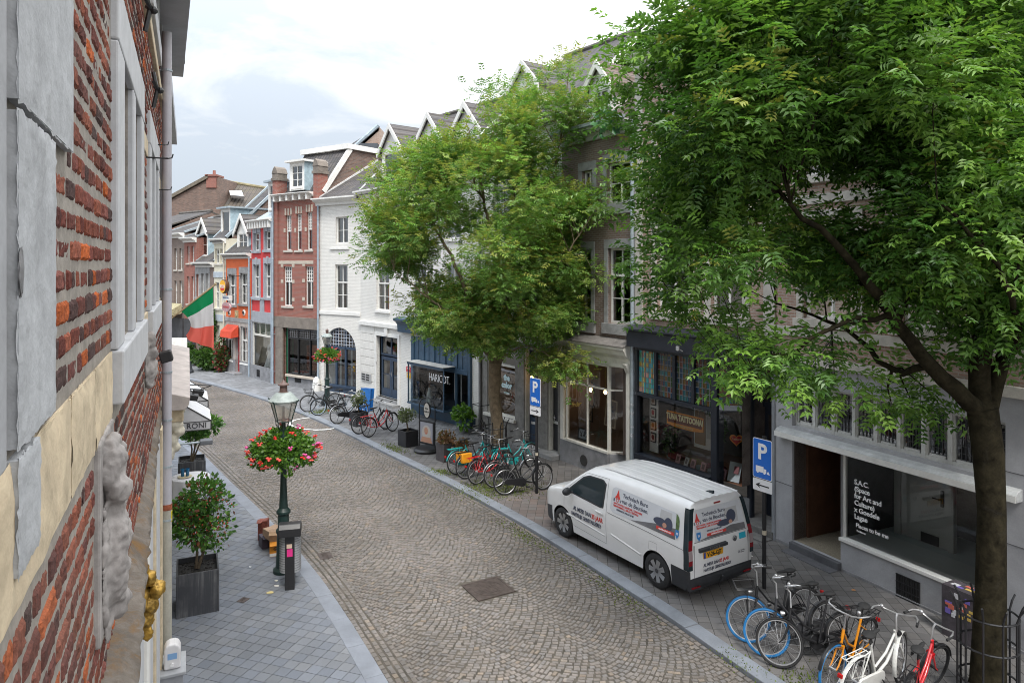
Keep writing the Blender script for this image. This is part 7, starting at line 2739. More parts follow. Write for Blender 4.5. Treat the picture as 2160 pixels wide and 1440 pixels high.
for i in range(len(xs_)-1):
 for j in range(nr-1):
  a=i*nr+j
  q=(a, a+nr, a+nr+1, a+1)
  c=np.mean([bm.v[t]for t in q], axis=0)
  m=0
  if c[0]<-.37 and c[2]<.60+.06*max(0, (-.6-c[0])):
   m=1
  if c[0]>3.42 and c[2]<.56:
   m=1
  if min(math.hypot(c[0]-cx0, c[2]-.33)for cx0 in(0, WB))<.425 and abs(c[1])>.5:
   m=0
  if 2.2<c[0]<3.05 and abs(c[1])<.70*v_w(c[0])and c[2]>1.1 and j not in(0, )and c[2]>v_top(c[0])-.02:
   m=2
  bm.f.append(q)
  bm.m.append(m)
for j in range(ns-1):
 a, b=j, j+1
 c, d=nr-2-j, nr-1-j
 if j==ns-2:
  bm.f.append((a, b, c)if b==c else(a, b, c, d))
  bm.f[-1]=(d, a, b)if b==c else bm.f[-1]
 else:
  bm.f.append((d, a, b, c))
 z=(bm.v[a][2]+bm.v[b][2])/2
 bm.m.append(1 if z<.42 else 0)
bm.f.append(tuple((len(xs_)-1)*nr+t for t in range(nr-1, -1, -1)))
bm.m.append(0)
VW=pm('van_white', (.76, .76, .765), .28, .025, 2.5, 0, coat=.6, dirt=.06)
VB=pm('bumper_plastic', (.030, .032, .037), .55, .1, 6, .1)
GB=flat('glass_black', (.022, .034, .040), .04)
bm.build('body', [VW, VB, CARGLASS if False else GB], van, smooth=38)
def side_panel(name, outline, mat, off, parent=van, n=24, mz=8, back=None):
 """patch that follows the left flank; outline: functions z0(x), z1(x) over [xa, xb]"""
 xa, xb, z0, z1=outline
 m=MB()
 for i in range(n+1):
  x=xa+(xb-xa)*i/n
  a, b=z0(x), z1(x)
  for j in range(mz+1):
   m.v.append(tuple(v_side(x, a+(b-a)*j/mz, off)))
 for i in range(n):
  for j in range(mz):
   a=i*(mz+1)+j
   m.f.append((a, a+1, a+mz+2, a+mz+1))
   m.m.append(0)
 return m.build(name, mat, parent, smooth=60)
def lin(*p):
 xs, ys=zip(*p)
 return lambda x:float(np.interp(x, xs, ys))
def line_on_side(m, pts, w=.006, off=.0035):
 for(x0, z0), (x1, z1)in zip(pts[:-1], pts[1:]):
  n=max(1, int(math.hypot(x1-x0, z1-z0)/.08))
  for k in range(n):
   a, b=(x0+(x1-x0)*k/n, z0+(z1-z0)*k/n), (x0+(x1-x0)*(k+1)/n, z0+(z1-z0)*(k+1)/n)
   d=Vector((b[0]-a[0], b[1]-a[1]))
   d=Vector((-d.y, d.x)).normalized()*w/2
   m.quad(v_side(a[0]-d.x, a[1]-d.y, off), v_side(b[0]-d.x, b[1]-d.y, off), v_side(b[0]+d.x, b[1]+d.y, off), v_side(a[0]+d.x, a[1]+d.y, off))
GAP=flat('panel_gap', (.10, .10, .105), .7)
ln=MB()
line_on_side(ln, [(1.44, .36), (1.46, 1.05), (1.52, 1.68)])
line_on_side(ln, [(1.52, 1.68), (2.22, 1.64), (2.52, 1.42), (2.90, 1.10)], .005)
line_on_side(ln, [(2.90, 1.10), (2.90, .62), (2.55, .40), (1.44, .36)])
ln.build('panel_gaps', GAP, van)
ln=MB()
line_on_side(ln, [(1.43, 1.03), (.2, 1.01), (-.85, .97)], .009)
ln.build('panel_gaps', GAP, van)
ln=MB()
line_on_side(ln, [(.18, .86), (.20, .70), (-.02, .70), (-.04, .86), (.18, .86)], .004)
ln.build('panel_gaps', GAP, van)
fl_=MB()
for(p, q, w, o)in(((1.3, .62), (.42, .50), .035, .012), ((2.8, .60), (1.5, .52), .03, .010)):
 fl_=MB()
 for k in range(10):
  x0, x1=p[0]+(q[0]-p[0])*k/10, p[0]+(q[0]-p[0])*(k+1)/10
  z0, z1=p[1]+(q[1]-p[1])*k/10, p[1]+(q[1]-p[1])*(k+1)/10
  fl_.add([v_side(x0, z0-w, 0), v_side(x1, z1-w, 0), v_side(x1, z1, o), v_side(x0, z0, o), v_side(x0, z0+w*.6, 0), v_side(x1, z1+w*.6, 0)], [(0, 1, 2, 3), (3, 2, 5, 4)])
 fl_.build('flank_crease', VW, van)
side_panel('side_window', (1.60, 2.74, lin((1.6, 1.10), (1.66, 1.085), (2.6, 1.12), (2.74, 1.15)), lin((1.60, 1.52), (1.68, 1.60), (2.12, 1.575), (2.30, 1.50), (2.74, 1.16))), GB, .005)
side_panel('window_seal', (1.56, 2.80, lin((1.56, 1.07), (1.66, 1.055), (2.6, 1.09), (2.80, 1.13)), lin((1.56, 1.56), (1.68, 1.63), (2.14, 1.605), (2.33, 1.53), (2.80, 1.14))), VB, .003)
WRAP=pm('wrap_pale', (.60, .615, .65), .35, .05, 2, 0)
WRAPG=pm('wrap_grey', (.16, .16, .17), .4, .25, 3, 0)
BLU=flat('print_blue', (.03, .20, .50), .45)
REDT=flat('print_red', (.62, .05, .04), .45)
NAVT=flat('print_navy', (.06, .07, .11), .45)
rnd=lambda lo, hi:lin((-.72, lo+.16), (-.69, lo+.06), (-.62, lo), (1.30, hi), (1.36, hi+.05))
up_=lin((-.72, 1.42), (-.69, 1.50), (-.60, 1.555), (1.28, 1.585), (1.36, 1.53))
wp=side_panel('printed_panel', (-.72, 1.36, rnd(1.085, 1.085), up_), WRAP, .005)
side_panel('print_shade', (-.60, .72, lin((-.60, 1.088), (.72, 1.088)), lin((-.60, 1.28), (.0, 1.235), (.72, 1.09))), WRAPG, .0065)
side_panel('print_green', (-.715, -.60, rnd(1.20, 1.085), up_), pm('print_foliage', (.12, .19, .07), .5, .4, 16, 0), .0068)
side_panel('print_radiator', (-.46, -.06, lin((-.5, 1.28), (0, 1.25)), lin((-.5, 1.52), (0, 1.52))), pm('print_light', (.50, .50, .51), .5, .05, 3, 0), .0066)
for(cx0, cz0, rx, rz, mt)in((-.36, 1.30, .14, .12, NAVT), (-.10, 1.29, .22, .075, NAVT), (-.24, 1.26, .07, .045, flat('print_skin', (.50, .27, .20), .5))):
 m=MB()
 pts=[v_side(cx0+rx*math.cos(a), cz0+rz*math.sin(a), .0075 if mt is NAVT else .009)for a in np.linspace(0, 2*PI, 24, endpoint=False)]
 m.add(pts, [tuple(range(24))[::-1]])
 m.build('print_figure', mt, van)
side_panel('print_banner', (-.56, .02, lin((-1, 1.145), (1, 1.145)), lin((-1, 1.20), (1, 1.20))), REDT, .0085)
m=MB()
sh_=[(-.055, .07), (.055, .07), (.055, -.02), (0, -.085), (-.055, -.02)]
m.add([v_side(-.655-a, 1.20+b, .010)for a, b in sh_], [tuple(range(5))])
m.build('shield_badge', BLU, van)
def side_M(x, z, off=.008):
 a, b=v_side(x, z-.02, 0), v_side(x, z+.02, 0)
 ey=(b-a).normalized()
 ex=Vector((-1, 0, 0))
 ez=ex.cross(ey).normalized()
 p=v_side(x, z, off)
 return Matrix(((ex.x, ey.x, ez.x, p.x), (ex.y, ey.y, ez.y, p.y), (ex.z, ey.z, ez.z, p.z), (0, 0, 0, 1)))
def rear_x(y, z, off=.004):
 return XR+v_lean(XR, z)-off
def rear_M(y, z, off=.006):
 p=Vector((rear_x(y, z, off), y, z))
 ey=Vector((v_lean(XR, z+.05)-v_lean(XR, z-.05), 0, .1)).normalized()
 ex=Vector((0, -1, 0))
 ez=ex.cross(ey).normalized()
 return Matrix(((ex.x, ey.x, ez.x, p.x), (ex.y, ey.y, ez.y, p.y), (ex.z, ey.z, ez.z, p.z), (0, 0, 0, 1)))
def emblem(MF, u, s):
 """the firm's mark: two small letters round a red spire"""
 m=MB()
 m.add([(-.10*s, -.03*s, 0), (-.03*s, -.03*s, 0), (0, .20*s, 0), (.03*s, -.03*s, 0), (.10*s, -.03*s, 0), (.05*s, .05*s, 0), (0, .0, 0), (-.05*s, .05*s, 0)], [(7, 0, 1), (7, 1, 6), (7, 6, 2), (2, 6, 5), (5, 6, 3), (5, 3, 4)])
 o=m.build('emblem', REDT, van)
 o.matrix_local=MF
 for sx_, ch in((-.11, 'B'), (.11, 'V')):
  text('lettering', ch, .10*s, NAVT, van, MF@Matrix.Translation((sx_*s, -.07*s, 0)), .001)
 text('lettering', 'O', .12*s, REDT, van, MF@Matrix.Translation((0, -.07*s, 0)), .001)
emblem(side_M(1.17, 1.40), 0, .85)
text('lettering', 'Technisch Buro', .115, NAVT, van, side_M(1.03, 1.475), .001, align='LEFT')
text('lettering', 'van de Beucken.', .115, NAVT, van, side_M(1.03, 1.365), .001, align='LEFT')
for k, s in enumerate(('GAS | WATER | SANITAIR | DAKWERK', 'VERWARMING | AIRCO | SERVICE')):
 text('lettering', s, .050, REDT, van, side_M(1.27, 1.275-.05*k), .001, align='LEFT')
text('lettering', 'KERKRADE  045-545 25 82', .045, NAVT, van, side_M(1.16, 1.165), .001, align='LEFT')
text('lettering', 'vandebeucken.com', .042, LETW, van, side_M(-.27, 1.172, .0095), .001)
text('lettering', '25', .055, LETW, van, side_M(-.655, 1.205, .0115), .001)
text('lettering', 'AL MEER DAN', .125, NAVT, van, side_M(2.55, .80), .002, align='LEFT', sx=.78)
text('lettering', '25 JAAR', .135, REDT, van, side_M(1.92, .80), .002, align='LEFT', sx=.78)
text('lettering', 'HARTELIJK GEINSTALLEERD!', .115, NAVT, van, side_M(2.62, .665), .002, align='LEFT', sx=.70)
m=MB()
p=v_side(1.66, .965, .0)
m.obox(p+Vector((0, .028, 0)), (.11, 0, 0), (0, .012, 0), (0, 0, .018))
m.build('door_handle', VW, van, bevel=.01)
m=MB()
p=v_side(2.62, 1.12, 0)
m.ball(tuple(p+Vector((.02, .15, .03))), .07, .12, .085, 12, 9)
m.tube([p, p+Vector((.02, .1, 0))], .025, 6)
m.build('wing_mirror', VB, van, smooth=60)
m=MB()
for y in(-.56, -.38, -.20, 0, .20, .38, .56):
 for k in range(14):
  x0, x1=-.72+k*.19, -.72+(k+1)*.19
  if x1>2.0:
   break
  a0, a1=v_top(x0)+.0125, v_top(x1)+.0125
  ed=abs(y)/.62
  dz=.010-.012*ed**2
  m.add([(x0, y-.035, a0+dz-.006), (x1, y-.035, a1+dz-.006), (x1, y-.02, a1+dz), (x0, y-.02, a0+dz), (x0, y+.02, a0+dz), (x1, y+.02, a1+dz), (x1, y+.035, a1+dz-.006), (x0, y+.035, a0+dz-.006)], [(0, 1, 2, 3), (3, 2, 5, 4), (4, 5, 6, 7)])
m.build('roof_rib', VW, van)
m=MB()
m.prism([(-.62, 1.84), (-.42, 1.84), (-.50, 1.875), (-.62, 1.90)], -.025, .025)
m.build('roof_aerial', GB, van, bevel=.006)
def rear_panel(name, pts, mat, off, tilt=True):
 m=MB()
 m.add([(rear_x(y, z, off), y, z)for y, z in pts]+[(rear_x(y, z, off)+off+.01, y, z)for y, z in pts], [tuple(range(len(pts)))]+[(i, i+len(pts), (i+1)%len(pts)+len(pts), (i+1)%len(pts))for i in range(len(pts))])
 return m.build(name, mat, van)
def rrect(y0, y1, z0, z1, r, n=5, taper=0.0):
 out=[]
 for(cy, cz, a0)in((y1-r, z1-r, 0), (y0+r, z1-r, 90), (y0+r, z0+r, 180), (y1-r, z0+r, 270)):
  for k in range(n+1):
   a=R(a0+90*k/n)
   z=cz+r*math.sin(a)
   out.append(((cy+r*math.cos(a))*(1-taper*(z-z0)/(z1-z0)), z))
 return out
m=MB()
for j in range(12):
 za, zb_=1.10+.56*j/12, 1.10+.56*(j+1)/12
 ya, yb=.70-.085*(za-1.1)/.56, .70-.085*(zb_-1.1)/.56
 m.quad((rear_x(0, za), ya, za), (rear_x(0, za), -ya, za), (rear_x(0, zb_), -yb, zb_), (rear_x(0, zb_), yb, zb_))
m.build('printed_panel', WRAP, van)
rear_panel('print_shade', [(.66, 1.105), (-.695, 1.105), (-.68, 1.22), (-.3, 1.24), (.1, 1.17)], WRAPG, .0055)
rear_panel('print_light', [(-.14, 1.27), (-.52, 1.27), (-.50, 1.56), (-.16, 1.56)], pm('print_light', (0, 0, 0)), .0052)
for(cy, cz, ry, rz, mt, o)in((-.33, 1.40, .13, .12, NAVT, .006), (-.13, 1.31, .2, .06, NAVT, .0062), (-.30, 1.30, .05, .035, flat('print_skin', (0, 0, 0)), .0072)):
 rear_panel('print_figure', [(cy+ry*math.cos(a), cz+rz*math.sin(a))for a in np.linspace(0, 2*PI, 20, endpoint=False)], mt, o)
emblem(rear_M(.58, 1.47), 0, .72)
text('lettering', 'Technisch Buro', .098, NAVT, van, rear_M(.44, 1.545), .001, align='LEFT')
text('lettering', 'van de Beucken.', .098, NAVT, van, rear_M(.44, 1.45), .001, align='LEFT')
for k, s in enumerate(('GAS | WATER | SANITAIR | DAKWERK', 'VERWARMING | AIRCO | SERVICE')):
 text('lettering', s, .040, REDT, van, rear_M(.62, 1.37-.042*k), .001, align='LEFT')
text('lettering', 'KERKRADE 045-545 25 82', .036, NAVT, van, rear_M(.36, 1.245), .001, align='LEFT')
rear_panel('print_banner', [(.36, 1.15), (-.16, 1.15), (-.16, 1.20), (.36, 1.20)], REDT, .0065)
text('lettering', 'vandebeucken.com', .042, LETW, van, rear_M(.10, 1.175, .0078), .001)
rear_panel('shield_badge', [(.58-a, 1.19+b)for a, b in sh_], BLU, .0068)
text('lettering', '25', .05, LETW, van, rear_M(.58, 1.20, .008), .001)
m=MB()
for z0, z1 in((1.088, 1.096), ):
 m.box(XR+v_lean(XR, 1.09)-.003, XR+v_lean(XR, 1.09)+.01, -.72, .72, z0, z1)
m.box(XR-.004, XR+.01, -.745, -.737, .47, 1.06)
m.box(XR-.004, XR+.01, .737, .745, .47, 1.06)
m.build('hatch_gap', GAP, van)
m=MB()
m.prism([(XR-.002, .985), (XR-.045, .995), (XR-.05, 1.04), (XR+.02, 1.055)], -.28, .62, axis='y')if False else m.add([(XR+.02, y, z)for y in(-.12, .62)for z in(.905, .98)]+[(XR-.045, y, z)for y in(-.12, .62)for z in(.915, .97)], [(0, 1, 3, 2), (4, 6, 7, 5), (0, 2, 6, 4), (1, 5, 7, 3), (0, 4, 5, 1), (2, 3, 7, 6)])
m.build('plate_handle', VB, van, bevel=.008)
text('lettering', 'CADDY', .05, CHROME, van, rear_M(.25, .944, .052+.012), .001, spacing=1.9)
m=MB()
m.box(XR-.022, XR-.004, -.01, .51, .775, .89)
m.build('number_plate', flat('plate_yellow', (.74, .36, .006), .5), van, bevel=.004)
m=MB()
m.box(XR-.0235, XR-.0225, .462, .508, .778, .887)
m.build('plate_band', flat('plate_blue', (.015, .06, .35), .5), van)
text('lettering', 'V-26-GJT', .108, flat('plate_ink', (.02, .02, .02), .6), van, rear_M(.225, .833, .0245), .003, sx=.95)
m=MB()
m.lathe([(.001, 0), (.052, 0), (.052, .012), (.001, .012)], 24, (XR-.016+.02, -.36, .98), rot=Matrix.Rotation(R(-90), 4, 'Y').to_3x3())
m.build('badge', GB, van)
m=MB()
RYm=Matrix.Rotation(R(-90), 4, 'Y').to_3x3()
m.tube([(XR-.010, -.36+.048*math.cos(a), .98+.048*math.sin(a))for a in np.linspace(0, 2*PI, 22, endpoint=False)], .005, 5, closed=True)
m.tube([(XR-.010, -.36+a, 0.98+b)for a, b in((.036, .022), (.014, -.036), (0, -.004), (-.014, -.036), (-.036, .022))], .004, 5)
m.tube([(XR-.010, -.36+a, 0.98+b)for a, b in((.018, .034), (0, .004), (-.018, .034))], .004, 5)
m.build('badge_ring', CHROME, van)
rear_panel('blue_sticker', [(-.50, .935), (-.68, .935), (-.68, 1.045), (-.50, 1.045)], flat('cyan_print', (.02, .36, .50), .5), .006)
text('lettering', 'AL MEER DAN', .085, NAVT, van, rear_M(.50, .645), .001, align='LEFT', sx=.8)
text('lettering', '25 JAAR', .092, REDT, van, rear_M(.07, .648), .001, align='LEFT', sx=.8)
text('lettering', 'HARTELIJK GEINSTALLEERD!', .08, NAVT, van, rear_M(.50, .55), .001, align='LEFT', sx=.74)
text('lettering', 'Remeha\nPartner', .035, flat('print_grey', (.25, .25, .26), .5), van, rear_M(-.52, .70), .001, align='LEFT')
m=MB()
m.tube([(XR-.006, -.47+.022*math.cos(a), .70+.022*math.sin(a))for a in np.linspace(0, 2*PI, 14, endpoint=False)], .006, 5, closed=True)
m.build('partner_mark', flat('print_grey', (0, 0, 0)), van)
rear_panel('brake_light', rrect(-.09, .09, 1.69, 1.715, .01), flat('brake_red', (.25, .01, .01), .3), .010)
for s in(1, -1):
 m=MB()
 for(z0, z1)in[(.62+.09*k, .71+.09*k)for k in range(12)]:
  if z1>1.75:
   break
  A, B=v_side(XR+.0, z0, .014, True), v_side(XR+.0, z1, .014, True)
  A2, B2=v_side(XR+.11, z0, .014, True), v_side(XR+.11, z1, .014, True)
  wr=.115
  fl=lambda v:(v.x, s*v.y, v.z)
  Ar, Br=Vector((rear_x(0, z0, .006), A.y-wr, z0)), Vector((rear_x(0, z1, .006), B.y-wr, z1))
  Ac, Bc=Vector((rear_x(0, z0, .007), A.y-.012, z0)), Vector((rear_x(0, z1, .007), B.y-.012, z1))
  Ae, Be=A+Vector((.012, 0, 0)), B+Vector((.012, 0, 0))
  q=[fl(v)for v in(A2, B2, Be, Ae)], [fl(v)for v in(Ae, Be, Bc, Ac)], [fl(v)for v in(Ac, Bc, Br, Ar)]
  lamp=.68<z0<1.08
  for i, qq in enumerate(q):
   mi=0
   if i==2 and lamp:
    mi=2 if .75<z0<.9 else 1
   m.add(qq if s>0 else qq[::-1], [(0, 1, 2, 3)], mi)
 m.build('tail_lamp', [GB, flat('lamp_red', (.22, .010, .016), .15), flat('lamp_clear', (.34, .27, .28), .15)], van)
m=MB()
pr=[(XR+.02, .46), (XR-.045, .435), (XR-.06, .36), (XR-.02, .25), (XR+.06, .22)]
for i, y in enumerate(np.linspace(-.87, .87, 15)):
 c=.10*(abs(y)/.9)**3
 for x, z in pr:
  m.v.append((x+c, y, z))
for i in range(14):
 for j in range(4):
  a=i*5+j
  m.f.append((a, a+1, a+6, a+5))
  m.m.append(0)
m.build('rear_bumper', VB, van, smooth=50)
for s in(1, -1):
 m=MB()
 m.box(XR-.02, XR+.05, s*.70-.11, s*.70+.11, .28, .305)
 m.build('reflector', flat('lamp_red', (0, 0, 0)), van)
m=MB()
m.tube([(XR+.1, .1, .30), (XR-.06, .1, .28), (XR-.10, .1, .34), (XR-.10, .1, .38)], .018, 8)
m.ball((XR-.10, .1, .40), .026)
m.build('tow_bar', VB, van, smooth=50)
m=MB()
m.box(XR+.05, 3.6, -.66, .66, .20, .62)
m.build('underbody', flat('under_black', (.012, .012, .013), .9), van)
for x0, y0 in((0, .78), (0, -.78), (WB, .78), (WB, -.78)):
 s=1 if y0>0 else-1
 wh=empty('wheel', (x0, y0, .33), 0 if s>0 else PI)
 wh.parent=van
 RX_=Matrix.Rotation(R(-90), 4, 'X').to_3x3()
 m=MB()
 m.lathe([(.21, -.10), (.30, -.105), (.325, -.085), (.33, -.04), (.33, .04), (.325, .085), (.30, .105), (.225, .105), (.215, .09)], 36, rot=RX_)
 m.build('tyre', pm('tyre_rubber', (.022, .022, .024), .85, .2, 20, .2), wh, smooth=40)
 m=MB()
 m.lathe([(.001, .02), (.20, .03), (.216, .09), (.222, .095), (.224, .085)], 36, rot=RX_)
 m.lathe([(.001, .06), (.05, .065), (.055, .085), (.04, .095), (.001, .095)], 20, rot=RX_)
 for k in range(7):
  a=2*PI*k/7
  for da in(-.12, .12):
   c, c2=a+da*1.5, a+da
   p, q=Vector((math.cos(c)*.045, .082, math.sin(c)*.045)), Vector((math.cos(c2)*.212, .082, math.sin(c2)*.212))
   d=(q-p)
   m.obox((p+q)/2, d/2, Vector((-d.z, 0, d.x)).normalized()*.025, (0, .012, 0), 1)
 m.build('rim', [pm('rim_dark', (.05, .05, .055), .5, .1, 6, 0), pm('rim_silver', (.50, .50, .52), .3, .08, 6, 0, metal=.7)], wh, smooth=35)
# ================================================================ bicycles
RUB=pm('bike_rubber', (.02, .02, .021), .8, .2, 20, .1)
BK=pm('bike_black', (.016, .016, .018), .35, .1, 8, 0)
SILV=pm('bike_alloy', (.52, .52, .53), .3, .08, 9, 0, metal=.7)
def arc_strip(m, c, r, a0, a1, w, n=16, mi=0):
 for k in range(n):
  t0, t1=R(a0+(a1-a0)*k/n), R(a0+(a1-a0)*(k+1)/n)
  p=lambda t, y, rr:(c[0]+rr*math.cos(t), y, c[2]+rr*math.sin(t))
  m.add([p(t0, -w, r-.008), p(t1, -w, r-.008), p(t1, -w*.5, r), p(t0, -w*.5, r), p(t0, w*.5, r), p(t1, w*.5, r), p(t1, w, r-.008), p(t0, w, r-.008)], [(0, 1, 2, 3), (3, 2, 5, 4), (4, 5, 6, 7)], mi)
def bike(p_rear, p_front, label, frame=BK, tyre_f=RUB, tyre_r=RUB, lean=8, steer=8, guard=None, case=True, carrier=None, front_rack=False, crate=None, rim=SILV, bars='swept', group=None):
 p0, p1=Vector(p_rear), Vector(p_front)
 d=p1-p0
 t=empty('bicycle', (p0.x, p0.y, 0), math.atan2(d.y, d.x), label, 'bicycle', group)
 t.rotation_euler=(R(lean), 0, math.atan2(d.y, d.x))
 RR, WBk=.345, 1.10
 hub=[(0, 0, RR), (WBk, 0, RR)]
 st=Matrix.Translation((.93, 0, .8))@Matrix.Rotation(R(steer), 4, (-.32, 0, 1))@Matrix.Translation((-.93, 0, -.8))
 guard=guard or frame
 def put(m, name, mat, par, sm=50, front=False, **k):
  if front:
   m.xf(st)
  return m.build(name, mat, par, smooth=sm, **k)
 for i, (c, tm)in enumerate(zip(hub, (tyre_r, tyre_f))):
  f=i==1
  m=MB()
  m.tube([(c[0]+.325*math.cos(a), 0, c[2]+.325*math.sin(a))for a in np.linspace(0, 2*PI, 32, endpoint=False)], .021, 7, closed=True)
  wo=put(m, 'wheel', tm, t, front=f)
  m=MB()
  m.tube([(c[0]+.300*math.cos(a), 0, c[2]+.300*math.sin(a))for a in np.linspace(0, 2*PI, 28, endpoint=False)], .011, 5, closed=True)
  m.tube([(c[0], -.05, c[2]), (c[0], .05, c[2])], .02, 8)
  for k in range(18):
   a=2*PI*k/18+.1*i
   b=a+(.35 if k%2 else-.35)
   m.tube([(c[0]+.018*math.cos(b), .03*(-1)**(k//2), c[2]+.018*math.sin(b)), (c[0]+.295*math.cos(a), 0, c[2]+.295*math.sin(a))], .0018, 3, caps=False)
  put(m, 'rim', rim, wo, front=f)
  m=MB()
  arc_strip(m, c, .365, 15 if i else-15, 150 if i else 165, .028)
  if i:
   arc_strip(m, c, .365, 150, 200, .028, 6)
  put(m, 'mudguard', guard, t, front=f)
 m=MB()
 hd0, hd1=Vector((.915, 0, .60)), Vector((.855, 0, .84))
 bb=Vector((.46, 0, .29))
 seat=Vector((.27, 0, .80))
 m.tube([hd0-Vector((-.01, 0, .04)), hd1], .022, 8)
 m.tube([hd0+Vector((-.01, 0, .03)), Vector((.72, 0, .40)), bb+Vector((.05, 0, .01))], .021, 8)
 m.tube([hd1-Vector((0, 0, .05)), Vector((.68, 0, .56)), bb+Vector((-.02, 0, .13))], .017, 8)
 m.tube([bb, seat], .018, 8)
 for s in(-.055, .055):
  m.tube([bb+Vector((0, s*.6, 0)), (0, s, RR)], .010, 6)
  m.tube([seat-Vector((-.02, 0, .10)), (.10, s, .56), (0, s, RR)], .009, 6)
 put(m, 'frame', frame, t)
 m=MB()
 for s in(-.05, .05):
  m.tube([(.92, s*.7, .62), (.955, s, .53), (1.04, s, .39), (1.10, s, RR)], [.015, .014, .011, .009], 7)
 m.box(.90, .95, -.05, .05, .60, .635)
 put(m, 'fork', frame, t, front=True)
 m=MB()
 m.tube([(.865, 0, .82), (.84, 0, 1.03), (.875, 0, 1.075)], .013, 7)
 hw=.28
 for s in(-1, 1):
  m.tube([(.875, 0, 1.075), (.89, s*.12, 1.085), (.87, s*.24, 1.12), (.78, s*hw, 1.125), (.66, s*(hw+.02), 1.10)]if bars=='swept'else[(.875, 0, 1.075), (.87, s*.16, 1.10), (.80, s*.30, 1.12), (.74, s*.33, 1.11)], .012, 7)
 m.ball((.82, .18, 1.15), .028)
 ho=put(m, 'handlebar', SILV, t, front=True)
 for s in(-1, 1):
  m=MB()
  e=Vector((.66, s*(hw+.02), 1.10))if bars=='swept'else Vector((.74, s*.33, 1.11))
  m.tube([e+Vector((.10, -s*.01, .01)), e+Vector((-.03, 0, -.005))], .018, 7)
  put(m, 'grip', RUB, ho, front=True)
 m=MB()
 m.ball((.20, 0, .965), .11, .085, .035, 12, 7)
 m.ball((.34, 0, .965), .12, .03, .025, 10, 6)
 for s in(-.05, .05):
  m.tube([(.14, s, .93), (.14, s, .89), (.22, s, .88)], .012, 5)
 m.tube([(.27, 0, .78), (.245, 0, .93)], .013, 7)
 put(m, 'saddle', RUB, t)
 if case:
  m=MB()
  pts=[(bb.x+.115*math.cos(a), bb.z+.115*math.sin(a))for a in np.linspace(R(-95), R(95), 14)]+[(.02+.07*math.cos(a), RR+.01+.065*math.sin(a))for a in np.linspace(R(95), R(265), 9)]
  m.prism(pts, -.085, -.05)
  put(m, 'chain_case', guard if frame is not BK else BK, t, bevel=.008)
 for s, a in((-.11, -.8), (.10, 2.34)):
  m=MB()
  e=bb+Vector((math.cos(a)*.165, s, math.sin(a)*.165))
  m.tube([bb+Vector((0, s, 0)), e], .010, 6)
  m.obox(e+Vector((0, s*.5, 0)), (.045, 0, 0), (0, .04, 0), (0, 0, .012))
  put(m, 'pedal', RUB, t)
 if carrier is not None:
  m=MB()
  z=.745
  for s in(-.06, .0, .06):
   m.tube([(.18, s, z), (-.30, s, z+.005)], .007, 5)
  for x in(.16, 0, -.15, -.29):
   m.tube([(x, -.06, z), (x, .06, z)], .007, 5)
  for s in(-.065, .065):
   m.tube([(-.22, s, z), (0, s, RR)], .006, 5)
   m.tube([(.05, s, z), (0, s, RR)], .006, 5)
  put(m, 'carrier', carrier, t)
 m=MB()
 m.box(-.40, -.37, -.03, .03, .53, .58)
 put(m, 'rear_light', flat('bike_red_light', (.45, .01, .01), .3), t)
 m=MB()
 m.lathe([(.02, -.03), (.035, .0), (.038, .03), (.001, .035)], 10, (.99, 0, .74), rot=Matrix.Rotation(R(90), 4, 'Y').to_3x3())
 put(m, 'headlight', BK if frame is not BK else SILV, t, front=True)
 m=MB()
 m.tube([(.10, .06, .30), (.04, .16, .015+max(0, math.tan(R(lean))*.16))], .009, 5)
 put(m, 'kickstand', BK, t)
 if front_rack or crate:
  m=MB()
  x0, x1, z0, z1=.93, 1.20, .78, .93
  for y in(-.16, -.055, .055, .16):
   m.tube([(x0, y, z1), (x0, y, z0), (x1, y, z0), (x1+.04, y, z1)], .006, 5)
  for z in(z0, z1):
   m.tube([(x0, -.16, z), (x1+(z-z0)*.27, -.16, z), (x1+(z-z0)*.27, .16, z), (x0, .16, z)], .007, 5, closed=True)
  for s in(-.1, .1):
   m.tube([(1.05, s, z0), (1.10, s*.5, RR)], .006, 5)
  put(m, 'front_rack', BK, t, front=True)
 if crate:
  m=MB()
  for s in(-.13, .13):
   m.box(-.22, .10, s-.055, s+.055, .48, .74)
  put(m, 'pannier', crate, t, bevel=.015)
 return t
BLUT=pm('tyre_blue', (.015, .17, .42), .6, .12, 12, .1)
ORF=pm('bike_orange', (.72, .26, .008), .3, .06, 8, 0, coat=.4)
WHF=pm('bike_white', (.66, .66, .63), .3, .06, 8, 0, coat=.4, dirt=.1)
REF=pm('bike_red', (.52, .012, .018), .28, .06, 8, 0, coat=.5)
TEA=pm('bike_teal', (.02, .36, .36), .35, .08, 8, 0, coat=.3)
GN='bicycles behind the van'
bike((4.86, 11.52), (3.80, 11.18), 'black bicycle with a blue front tyre and front rack nearest the parking sign pole', tyre_f=BLUT, lean=12, steer=-30, front_rack=True, group=GN)
bike((5.02, 11.02), (3.92, 10.76), 'second black bicycle with a blue front tyre, beside the one with the rack', tyre_f=BLUT, lean=12, steer=-34, frame=pm('bike_darkgrey', (.05, .05, .055), .35, .1, 8, 0), group=GN)
bike((5.12, 10.66), (4.04, 10.48), 'black bicycle with black tyres in front of the two blue tyred ones', lean=12, steer=-38, carrier=BK, group=GN, guard=BK)
bike((5.32, 10.60), (4.42, 9.82), 'orange bicycle with a blue front tyre pointing at the road', frame=ORF, tyre_f=BLUT, lean=-5, steer=-6, carrier=BK, group=GN, guard=BK)
bike((4.66, 9.58), (5.60, 10.16), 'white bicycle with white chain case and carrier', frame=WHF, lean=6, steer=18, carrier=WHF, group=GN)
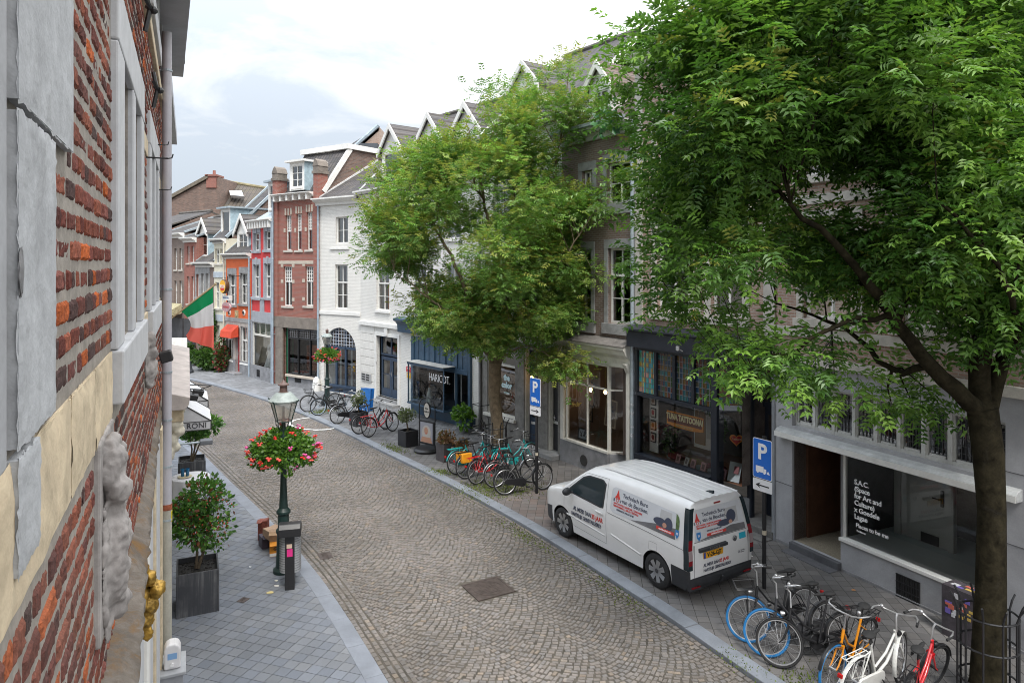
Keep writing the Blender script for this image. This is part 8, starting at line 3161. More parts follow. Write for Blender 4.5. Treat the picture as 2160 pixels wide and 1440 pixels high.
bike((5.12, 9.16), (5.92, 9.92), 'red bicycle with a black saddle between the white bicycle and the tree guard', frame=REF, lean=6, steer=-16, carrier=BK, group=GN, case=False, guard=BK, rim=BK, front_rack=False)
GM='bicycles round the slender tree'
bike((-.16, 18.35), (.90, 18.82), 'black bicycle with a chain case behind the pole of the right arrow sign', lean=-6, steer=14, carrier=BK, group=GM)
bike((-.44, 18.95), (.56, 19.42), 'black bicycle with grey mudguards next to the trunk of the slender tree', lean=-6, steer=-12, guard=SILV, carrier=BK, group=GM)
bike((-.94, 19.25), (-.12, 20.0), 'red bicycle with a black rear tyre by the guard of the slender tree', frame=REF, lean=-5, carrier=REF, group=GM, guard=BK, case=False)
bike((-1.55, 20.15), (-.62, 20.75), 'teal bicycle with a dark saddle next to the withered plants', frame=TEA, lean=-5, steer=20, carrier=TEA, group=GM)
bike((-1.28, 19.75), (-.38, 20.38), 'black bicycle with an orange crate bag between the teal and the red bicycle', lean=-4, crate=pm('pannier_orange', (.70, .28, .01), .6, .1, 9, 0), carrier=BK, group=GM)
bike((-.30, 20.3), (.55, 20.95), 'turquoise bicycle half hidden behind the trunk of the slender tree', frame=TEA, lean=-4, carrier=BK, crate=TEA, group=GM)
GF='bicycles outside the white houses'
bike((-4.98, 24.55), (-4.32, 25.4), 'red bicycle leaning in front of the white pier outside the navy doors', frame=REF, lean=-6, carrier=REF, group=GF, guard=BK, bars='flat', case=False)
bike((-5.42, 25.0), (-4.62, 25.75), 'black bicycle with a red rear light right behind the red bicycle', lean=-4, carrier=BK, group=GF, case=False)
bike((-6.60, 26.6), (-5.85, 27.4), 'black bicycle beside the blue board and the olive planter', lean=-4, carrier=BK, group=GF, guard=SILV)
bike((-6.75, 28.55), (-7.80, 28.05), 'black bicycle with a pale blue front rim at the lamp post', lean=5, steer=12, rim=pm('rim_blue', (.35, .45, .55), .4, .1, 9, 0), group=GF, carrier=BK)
bike((-7.35, 29.2), (-8.4, 28.75), 'black bicycle with a front rack behind the one with pale blue rims', lean=5, group=GF, front_rack=True)
# ================================================================ lamps with flower baskets
LG=pm('lamp_green', (.013, .034, .031), .45, .2, 6, .08)
LGR=pm('lamp_zinc', (.28, .32, .31), .5, .2, 6, .08)
def lamp(loc, sc, label, seed):
 t=empty('street_lamp', loc, .5, label, 'street lamp', 'lamps with flower baskets')
 t.scale=(sc, )*3
 m=MB()
 m.lathe([(.20, 0), (.20, .06), (.15, .10), (.135, .35), (.125, .75), (.145, .78), (.145, .82), (.11, .86), (.105, 1.12), (.135, 1.15), (.135, 1.19), (.085, 1.25), (.062, 1.7), (.052, 2.6), (.06, 2.63), (.045, 2.68), (.04, 2.92)], 18)
 m.build('post', LG, t, smooth=35)
 z0, z1=2.95, 3.33
 m=MB()
 a0, a1=.125, .215
 for sx_ in(-1, 1):
  for sy_ in(-1, 1):
   m.tube([(sx_*a0, sy_*a0, z0), (sx_*a1, sy_*a1, z1)], .010, 6)
   m.tube([(0, 0, z0-.16), (sx_*.07, sy_*.07, z0-.17), (sx_*.12, sy_*.12, z0-.08), (sx_*a0, sy_*a0, z0)], .010, 6)
   m.tube([(sx_*a1, sy_*a1, z1+.01), (sx_*(a1+.03), sy_*(a1+.03), z1+.05)], .014, 6)
 for zz, aa in((z0, a0), (z1, a1)):
  m.tube([(aa, aa, zz), (-aa, aa, zz), (-aa, -aa, zz), (aa, -aa, zz)], .011, 6, closed=True)
 m.build('lantern_frame', LG, t)
 m=MB()
 for k in range(4):
  q=Matrix.Rotation(k*PI/2, 3, 'Z')
  m.add([q@Vector(p)for p in((-a0, -a0, z0), (a0, -a0, z0), (a1, -a1, z1), (-a1, -a1, z1))], [(0, 1, 2, 3)])
 m.build('lantern_glass', glass('frosted_pane', (.80, .78, .72), .25, rough=.3), t)
 m=MB()
 m.lathe([(.04, z0-.02), (.035, z0+.05), (.022, z0+.08), (.022, z0+.27), (.001, z0+.3)], 10)
 m.build('lamp_tube', pm('lamp_milk', (.78, .76, .70), .5, .05, 5, 0), t, smooth=50)
 m=MB()
 m.lathe([(.275, z1+.0), (.285, z1+.03), (.24, z1+.07), (.19, z1+.13), (.15, z1+.17), (.09, z1+.19)], 4 if False else 20)
 m.build('lantern_roof', LGR, t, smooth=35)
 m=MB()
 m.lathe([(.10, z1+.19), (.075, z1+.20), (.07, z1+.31), (.11, z1+.325), (.105, z1+.345), (.05, z1+.37), (.03, z1+.40), (.001, z1+.43)], 16)
 m.build('chimney_cap', pm('cap_brown', (.12, .075, .065), .5, .2, 6, .1), t, smooth=35)
 m=MB()
 m.lathe([(.12, 2.10), (.34, 2.16), (.42, 2.3), (.40, 2.31), (.05, 2.28)], 18)
 m.build('basket', LG, t)
 bl=[((.34*math.cos(a), .34*math.sin(a), 2.40), (.30, .30, .26), 1)for a in np.linspace(0, 2*PI, 8, endpoint=False)]+[((0, 0, 2.56), (.42, .42, .24), 2.5), ((.42, 0, 2.22), (.22, .25, .2), .5), ((-.42, .1, 2.24), (.22, .25, .2), .5), ((0, -.42, 2.22), (.25, .2, .2), .5), ((0, .42, 2.22), (.25, .2, .2), .5)]
 foliage('basket_leaves', bl, 4200, .08, [(.08, .19, .025), (.11, .24, .03), (.05, .13, .02), (.15, .28, .04)], t, seed=seed)
 r=np.random.default_rng(seed)
 m=MB()
 for _ in range(92):
  a, e=r.uniform(0, 2*PI), r.uniform(-.75, 1.25)
  p=Vector((math.cos(a)*math.cos(e)*.68, math.sin(a)*math.cos(e)*.68, 2.43+.40*math.sin(e)))
  if e>.25 and r.uniform()<.72:
   continue
  mi=int(r.choice([0, 0, 1, 2, 2]))
  for _k in range(5):
   q=p+Vector(r.normal(0, .022, 3))
   m.ball(tuple(q), .026, .026, .018, 6, 4, mi, .3)
 tag(m.build('blossom', [flat('geranium_red', (.66, .025, .02), .6), flat('geranium_pink', (.66, .09, .30), .6), flat('geranium_coral', (.72, .09, .07), .6)], t, smooth=60), kind='stuff')
 return t
p=gp(598, 1204)
lamp((p.x, p.y, 0), 1.0, 'dark green lamp post with a red and pink flower basket beside the litter bin', 3)
p=gp(690, 848)
lamp((p.x, p.y, 0), .86, 'dark green lamp post with a flower basket outside the arched white house', 4)
p=gp(612, 1238)
t=empty('litter_bin', (p.x, p.y, 0), .25, 'black litter bin with pale perforated sides beside the green lamp post', 'litter bin')
m=MB()
m.box(-.085, .085, -.12, -.02, 0, 1.02)
m.build('bin_post', BLACK, t, bevel=.008)
m=MB()
m.box(-.085, .085, .14, .2, 0, .42)
m.build('rear_leg', BLACK, t)
m=MB()
m.prism([(-.16, .06+0), (-.16, .06)][:0]+[(.19*math.cos(a), .06+.17*math.sin(a))for a in np.linspace(0, 2*PI, 20, endpoint=False)], .30, .97, axis='z')
m.build('bin_body', pm('bin_grey', (.36, .37, .39), .5, .1, 60, .2), t, smooth=40)
m=MB()
for zz in np.arange(.34, .95, .045):
 m.tube([(.193*math.cos(a), .06+.173*math.sin(a), zz)for a in np.linspace(0, 2*PI, 20, endpoint=False)], .006, 4, closed=True)
m.build('perforation', pm('bin_dark', (.14, .145, .15), .5, .1, 9, 0), t)
m=MB()
m.prism([(-.20, 1.0), (.26, 1.0), (.24, 1.10), (.12, 1.19), (-.14, 1.23), (-.20, 1.15)], -.20, .20, axis='x')
m.build('bin_lid', BLACK, t, bevel=.015)
m=MB()
m.box(-.05, .05, -.124, -.1215, .62, .76, 0)
m.box(-.055, .04, -.124, -.1215, .775, .85, 1)
m.build('sticker', [flat('pink_sticker', (.65, .03, .22), .5), flat('beige_sticker', (.6, .45, .35), .6)], t)
CARD=pm('cardboard', (.42, .27, .16), .85, .12, 5, .2)
for i, (px, py, z, w, d, hh, a, mt, lab)in enumerate(((590, 1166, 0, .40, .30, .26, .35, pm('orange_box', (.66, .25, .015), .6, .1, 6, 0), 'orange and white printed box at the bottom front of the heap behind the lamp'), (566, 1150, 0, .34, .28, .24, .6, pm('dark_crate', (.06, .05, .07), .6, .2, 6, .1), 'dark crate at the bottom back of the cardboard heap'), (588, 1163, .265, .34, .28, .17, .2, CARD, 'flattened brown carton on top of the orange box'), (575, 1156, .245, .30, .30, .18, .8, pm('cardboard_pink', (.46, .31, .21), .85, .12, 5, .2), 'paler brown carton leaning on top of the dark crate'), (556, 1136, 0, .2, .2, .42, .1, pm('bottle_crate', (.22, .06, .04), .7, .5, 26, .3), 'reddish crate of small bottles at the back left of the cardboard heap'))):
 p=gp(px, py)
 t=empty('cardboard_box', (p.x, p.y, z), a, lab, 'box')
 m=MB()
 m.box(-w/2, w/2, -d/2, d/2, 0, hh)
 m.build('box_body', mt, t, bevel=.006)
 m=MB()
 m.obox((-w/4, -d/2-.05, hh+.02), (w/4, 0, 0), (0, .06, .02), (0, 0, .003))
 m.obox((w/4, 0, hh+.006), (w/4-.01, 0, .01), (0, d/2, 0), (0, 0, .003))
 m.build('flap', mt, t)
 if i==0:
  m=MB()
  m.box(-w/2-.001, w/2+.001, -d/2-.002, -d/2+.01, .01, .07)
  m.build('white_print', WHITE, t)
  text('lettering', 'GOED', .09, BK, t, facing(0, -d/2-.004, .16), .004)
def parking_sign(px, py, top, ang, label, right, mirror=False):
 p=gp(px, py)
 t=empty('parking_sign', (p.x, p.y, 0), ang, label, 'sign', 'parking signs')
 m=MB()
 m.tube([(0, 0, 0), (0, 0, top+.05)], .038, 12)
 m.build('pole', BK, t, smooth=40)
 m=MB()
 m.tube([(0, 0, 1.0), (0, 0, 1.08)], .041, 12)
 m.build('pole_tape', pm('tape_beige', (.5, .45, .35), .7, .1, 9, 0), t)
 w, hh=.21, .74
 SB=flat('sign_blue_sheet', (.005, .13, .56), .35)
 m=MB()
 m.prism(rrect(-w, w, top-hh, top, .035), -.055, -.045)
 m.build('sign_back', pm('sign_white', (.78, .78, .80), .4, .03, 4, 0), t)
 m=MB()
 m.prism(rrect(-w+.012, w-.012, top-hh+.012, top-.012, .03), -.058, -.0551)
 m.build('sign_face', SB, t)
 SW_=flat('sign_white_print', (.80, .80, .82), .4)
 text('lettering', 'P', .40, SW_, t, facing(.0, -.0605, top-.25), .012)
 m=MB()
 z=top-.62
 m.box(-.14, .03, -.0605, -.0585, z, z+.11)
 m.box(.035, .09, -.0605, -.0585, z, z+.075)
 for cx0 in(-.10, .05):
  m.prism([(cx0+.024*math.cos(a), z+.024*math.sin(a))for a in np.linspace(0, 2*PI, 14, endpoint=False)], -.0612, -.0585)
 m.prism([(.10, z), (.13, z+.05), (.15, z+.02), (.17, z-.01), (.12, z-.01)], -.0605, -.0585)
 m.build('truck_pictogram', SW_, t)
 m=MB()
 m.prism(rrect(-w, w, top-hh-.235, top-hh-.015, .02), -.055, -.045)
 m.build('arrow_plate', pm('sign_white', (0, 0, 0)), t)
 s=1 if right else-1
 zc=top-hh-.125
 m=MB()
 m.add([(s*a, -.058, zc+b)for a, b in((-.15, -.012), (.07, -.012), (.07, .012), (-.15, .012))], [(0, 1, 2, 3)])
 m.add([(s*a, -.0582, zc+b)for a, b in((.04, -.055), (.15, 0), (.04, .055), (.075, 0))], [(0, 1, 2, 3)])
 m.build('arrow', flat('sign_black', (.015, .015, .018), .5), t)
 return t
parking_sign(1612, 1240, 2.78, F2.ang, 'blue parking sign with a left pointing arrow plate behind the white van', False)
parking_sign(1132, 1040, 3.04, F3.ang+.1, 'blue parking sign with a right pointing arrow plate among the bicycles', True)
def tree_guard(loc, label):
 t=empty('tree_guard', loc, 0, label, 'tree guard', 'iron tree guards')
 m=MB()
 for k in range(10):
  a=2*PI*k/10+.2
  c, s=math.cos(a), math.sin(a)
  m.tube([(c*.36, s*.36, 0), (c*.36, s*.36, 1.22), (c*.40, s*.40, 1.34), (c*.45, s*.45, 1.42)], .015, 6)
 m.build('upright', BLACK, t)
 for z in(.30, .78, 1.20):
  m=MB()
  m.tube([(.36*math.cos(a), .36*math.sin(a), z)for a in np.linspace(0, 2*PI, 24, endpoint=False)], .014, 6, closed=True)
  m.build('hoop', BLACK, t)
T1, T2=Vector((6.58, 9.7, 0)), Vector((-.52, 20.9, 0))
tree_guard(T1, 'black iron guard round the trunk of the big mossy tree')
tree_guard(T2, 'black iron guard round the pale trunk of the slender tree')
BOXB=pm('black_planter', (.022, .022, .026), .5, .15, 6, .06)
for px, py, w, hh, tall, lab, nm in((861, 939, .50, .52, 1.05, 'olive bush in a square black planter outside the navy shop', 'olive'), (757, 896, .52, .50, 1.0, 'olive bush in a black planter beside the blue board', 'olive'), (940, 970, .42, .55, 0, 'withered brown plant in a tall dark grey planter', 'dry'), (969, 977, .42, .42, 0, 'dry copper coloured plant in a low planter behind the teal bicycle', 'dry2')):
 p=gp(px, py)
 t=empty('potted_bush', (p.x, p.y, 0), F5.ang, lab, 'planter')
 square_planter(t, w, w, hh, BOXB if nm=='olive'else pm('grey_planter', (.075, .065, .068), .6, .15, 5, .1, dirt=.2), (.05, .04, .03))
 if nm=='olive':
  shrub(t, (0, 0, hh+.48), (.30, .30, .32), 700, .075, [(.16, .19, .10), (.20, .22, .13), (.11, .14, .07)], int(px), hh, 2, 8)
 else:
  shrub(t, (0, 0, hh+.14), (.30, .30, .20), 420, .10, [(.26, .14, .08), (.34, .20, .13), (.20, .10, .05), (.16, .13, .05)], int(px), hh, 3, 7)
p=gp(768, 868)
m=MB()
m.prism([(-.24, 0), (.24, 0), (.27, .95), (-.20, .95)], -.03, .03)
m.prism([(-.24, 0), (.24, 0), (.27, .95), (-.20, .95)], .22, .26)
m.box(-.2, .2, -.03, .24, .9, .93)
o=m.build('a_board'if False else 'folding_board', pm('board_blue', (.015, .12, .38), .45, .1, 5, 0), None, bevel=.006)
o.location, o.rotation_euler=(p.x, p.y, 0), (-.12, 0, F5.ang+.5)
tag(o, 'plain blue folding board behind the olive planter', 'board')
p=gp(901, 951)
t=empty('standing_sign', (p.x, p.y, 0), F4.ang+.25, 'black arched stand-up sign with an oval plate and a portrait poster', 'sign')
m=MB()
m.lathe([(.42, 0), (.44, .06), (.38, .12), (.1, .14)], 20)
m.build('base', BLACK, t, smooth=40)
m=MB()
arch=[(-.36, 0, .1), (-.36, 0, 1.40)]+[(-.36*math.cos(a), 0, 1.40+.34*math.sin(a))for a in np.linspace(.15, PI-.15, 12)]+[(.36, 0, 1.40), (.36, 0, .1)]
m.tube(arch, .018, 7)
m.build('arch_frame', BLACK, t)
m=MB()
m.box(-.33, .33, -.03, .03, .22, .98)
m.build('poster_frame', BLACK, t, bevel=.006)
m=MB()
m.box(-.28, .28, -.034, -.0305, .28, .93, 0)
m.prism([(.2*math.cos(a)-.0, .60+.24*math.sin(a))for a in np.linspace(0, 2*PI, 18, endpoint=False)], -.0365, -.0345, 1)
m.prism([(-.27, .285), (.27, .285), (.20, .46), (-.20, .46)], -.037, -.0345, 2)
m.prism([(.085*math.cos(a)-.01, .66+.12*math.sin(a))for a in np.linspace(0, 2*PI, 16, endpoint=False)], -.0385, -.0372, 2)
m.prism([(-.04, .58), (.02, .575), (.01, .60), (-.03, .60)], -.0395, -.0387, 3)
m.build('poster', [flat('poster_grey', (.34, .34, .38), .5), flat('poster_hair', (.50, .46, .42), .6), flat('poster_skin', (.50, .27, .18), .6), flat('poster_lips', (.5, .06, .06), .5)], t)
m=MB()
m.prism([(.15*math.cos(a), 1.32+.27*math.sin(a))for a in np.linspace(0, 2*PI, 22, endpoint=False)], -.02, .02)
m.build('oval_rim', BLACK, t)
m=MB()
m.prism([(.125*math.cos(a), 1.32+.235*math.sin(a))for a in np.linspace(0, 2*PI, 22, endpoint=False)], -.024, -.0205)
m.build('oval_plate', flat('oval_cream', (.55, .52, .47), .5), t)
text('lettering', 'the\ncolor', .10, BK, t, facing(0, -.026, 1.33), .002)
p=gp(2046, 1352)
t=empty('meter_cabinet', (p.x, p.y, 0), F1.ang, 'low dark cabinet covered in stickers under the gallery window', 'cabinet')
m=MB()
m.box(-.35, .35, -.17, .17, 0, .82, 4)
random.seed(9)
for k in range(16):
 x, z=random.uniform(-.3, .25), random.uniform(.35, .74)
 m.box(x, x+random.uniform(.05, .12), -.173-.0004*k, -.1705, z, z+random.uniform(.03, .09), k%4)
for k in range(8):
 x, y=random.uniform(-.3, .25), random.uniform(-.14, .08)
 m.box(x, x+random.uniform(.06, .14), y, y+.06, .8205, .8225+.0004*k, k%4)
m.build('cabinet_body', [flat('stk%d'%i, c, .6)for i, c in enumerate([(.55, .55, .58), (.16, .12, .42), (.55, .14, .1), (.6, .42, .1)])]+[pm('cabinet_dark', (.07, .06, .07), .6, .3, 8, .1)], t)
p=gp(1020, 915)
m=MB()
for z in(.25, 1.05):
 m.tube([(-.25, -.45, z), (.25, -.45, z), (.25, 0, z), (-.25, 0, z)], .014, 5, closed=True)
for x in(-.25, .25):
 m.tube([(x, -.45, .25), (x, -.45, 1.05)], .014, 5)
o=m.build('bike_rail', BLACK, None)
o.location, o.rotation_euler=(p.x+.1, p.y+.15, 0), (0, 0, F4.ang)
tag(o, 'open black metal rail frame standing at the white pier by the salon', 'rail')
for px, py, rx, rz, zc, lab, cols_, n in((437, 778, .45, 2.1, 2.2, 'tall green climbing plant on the grey stone house', GREENS, 2200), (436, 781, .8, .65, .7, 'big leafy bush at the foot of the climbing plant', GREENS, 1500), (466, 784, .5, .95, .95, 'climbing rose bush against the cream house', [(.06, .11, .03), (.09, .14, .05), (.3, .05, .05)], 900), (410, 771, .4, .4, .5, 'low potted shrub left of the big leafy bush', GREENS, 500), (403, 767, .45, .5, .8, 'taller potted shrub beside the low one', GREENS, 500)):
 p=gp(px, py)
 t=empty('street_plant', (p.x, p.y, 0), 0, lab, 'plant')
 shrub(t, (0, 0, zc), (rx, rx*.7, rz), n, .20, cols_, px+int(zc*10), .0, 3, 12)
p=gp(374, 786)
for k, (z0, z1, w, lab)in enumerate(((1.0, 1.95, .55, 'upper white menu board on the dark post behind the flag'), (.30, .80, .42, 'lower small white board on the dark post behind the flag'))):
 m=MB()
 m.box(-w, w, -.03, .03, z0, z1)
 o=m.build('menu_board', WHITE, None, bevel=.01)
 o.location=(p.x, p.y, 0)
 tag(o, lab, 'board')
m=MB()
m.tube([(0, .08, 0), (0, .08, 1.9)], .05, 8)
m.lathe([(.35, 0), (.35, .05), (.05, .08)], 14)
o=m.build('board_post', BLACK, None)
o.location=(p.x, p.y, 0)
tag(o, 'dark post carrying the two white menu boards behind the flag', 'post')
p=gp(394, 786)
m=MB()
m.lathe([(.34, 0), (.36, .12), (.30, .18), (.22, .5), (.13, .95), (.08, 1.1), (.001, 1.12)], 14)
o=m.build('covered_heater', pm('dark_cover', (.05, .055, .065), .7, .2, 5, .2), None, smooth=50)
o.location=(p.x, p.y, 0)
tag(o, 'dark cone shaped covered stand on the far pavement by the menu boards', 'cover')
zg_=F3.z(1285, 262, -.4)
t=empty('gutter_plant', F3.P(F3.x(1283, -.4), -.42, zg_), F3.ang, 'large leaved green plant growing out of the gutter below the white dormer', 'plant')
foliage('leaves', [((0, 0, .05), (.38, .16, .20), 3), ((.1, 0, .45), (.22, .15, .28), 2), ((-.12, -.1, -.2), (.25, .12, .15), 1)], 70, .26, [(.05, .15, .06), (.08, .20, .08)], t)
m=MB()
m.tube([(0, .05, 0), (.05, 0, .5)], .015, 6)
m.build('stem', BARK, t)
# ================================================================ the two street trees
def in_poly(poly, x, y):
 return inside(poly, x, y)
def edge_dist(poly, x, y):
 poly=np.asarray(poly, float)
 d=np.full(len(x), 1e9)
 P=np.stack([x, y], 1)
 for i in range(len(poly)):
  a, b=poly[i-1], poly[i]
  ab=b-a
  t=np.clip(((P-a)@ab)/(ab@ab), 0, 1)
  d=np.minimum(d, np.linalg.norm(P-(a+t[:, None]*ab), axis=1))
 return d
def bp3(px, py, Y):
 return((px-CX)/FPX*Y, Y, HC+(CY-py)*Y/FPX)
LL_=[]
for k in range(3):
 f=.28+k*.26
 for s in(-1, 1):
  LL_.append(((f, 0), (f+.18, s*.30), .42))
LL_.append(((.72, 0), (1.08, 0), .42))
def tree(root_xy, label, outline, Yc, depth, n_cl, per, lsize, cols_, yellow, trunk, limbs, seed, spread=.34, gaps=(), nbf=.06, edk=1.25, extra=(), kq=.46):
 """outline: the crown's silhouette measured on the photograph, filled through its depth with leaf sprays hung on real limbs"""
 r=np.random.default_rng(seed)
 t=empty('street_tree', root_xy, 0, label, 'tree')
 o=Vector(root_xy)
 poly=np.asarray(outline, float)
 mn, mx=poly.min(0), poly.max(0)
 xs, ys=r.uniform(mn[0], mx[0], n_cl*5), r.uniform(mn[1], mx[1], n_cl*5)
 k=in_poly(poly, xs, ys)
 for(gx, gy, gr)in gaps:
  k&=((xs-gx)**2+(ys-gy)**2)>gr**2
 xs, ys=xs[k], ys[k]
 ed=edge_dist(poly, xs, ys)
 kk=ed>spread*edk*FPX/Yc
 xs, ys, ed=xs[kk], ys[kk], ed[kk]
 half=depth*np.clip(np.sqrt(np.clip(ed/(ed.max()*.75), 0, 1)), .12, 1)
 Y=Yc+half*np.clip(r.normal(0, .62, len(xs)), -1, 1)
 P=np.stack([(xs-CX)/FPX*Y, Y, HC+(CY-ys)*Y/FPX], 1)
 nb=int(n_cl*nbf)
 tips=P[:nb]
 dmin=np.min(np.linalg.norm((P[:, None]-tips[None, :])*np.array([1, 1, 1.55]), axis=2), axis=1)
 keep=dmin<np.quantile(dmin, kq)
 P=P[keep][:n_cl]
 if extra:
  ex=np.array([bp3(a, b, Yc+c)for a, b, c in extra])
  P=np.concatenate([P, ex, ex+r.normal(0, .15, ex.shape)])
  tips=np.concatenate([tips[np.linalg.norm(tips[:, None]-P[None], axis=2).min(1)<.5], ex])
 wood=MB()
 tp=[Vector(q)for q in trunk[0]]
 wood.tube([q-o for q in tp], trunk[1], 14)
 lim_pts=[]
 for(pts, rad)in limbs:
  pts=[Vector(q)for q in pts]
  fine=spline([tuple(q)for q in pts], .25)
  n=len(fine)
  rr=[.8*rad[0]+.8*(rad[1]-rad[0])*i/(n-1)for i in range(n)]
  fine[1:]+=r.normal(0, .02, (n-1, 3))
  wood.tube([Vector(q)-o for q in fine], rr, 8)
  lim_pts.append(np.concatenate([fine, np.array(rr)[:, None]], 1))
 lim=np.concatenate(lim_pts)
 tip_lines=[]
 for q in tips:
  d=np.linalg.norm(lim[:, :3]-q, axis=1)-.6*np.maximum(0, q[2]-lim[:, 2])
  a=lim[np.argmin(d)]
  mid=(a[:3]+q)/2+r.normal(0, .12, 3)+np.array([0, 0, .10])
  ra=min(a[3]*.6, .035)
  wood.tube([Vector(a[:3])-o, Vector(mid)-o, Vector(q)-o], [ra, ra*.6, .006], 5, caps=False)
  tip_lines+=[a[:3]*.5+mid*.5, mid, (mid+q)/2, q]
 tl=np.array(tip_lines)
 n=len(P)
 tw=wood
 for q in P[::3]:
  a=tl[np.argmin(np.linalg.norm(tl-q, axis=1))]
  tw.tube([Vector(a)-o, Vector(q)-o], [.007, .003], 3, caps=False)
 wood.build('trunk', trunk[2], t, smooth=60)
 cen=np.repeat(P, per, 0)
 N_=len(cen)
 ctr=P.mean(0)
 dirc=np.repeat((P-ctr)/(np.linalg.norm(P-ctr, axis=1)[:, None]+1e-6), per, 0)
 off=r.normal(0, 1, (N_, 3))*spread*np.array([1, 1, .62])
 base=cen+off
 axis=off/(np.linalg.norm(off, axis=1)[:, None]+1e-6)*.9+dirc*.35+r.normal(0, .35, (N_, 3))+np.array([0, 0, .02])
 axis/=np.linalg.norm(axis, axis=1)[:, None]
 upv=np.array([0, 0, 1.0])+r.normal(0, .30, (N_, 3))
 side=np.cross(upv, axis)
 side/=np.linalg.norm(side, axis=1)[:, None]+1e-9
 nrm=np.cross(axis, side)
 S=lsize*r.uniform(.7, 1.25, N_)
 Vs=[]
 for(b, e, w)in LL_:
  b, e=np.array(b), np.array(e)
  dv=e-b
  pv=np.array([-dv[1], dv[0]])
  m=(b+e)/2-dv*.05
  wq=w*.5
  pts2=[b, m+pv*wq, e, m-pv*wq]
  dz=[0, .03, -.01-.05*abs(e[1])-.05*e[0], .03]
  Vs.append(np.stack([base+S[:, None]*(axis*q[0]+side*q[1]+nrm*z)for q, z in zip(pts2, dz)], 1))
 V=np.stack(Vs, 1).reshape(-1, 3)-np.array(o)
 F_=np.arange(len(V)).reshape(-1, 4)
 cc=np.array(cols_)[r.integers(0, len(cols_), n)]*r.uniform(.75, 1.25, (n, 1))
 yl=r.uniform(0, 1, n)<yellow*2.5
 cc=np.repeat(cc, per, 0)*r.uniform(.8, 1.2, (N_, 1))
 yl=np.repeat(yl, per)&(off[:, 2]>-.1*spread)&(r.uniform(0, 1, N_)<.75)
 cc[yl]=np.array([.37, .40, .085])*r.uniform(.6, 1.1, (yl.sum(), 1))
 cc=np.repeat(cc, 28, 0)
 np_mesh('crown', V, F_, LEAF, t, cc)
 return t
MOSSBARK=pm('mossy_bark', (.026, .022, .013), .95, .5, 5, 1.0, fine=22, dirt=.35, spec=.1)
big=[(1345, 20), (1318, 75), (1308, 140), (1330, 200), (1312, 250), (1335, 300), (1330, 345), (1362, 380), (1345, 425), (1375, 460), (1350, 520), (1378, 560), (1372, 600), (1400, 640), (1450, 655), (1500, 690), (1545, 690), (1590, 700), (1600, 740), (1510, 800), (1560, 822), (1640, 790), (1680, 745), (1750, 765), (1765, 800), (1800, 765), (1860, 790), (1900, 812), (1960, 818), (2010, 795), (2080, 790), (2180, 760), (2300, 690), (2380, 300), (2300, -150), (2100, -360), (1800, -330), (1500, -210), (1385, -60)]
GR1=[(.090, .195, .035), (.12, .245, .042), (.065, .155, .03), (.165, .30, .055), (.105, .22, .04), (.21, .35, .065)]
tr=[(T1.x, T1.y, -.05), (T1.x, T1.y, .25), bp3(2090, 1240, 9.7), bp3(2092, 1080, 9.7), bp3(2085, 960, 9.7), bp3(2072, 860, 9.7)]
TREE1=tree(T1, 'big dark ash tree with a mossy trunk in front of the gallery window', big, 10.3, 2.7, 1250, 34, .30, GR1, .02, (tr, [.30, .22, .185, .17, .19, .19], MOSSBARK), [([bp3(2072, 870, 9.7), bp3(2010, 820, 9.6), bp3(1960, 770, 9.5), bp3(1880, 660, 9.2), bp3(1790, 540, 8.9), bp3(1660, 430, 8.7)], (.16, .035)), ([bp3(2075, 870, 9.7), bp3(2070, 700, 9.8), bp3(2040, 500, 10.1), bp3(1960, 260, 10.3), bp3(1900, 20, 10.4), bp3(1850, -250, 10.4)], (.18, .04)), ([bp3(2085, 870, 9.7), bp3(2110, 770, 9.8), bp3(2180, 640, 10.1), bp3(2300, 420, 10.5), bp3(2350, 100, 10.6)], (.14, .035)), ([bp3(1960, 770, 9.5), bp3(1880, 780, 10.4), bp3(1780, 690, 11.2), bp3(1640, 640, 11.8)], (.07, .02)), ([bp3(1880, 660, 9.2), bp3(1760, 690, 8.9), bp3(1640, 780, 8.8), bp3(1560, 805, 8.7)], (.05, .012)), ([bp3(2040, 500, 10.1), bp3(1850, 380, 10.9), bp3(1640, 200, 11.6), bp3(1480, 100, 11.9)], (.09, .02)), ([bp3(1960, 260, 10.3), bp3(1780, 120, 9.6), bp3(1600, -40, 9.4)], (.07, .02)), ([bp3(2110, 770, 9.8), bp3(2150, 700, 9.0), bp3(2100, 560, 8.2), bp3(1980, 420, 8.0)], (.07, .02)), ([bp3(2180, 640, 10.1), bp3(2250, 600, 11.2), bp3(2240, 300, 12.0), bp3(2080, 80, 12.2)], (.07, .02))], 21, .24, gaps=((1672, 690, 40), (1400, 350, 0), (2120, 250, 55), (1730, 615, 22)), extra=[(a, b, c*.1)for a, b, c in((1580, 752, -14), (1620, 775, -14), (1650, 745, -13), (1600, 742, -13), (1690, 755, -10), (1760, 790, -8), (1880, 850, 3), (1925, 850, 4), (1960, 825, 2), (1400, 625, 8), (1440, 640, 8), (1375, 560, 8), (1350, 430, 6), (1360, 335, 4), (1330, 240, 0), (1335, 150, 0), (1345, 90, 0), (1480, 670, 5), (1530, 690, 0))])
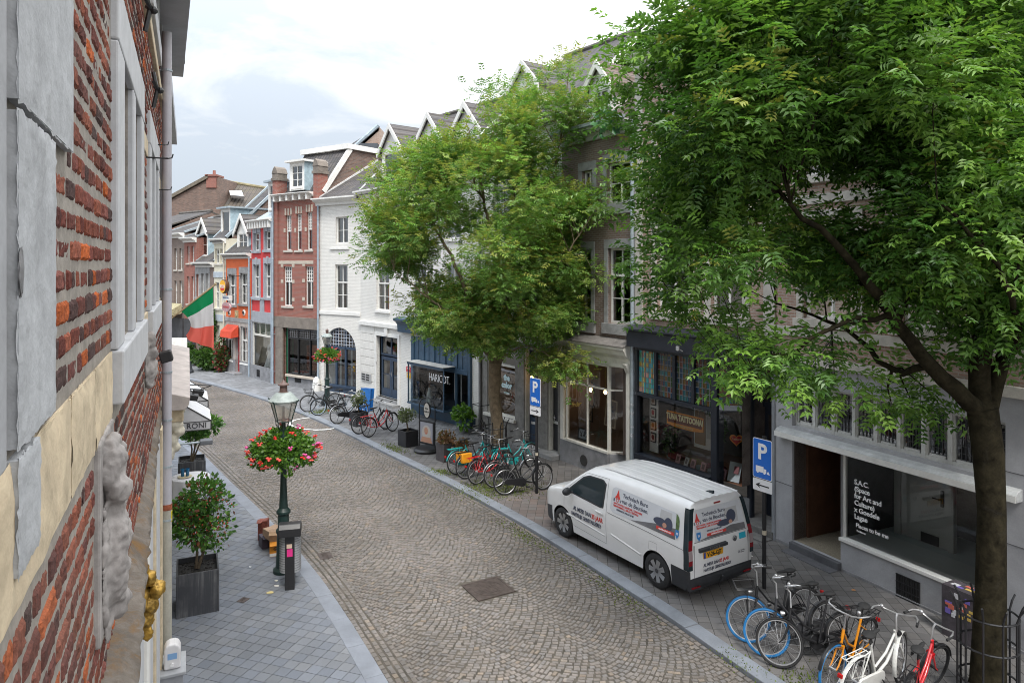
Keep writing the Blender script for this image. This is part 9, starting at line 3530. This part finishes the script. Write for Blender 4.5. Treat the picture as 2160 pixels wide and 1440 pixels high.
mid=[(925, 200), (945, 190), (960, 235), (975, 205), (990, 240), (1018, 178), (1032, 215), (1062, 190), (1080, 215), (1105, 165), (1125, 200), (1160, 168), (1192, 180), (1205, 112), (1215, 185), (1238, 200), (1228, 280), (1212, 330), (1250, 372), (1305, 395), (1290, 425), (1312, 455), (1262, 488), (1222, 520), (1262, 578), (1218, 600), (1252, 662), (1190, 690), (1160, 735), (1222, 745), (1200, 785), (1150, 810), (1120, 760), (1085, 745), (1040, 770), (985, 735), (930, 725), (890, 700), (845, 690), (860, 655), (815, 620), (830, 590), (770, 560), (795, 530), (760, 535), (800, 500), (775, 440), (800, 410), (782, 375), (830, 350), (835, 300), (880, 300), (895, 262), (920, 250)]
GR2=[(.16, .30, .06), (.19, .34, .07), (.12, .24, .05), (.23, .37, .08), (.28, .37, .09)]
TREE2=tree(T2, 'slender ash tree with yellow green seed clusters above the teal bicycle', mid, 21.0, 3.3, 1150, 34, .265, GR2, .20, ([(T2.x, T2.y, -.05), (T2.x, T2.y, .2), bp3(1050, 900, 20.9), bp3(1042, 830, 20.9), bp3(1045, 765, 20.9)], [.24, .19, .18, .175, .19], pm('pale_bark', (.19, .145, .095), .95, .3, 7, .7, fine=24, dirt=.2)), [([bp3(1043, 775, 20.9), bp3(1010, 690, 20.7), bp3(960, 560, 20.4), bp3(900, 450, 20.2), bp3(860, 380, 20.2)], (.11, .02)), ([bp3(1045, 775, 20.9), bp3(1050, 620, 21.1), bp3(1020, 420, 21.3), bp3(985, 260, 21.4)], (.12, .02)), ([bp3(1048, 775, 20.9), bp3(1100, 650, 21.0), bp3(1150, 470, 21.0), bp3(1180, 300, 21.0), bp3(1204, 130, 21.0)], (.11, .012)), ([bp3(1100, 650, 21.0), bp3(1180, 560, 20.0), bp3(1250, 450, 19.6)], (.06, .015)), ([bp3(1050, 620, 21.1), bp3(1080, 450, 22.4), bp3(1090, 260, 22.9)], (.07, .015)), ([bp3(1010, 690, 20.7), bp3(920, 640, 20.0), bp3(830, 570, 19.8)], (.06, .012)), ([bp3(1020, 420, 21.3), bp3(1000, 380, 20.0), bp3(1040, 280, 19.4)], (.05, .012)), ([bp3(1048, 760, 20.9), bp3(1110, 730, 20.4), bp3(1190, 765, 19.8)], (.04, .01))], 22, .235, nbf=.085, edk=.7, kq=.34, extra=[(1204, 125, 0), (1204, 155, 0), (1110, 180, .5), (1020, 190, .4), (1220, 762, -1.2), (1188, 780, -1.2), (1160, 770, -1), (780, 545, -1), (805, 520, -1), (1298, 388, -1.4), (1292, 440, -1.4), (1255, 580, -1), (1062, 195, .5), (1162, 175, 0)])
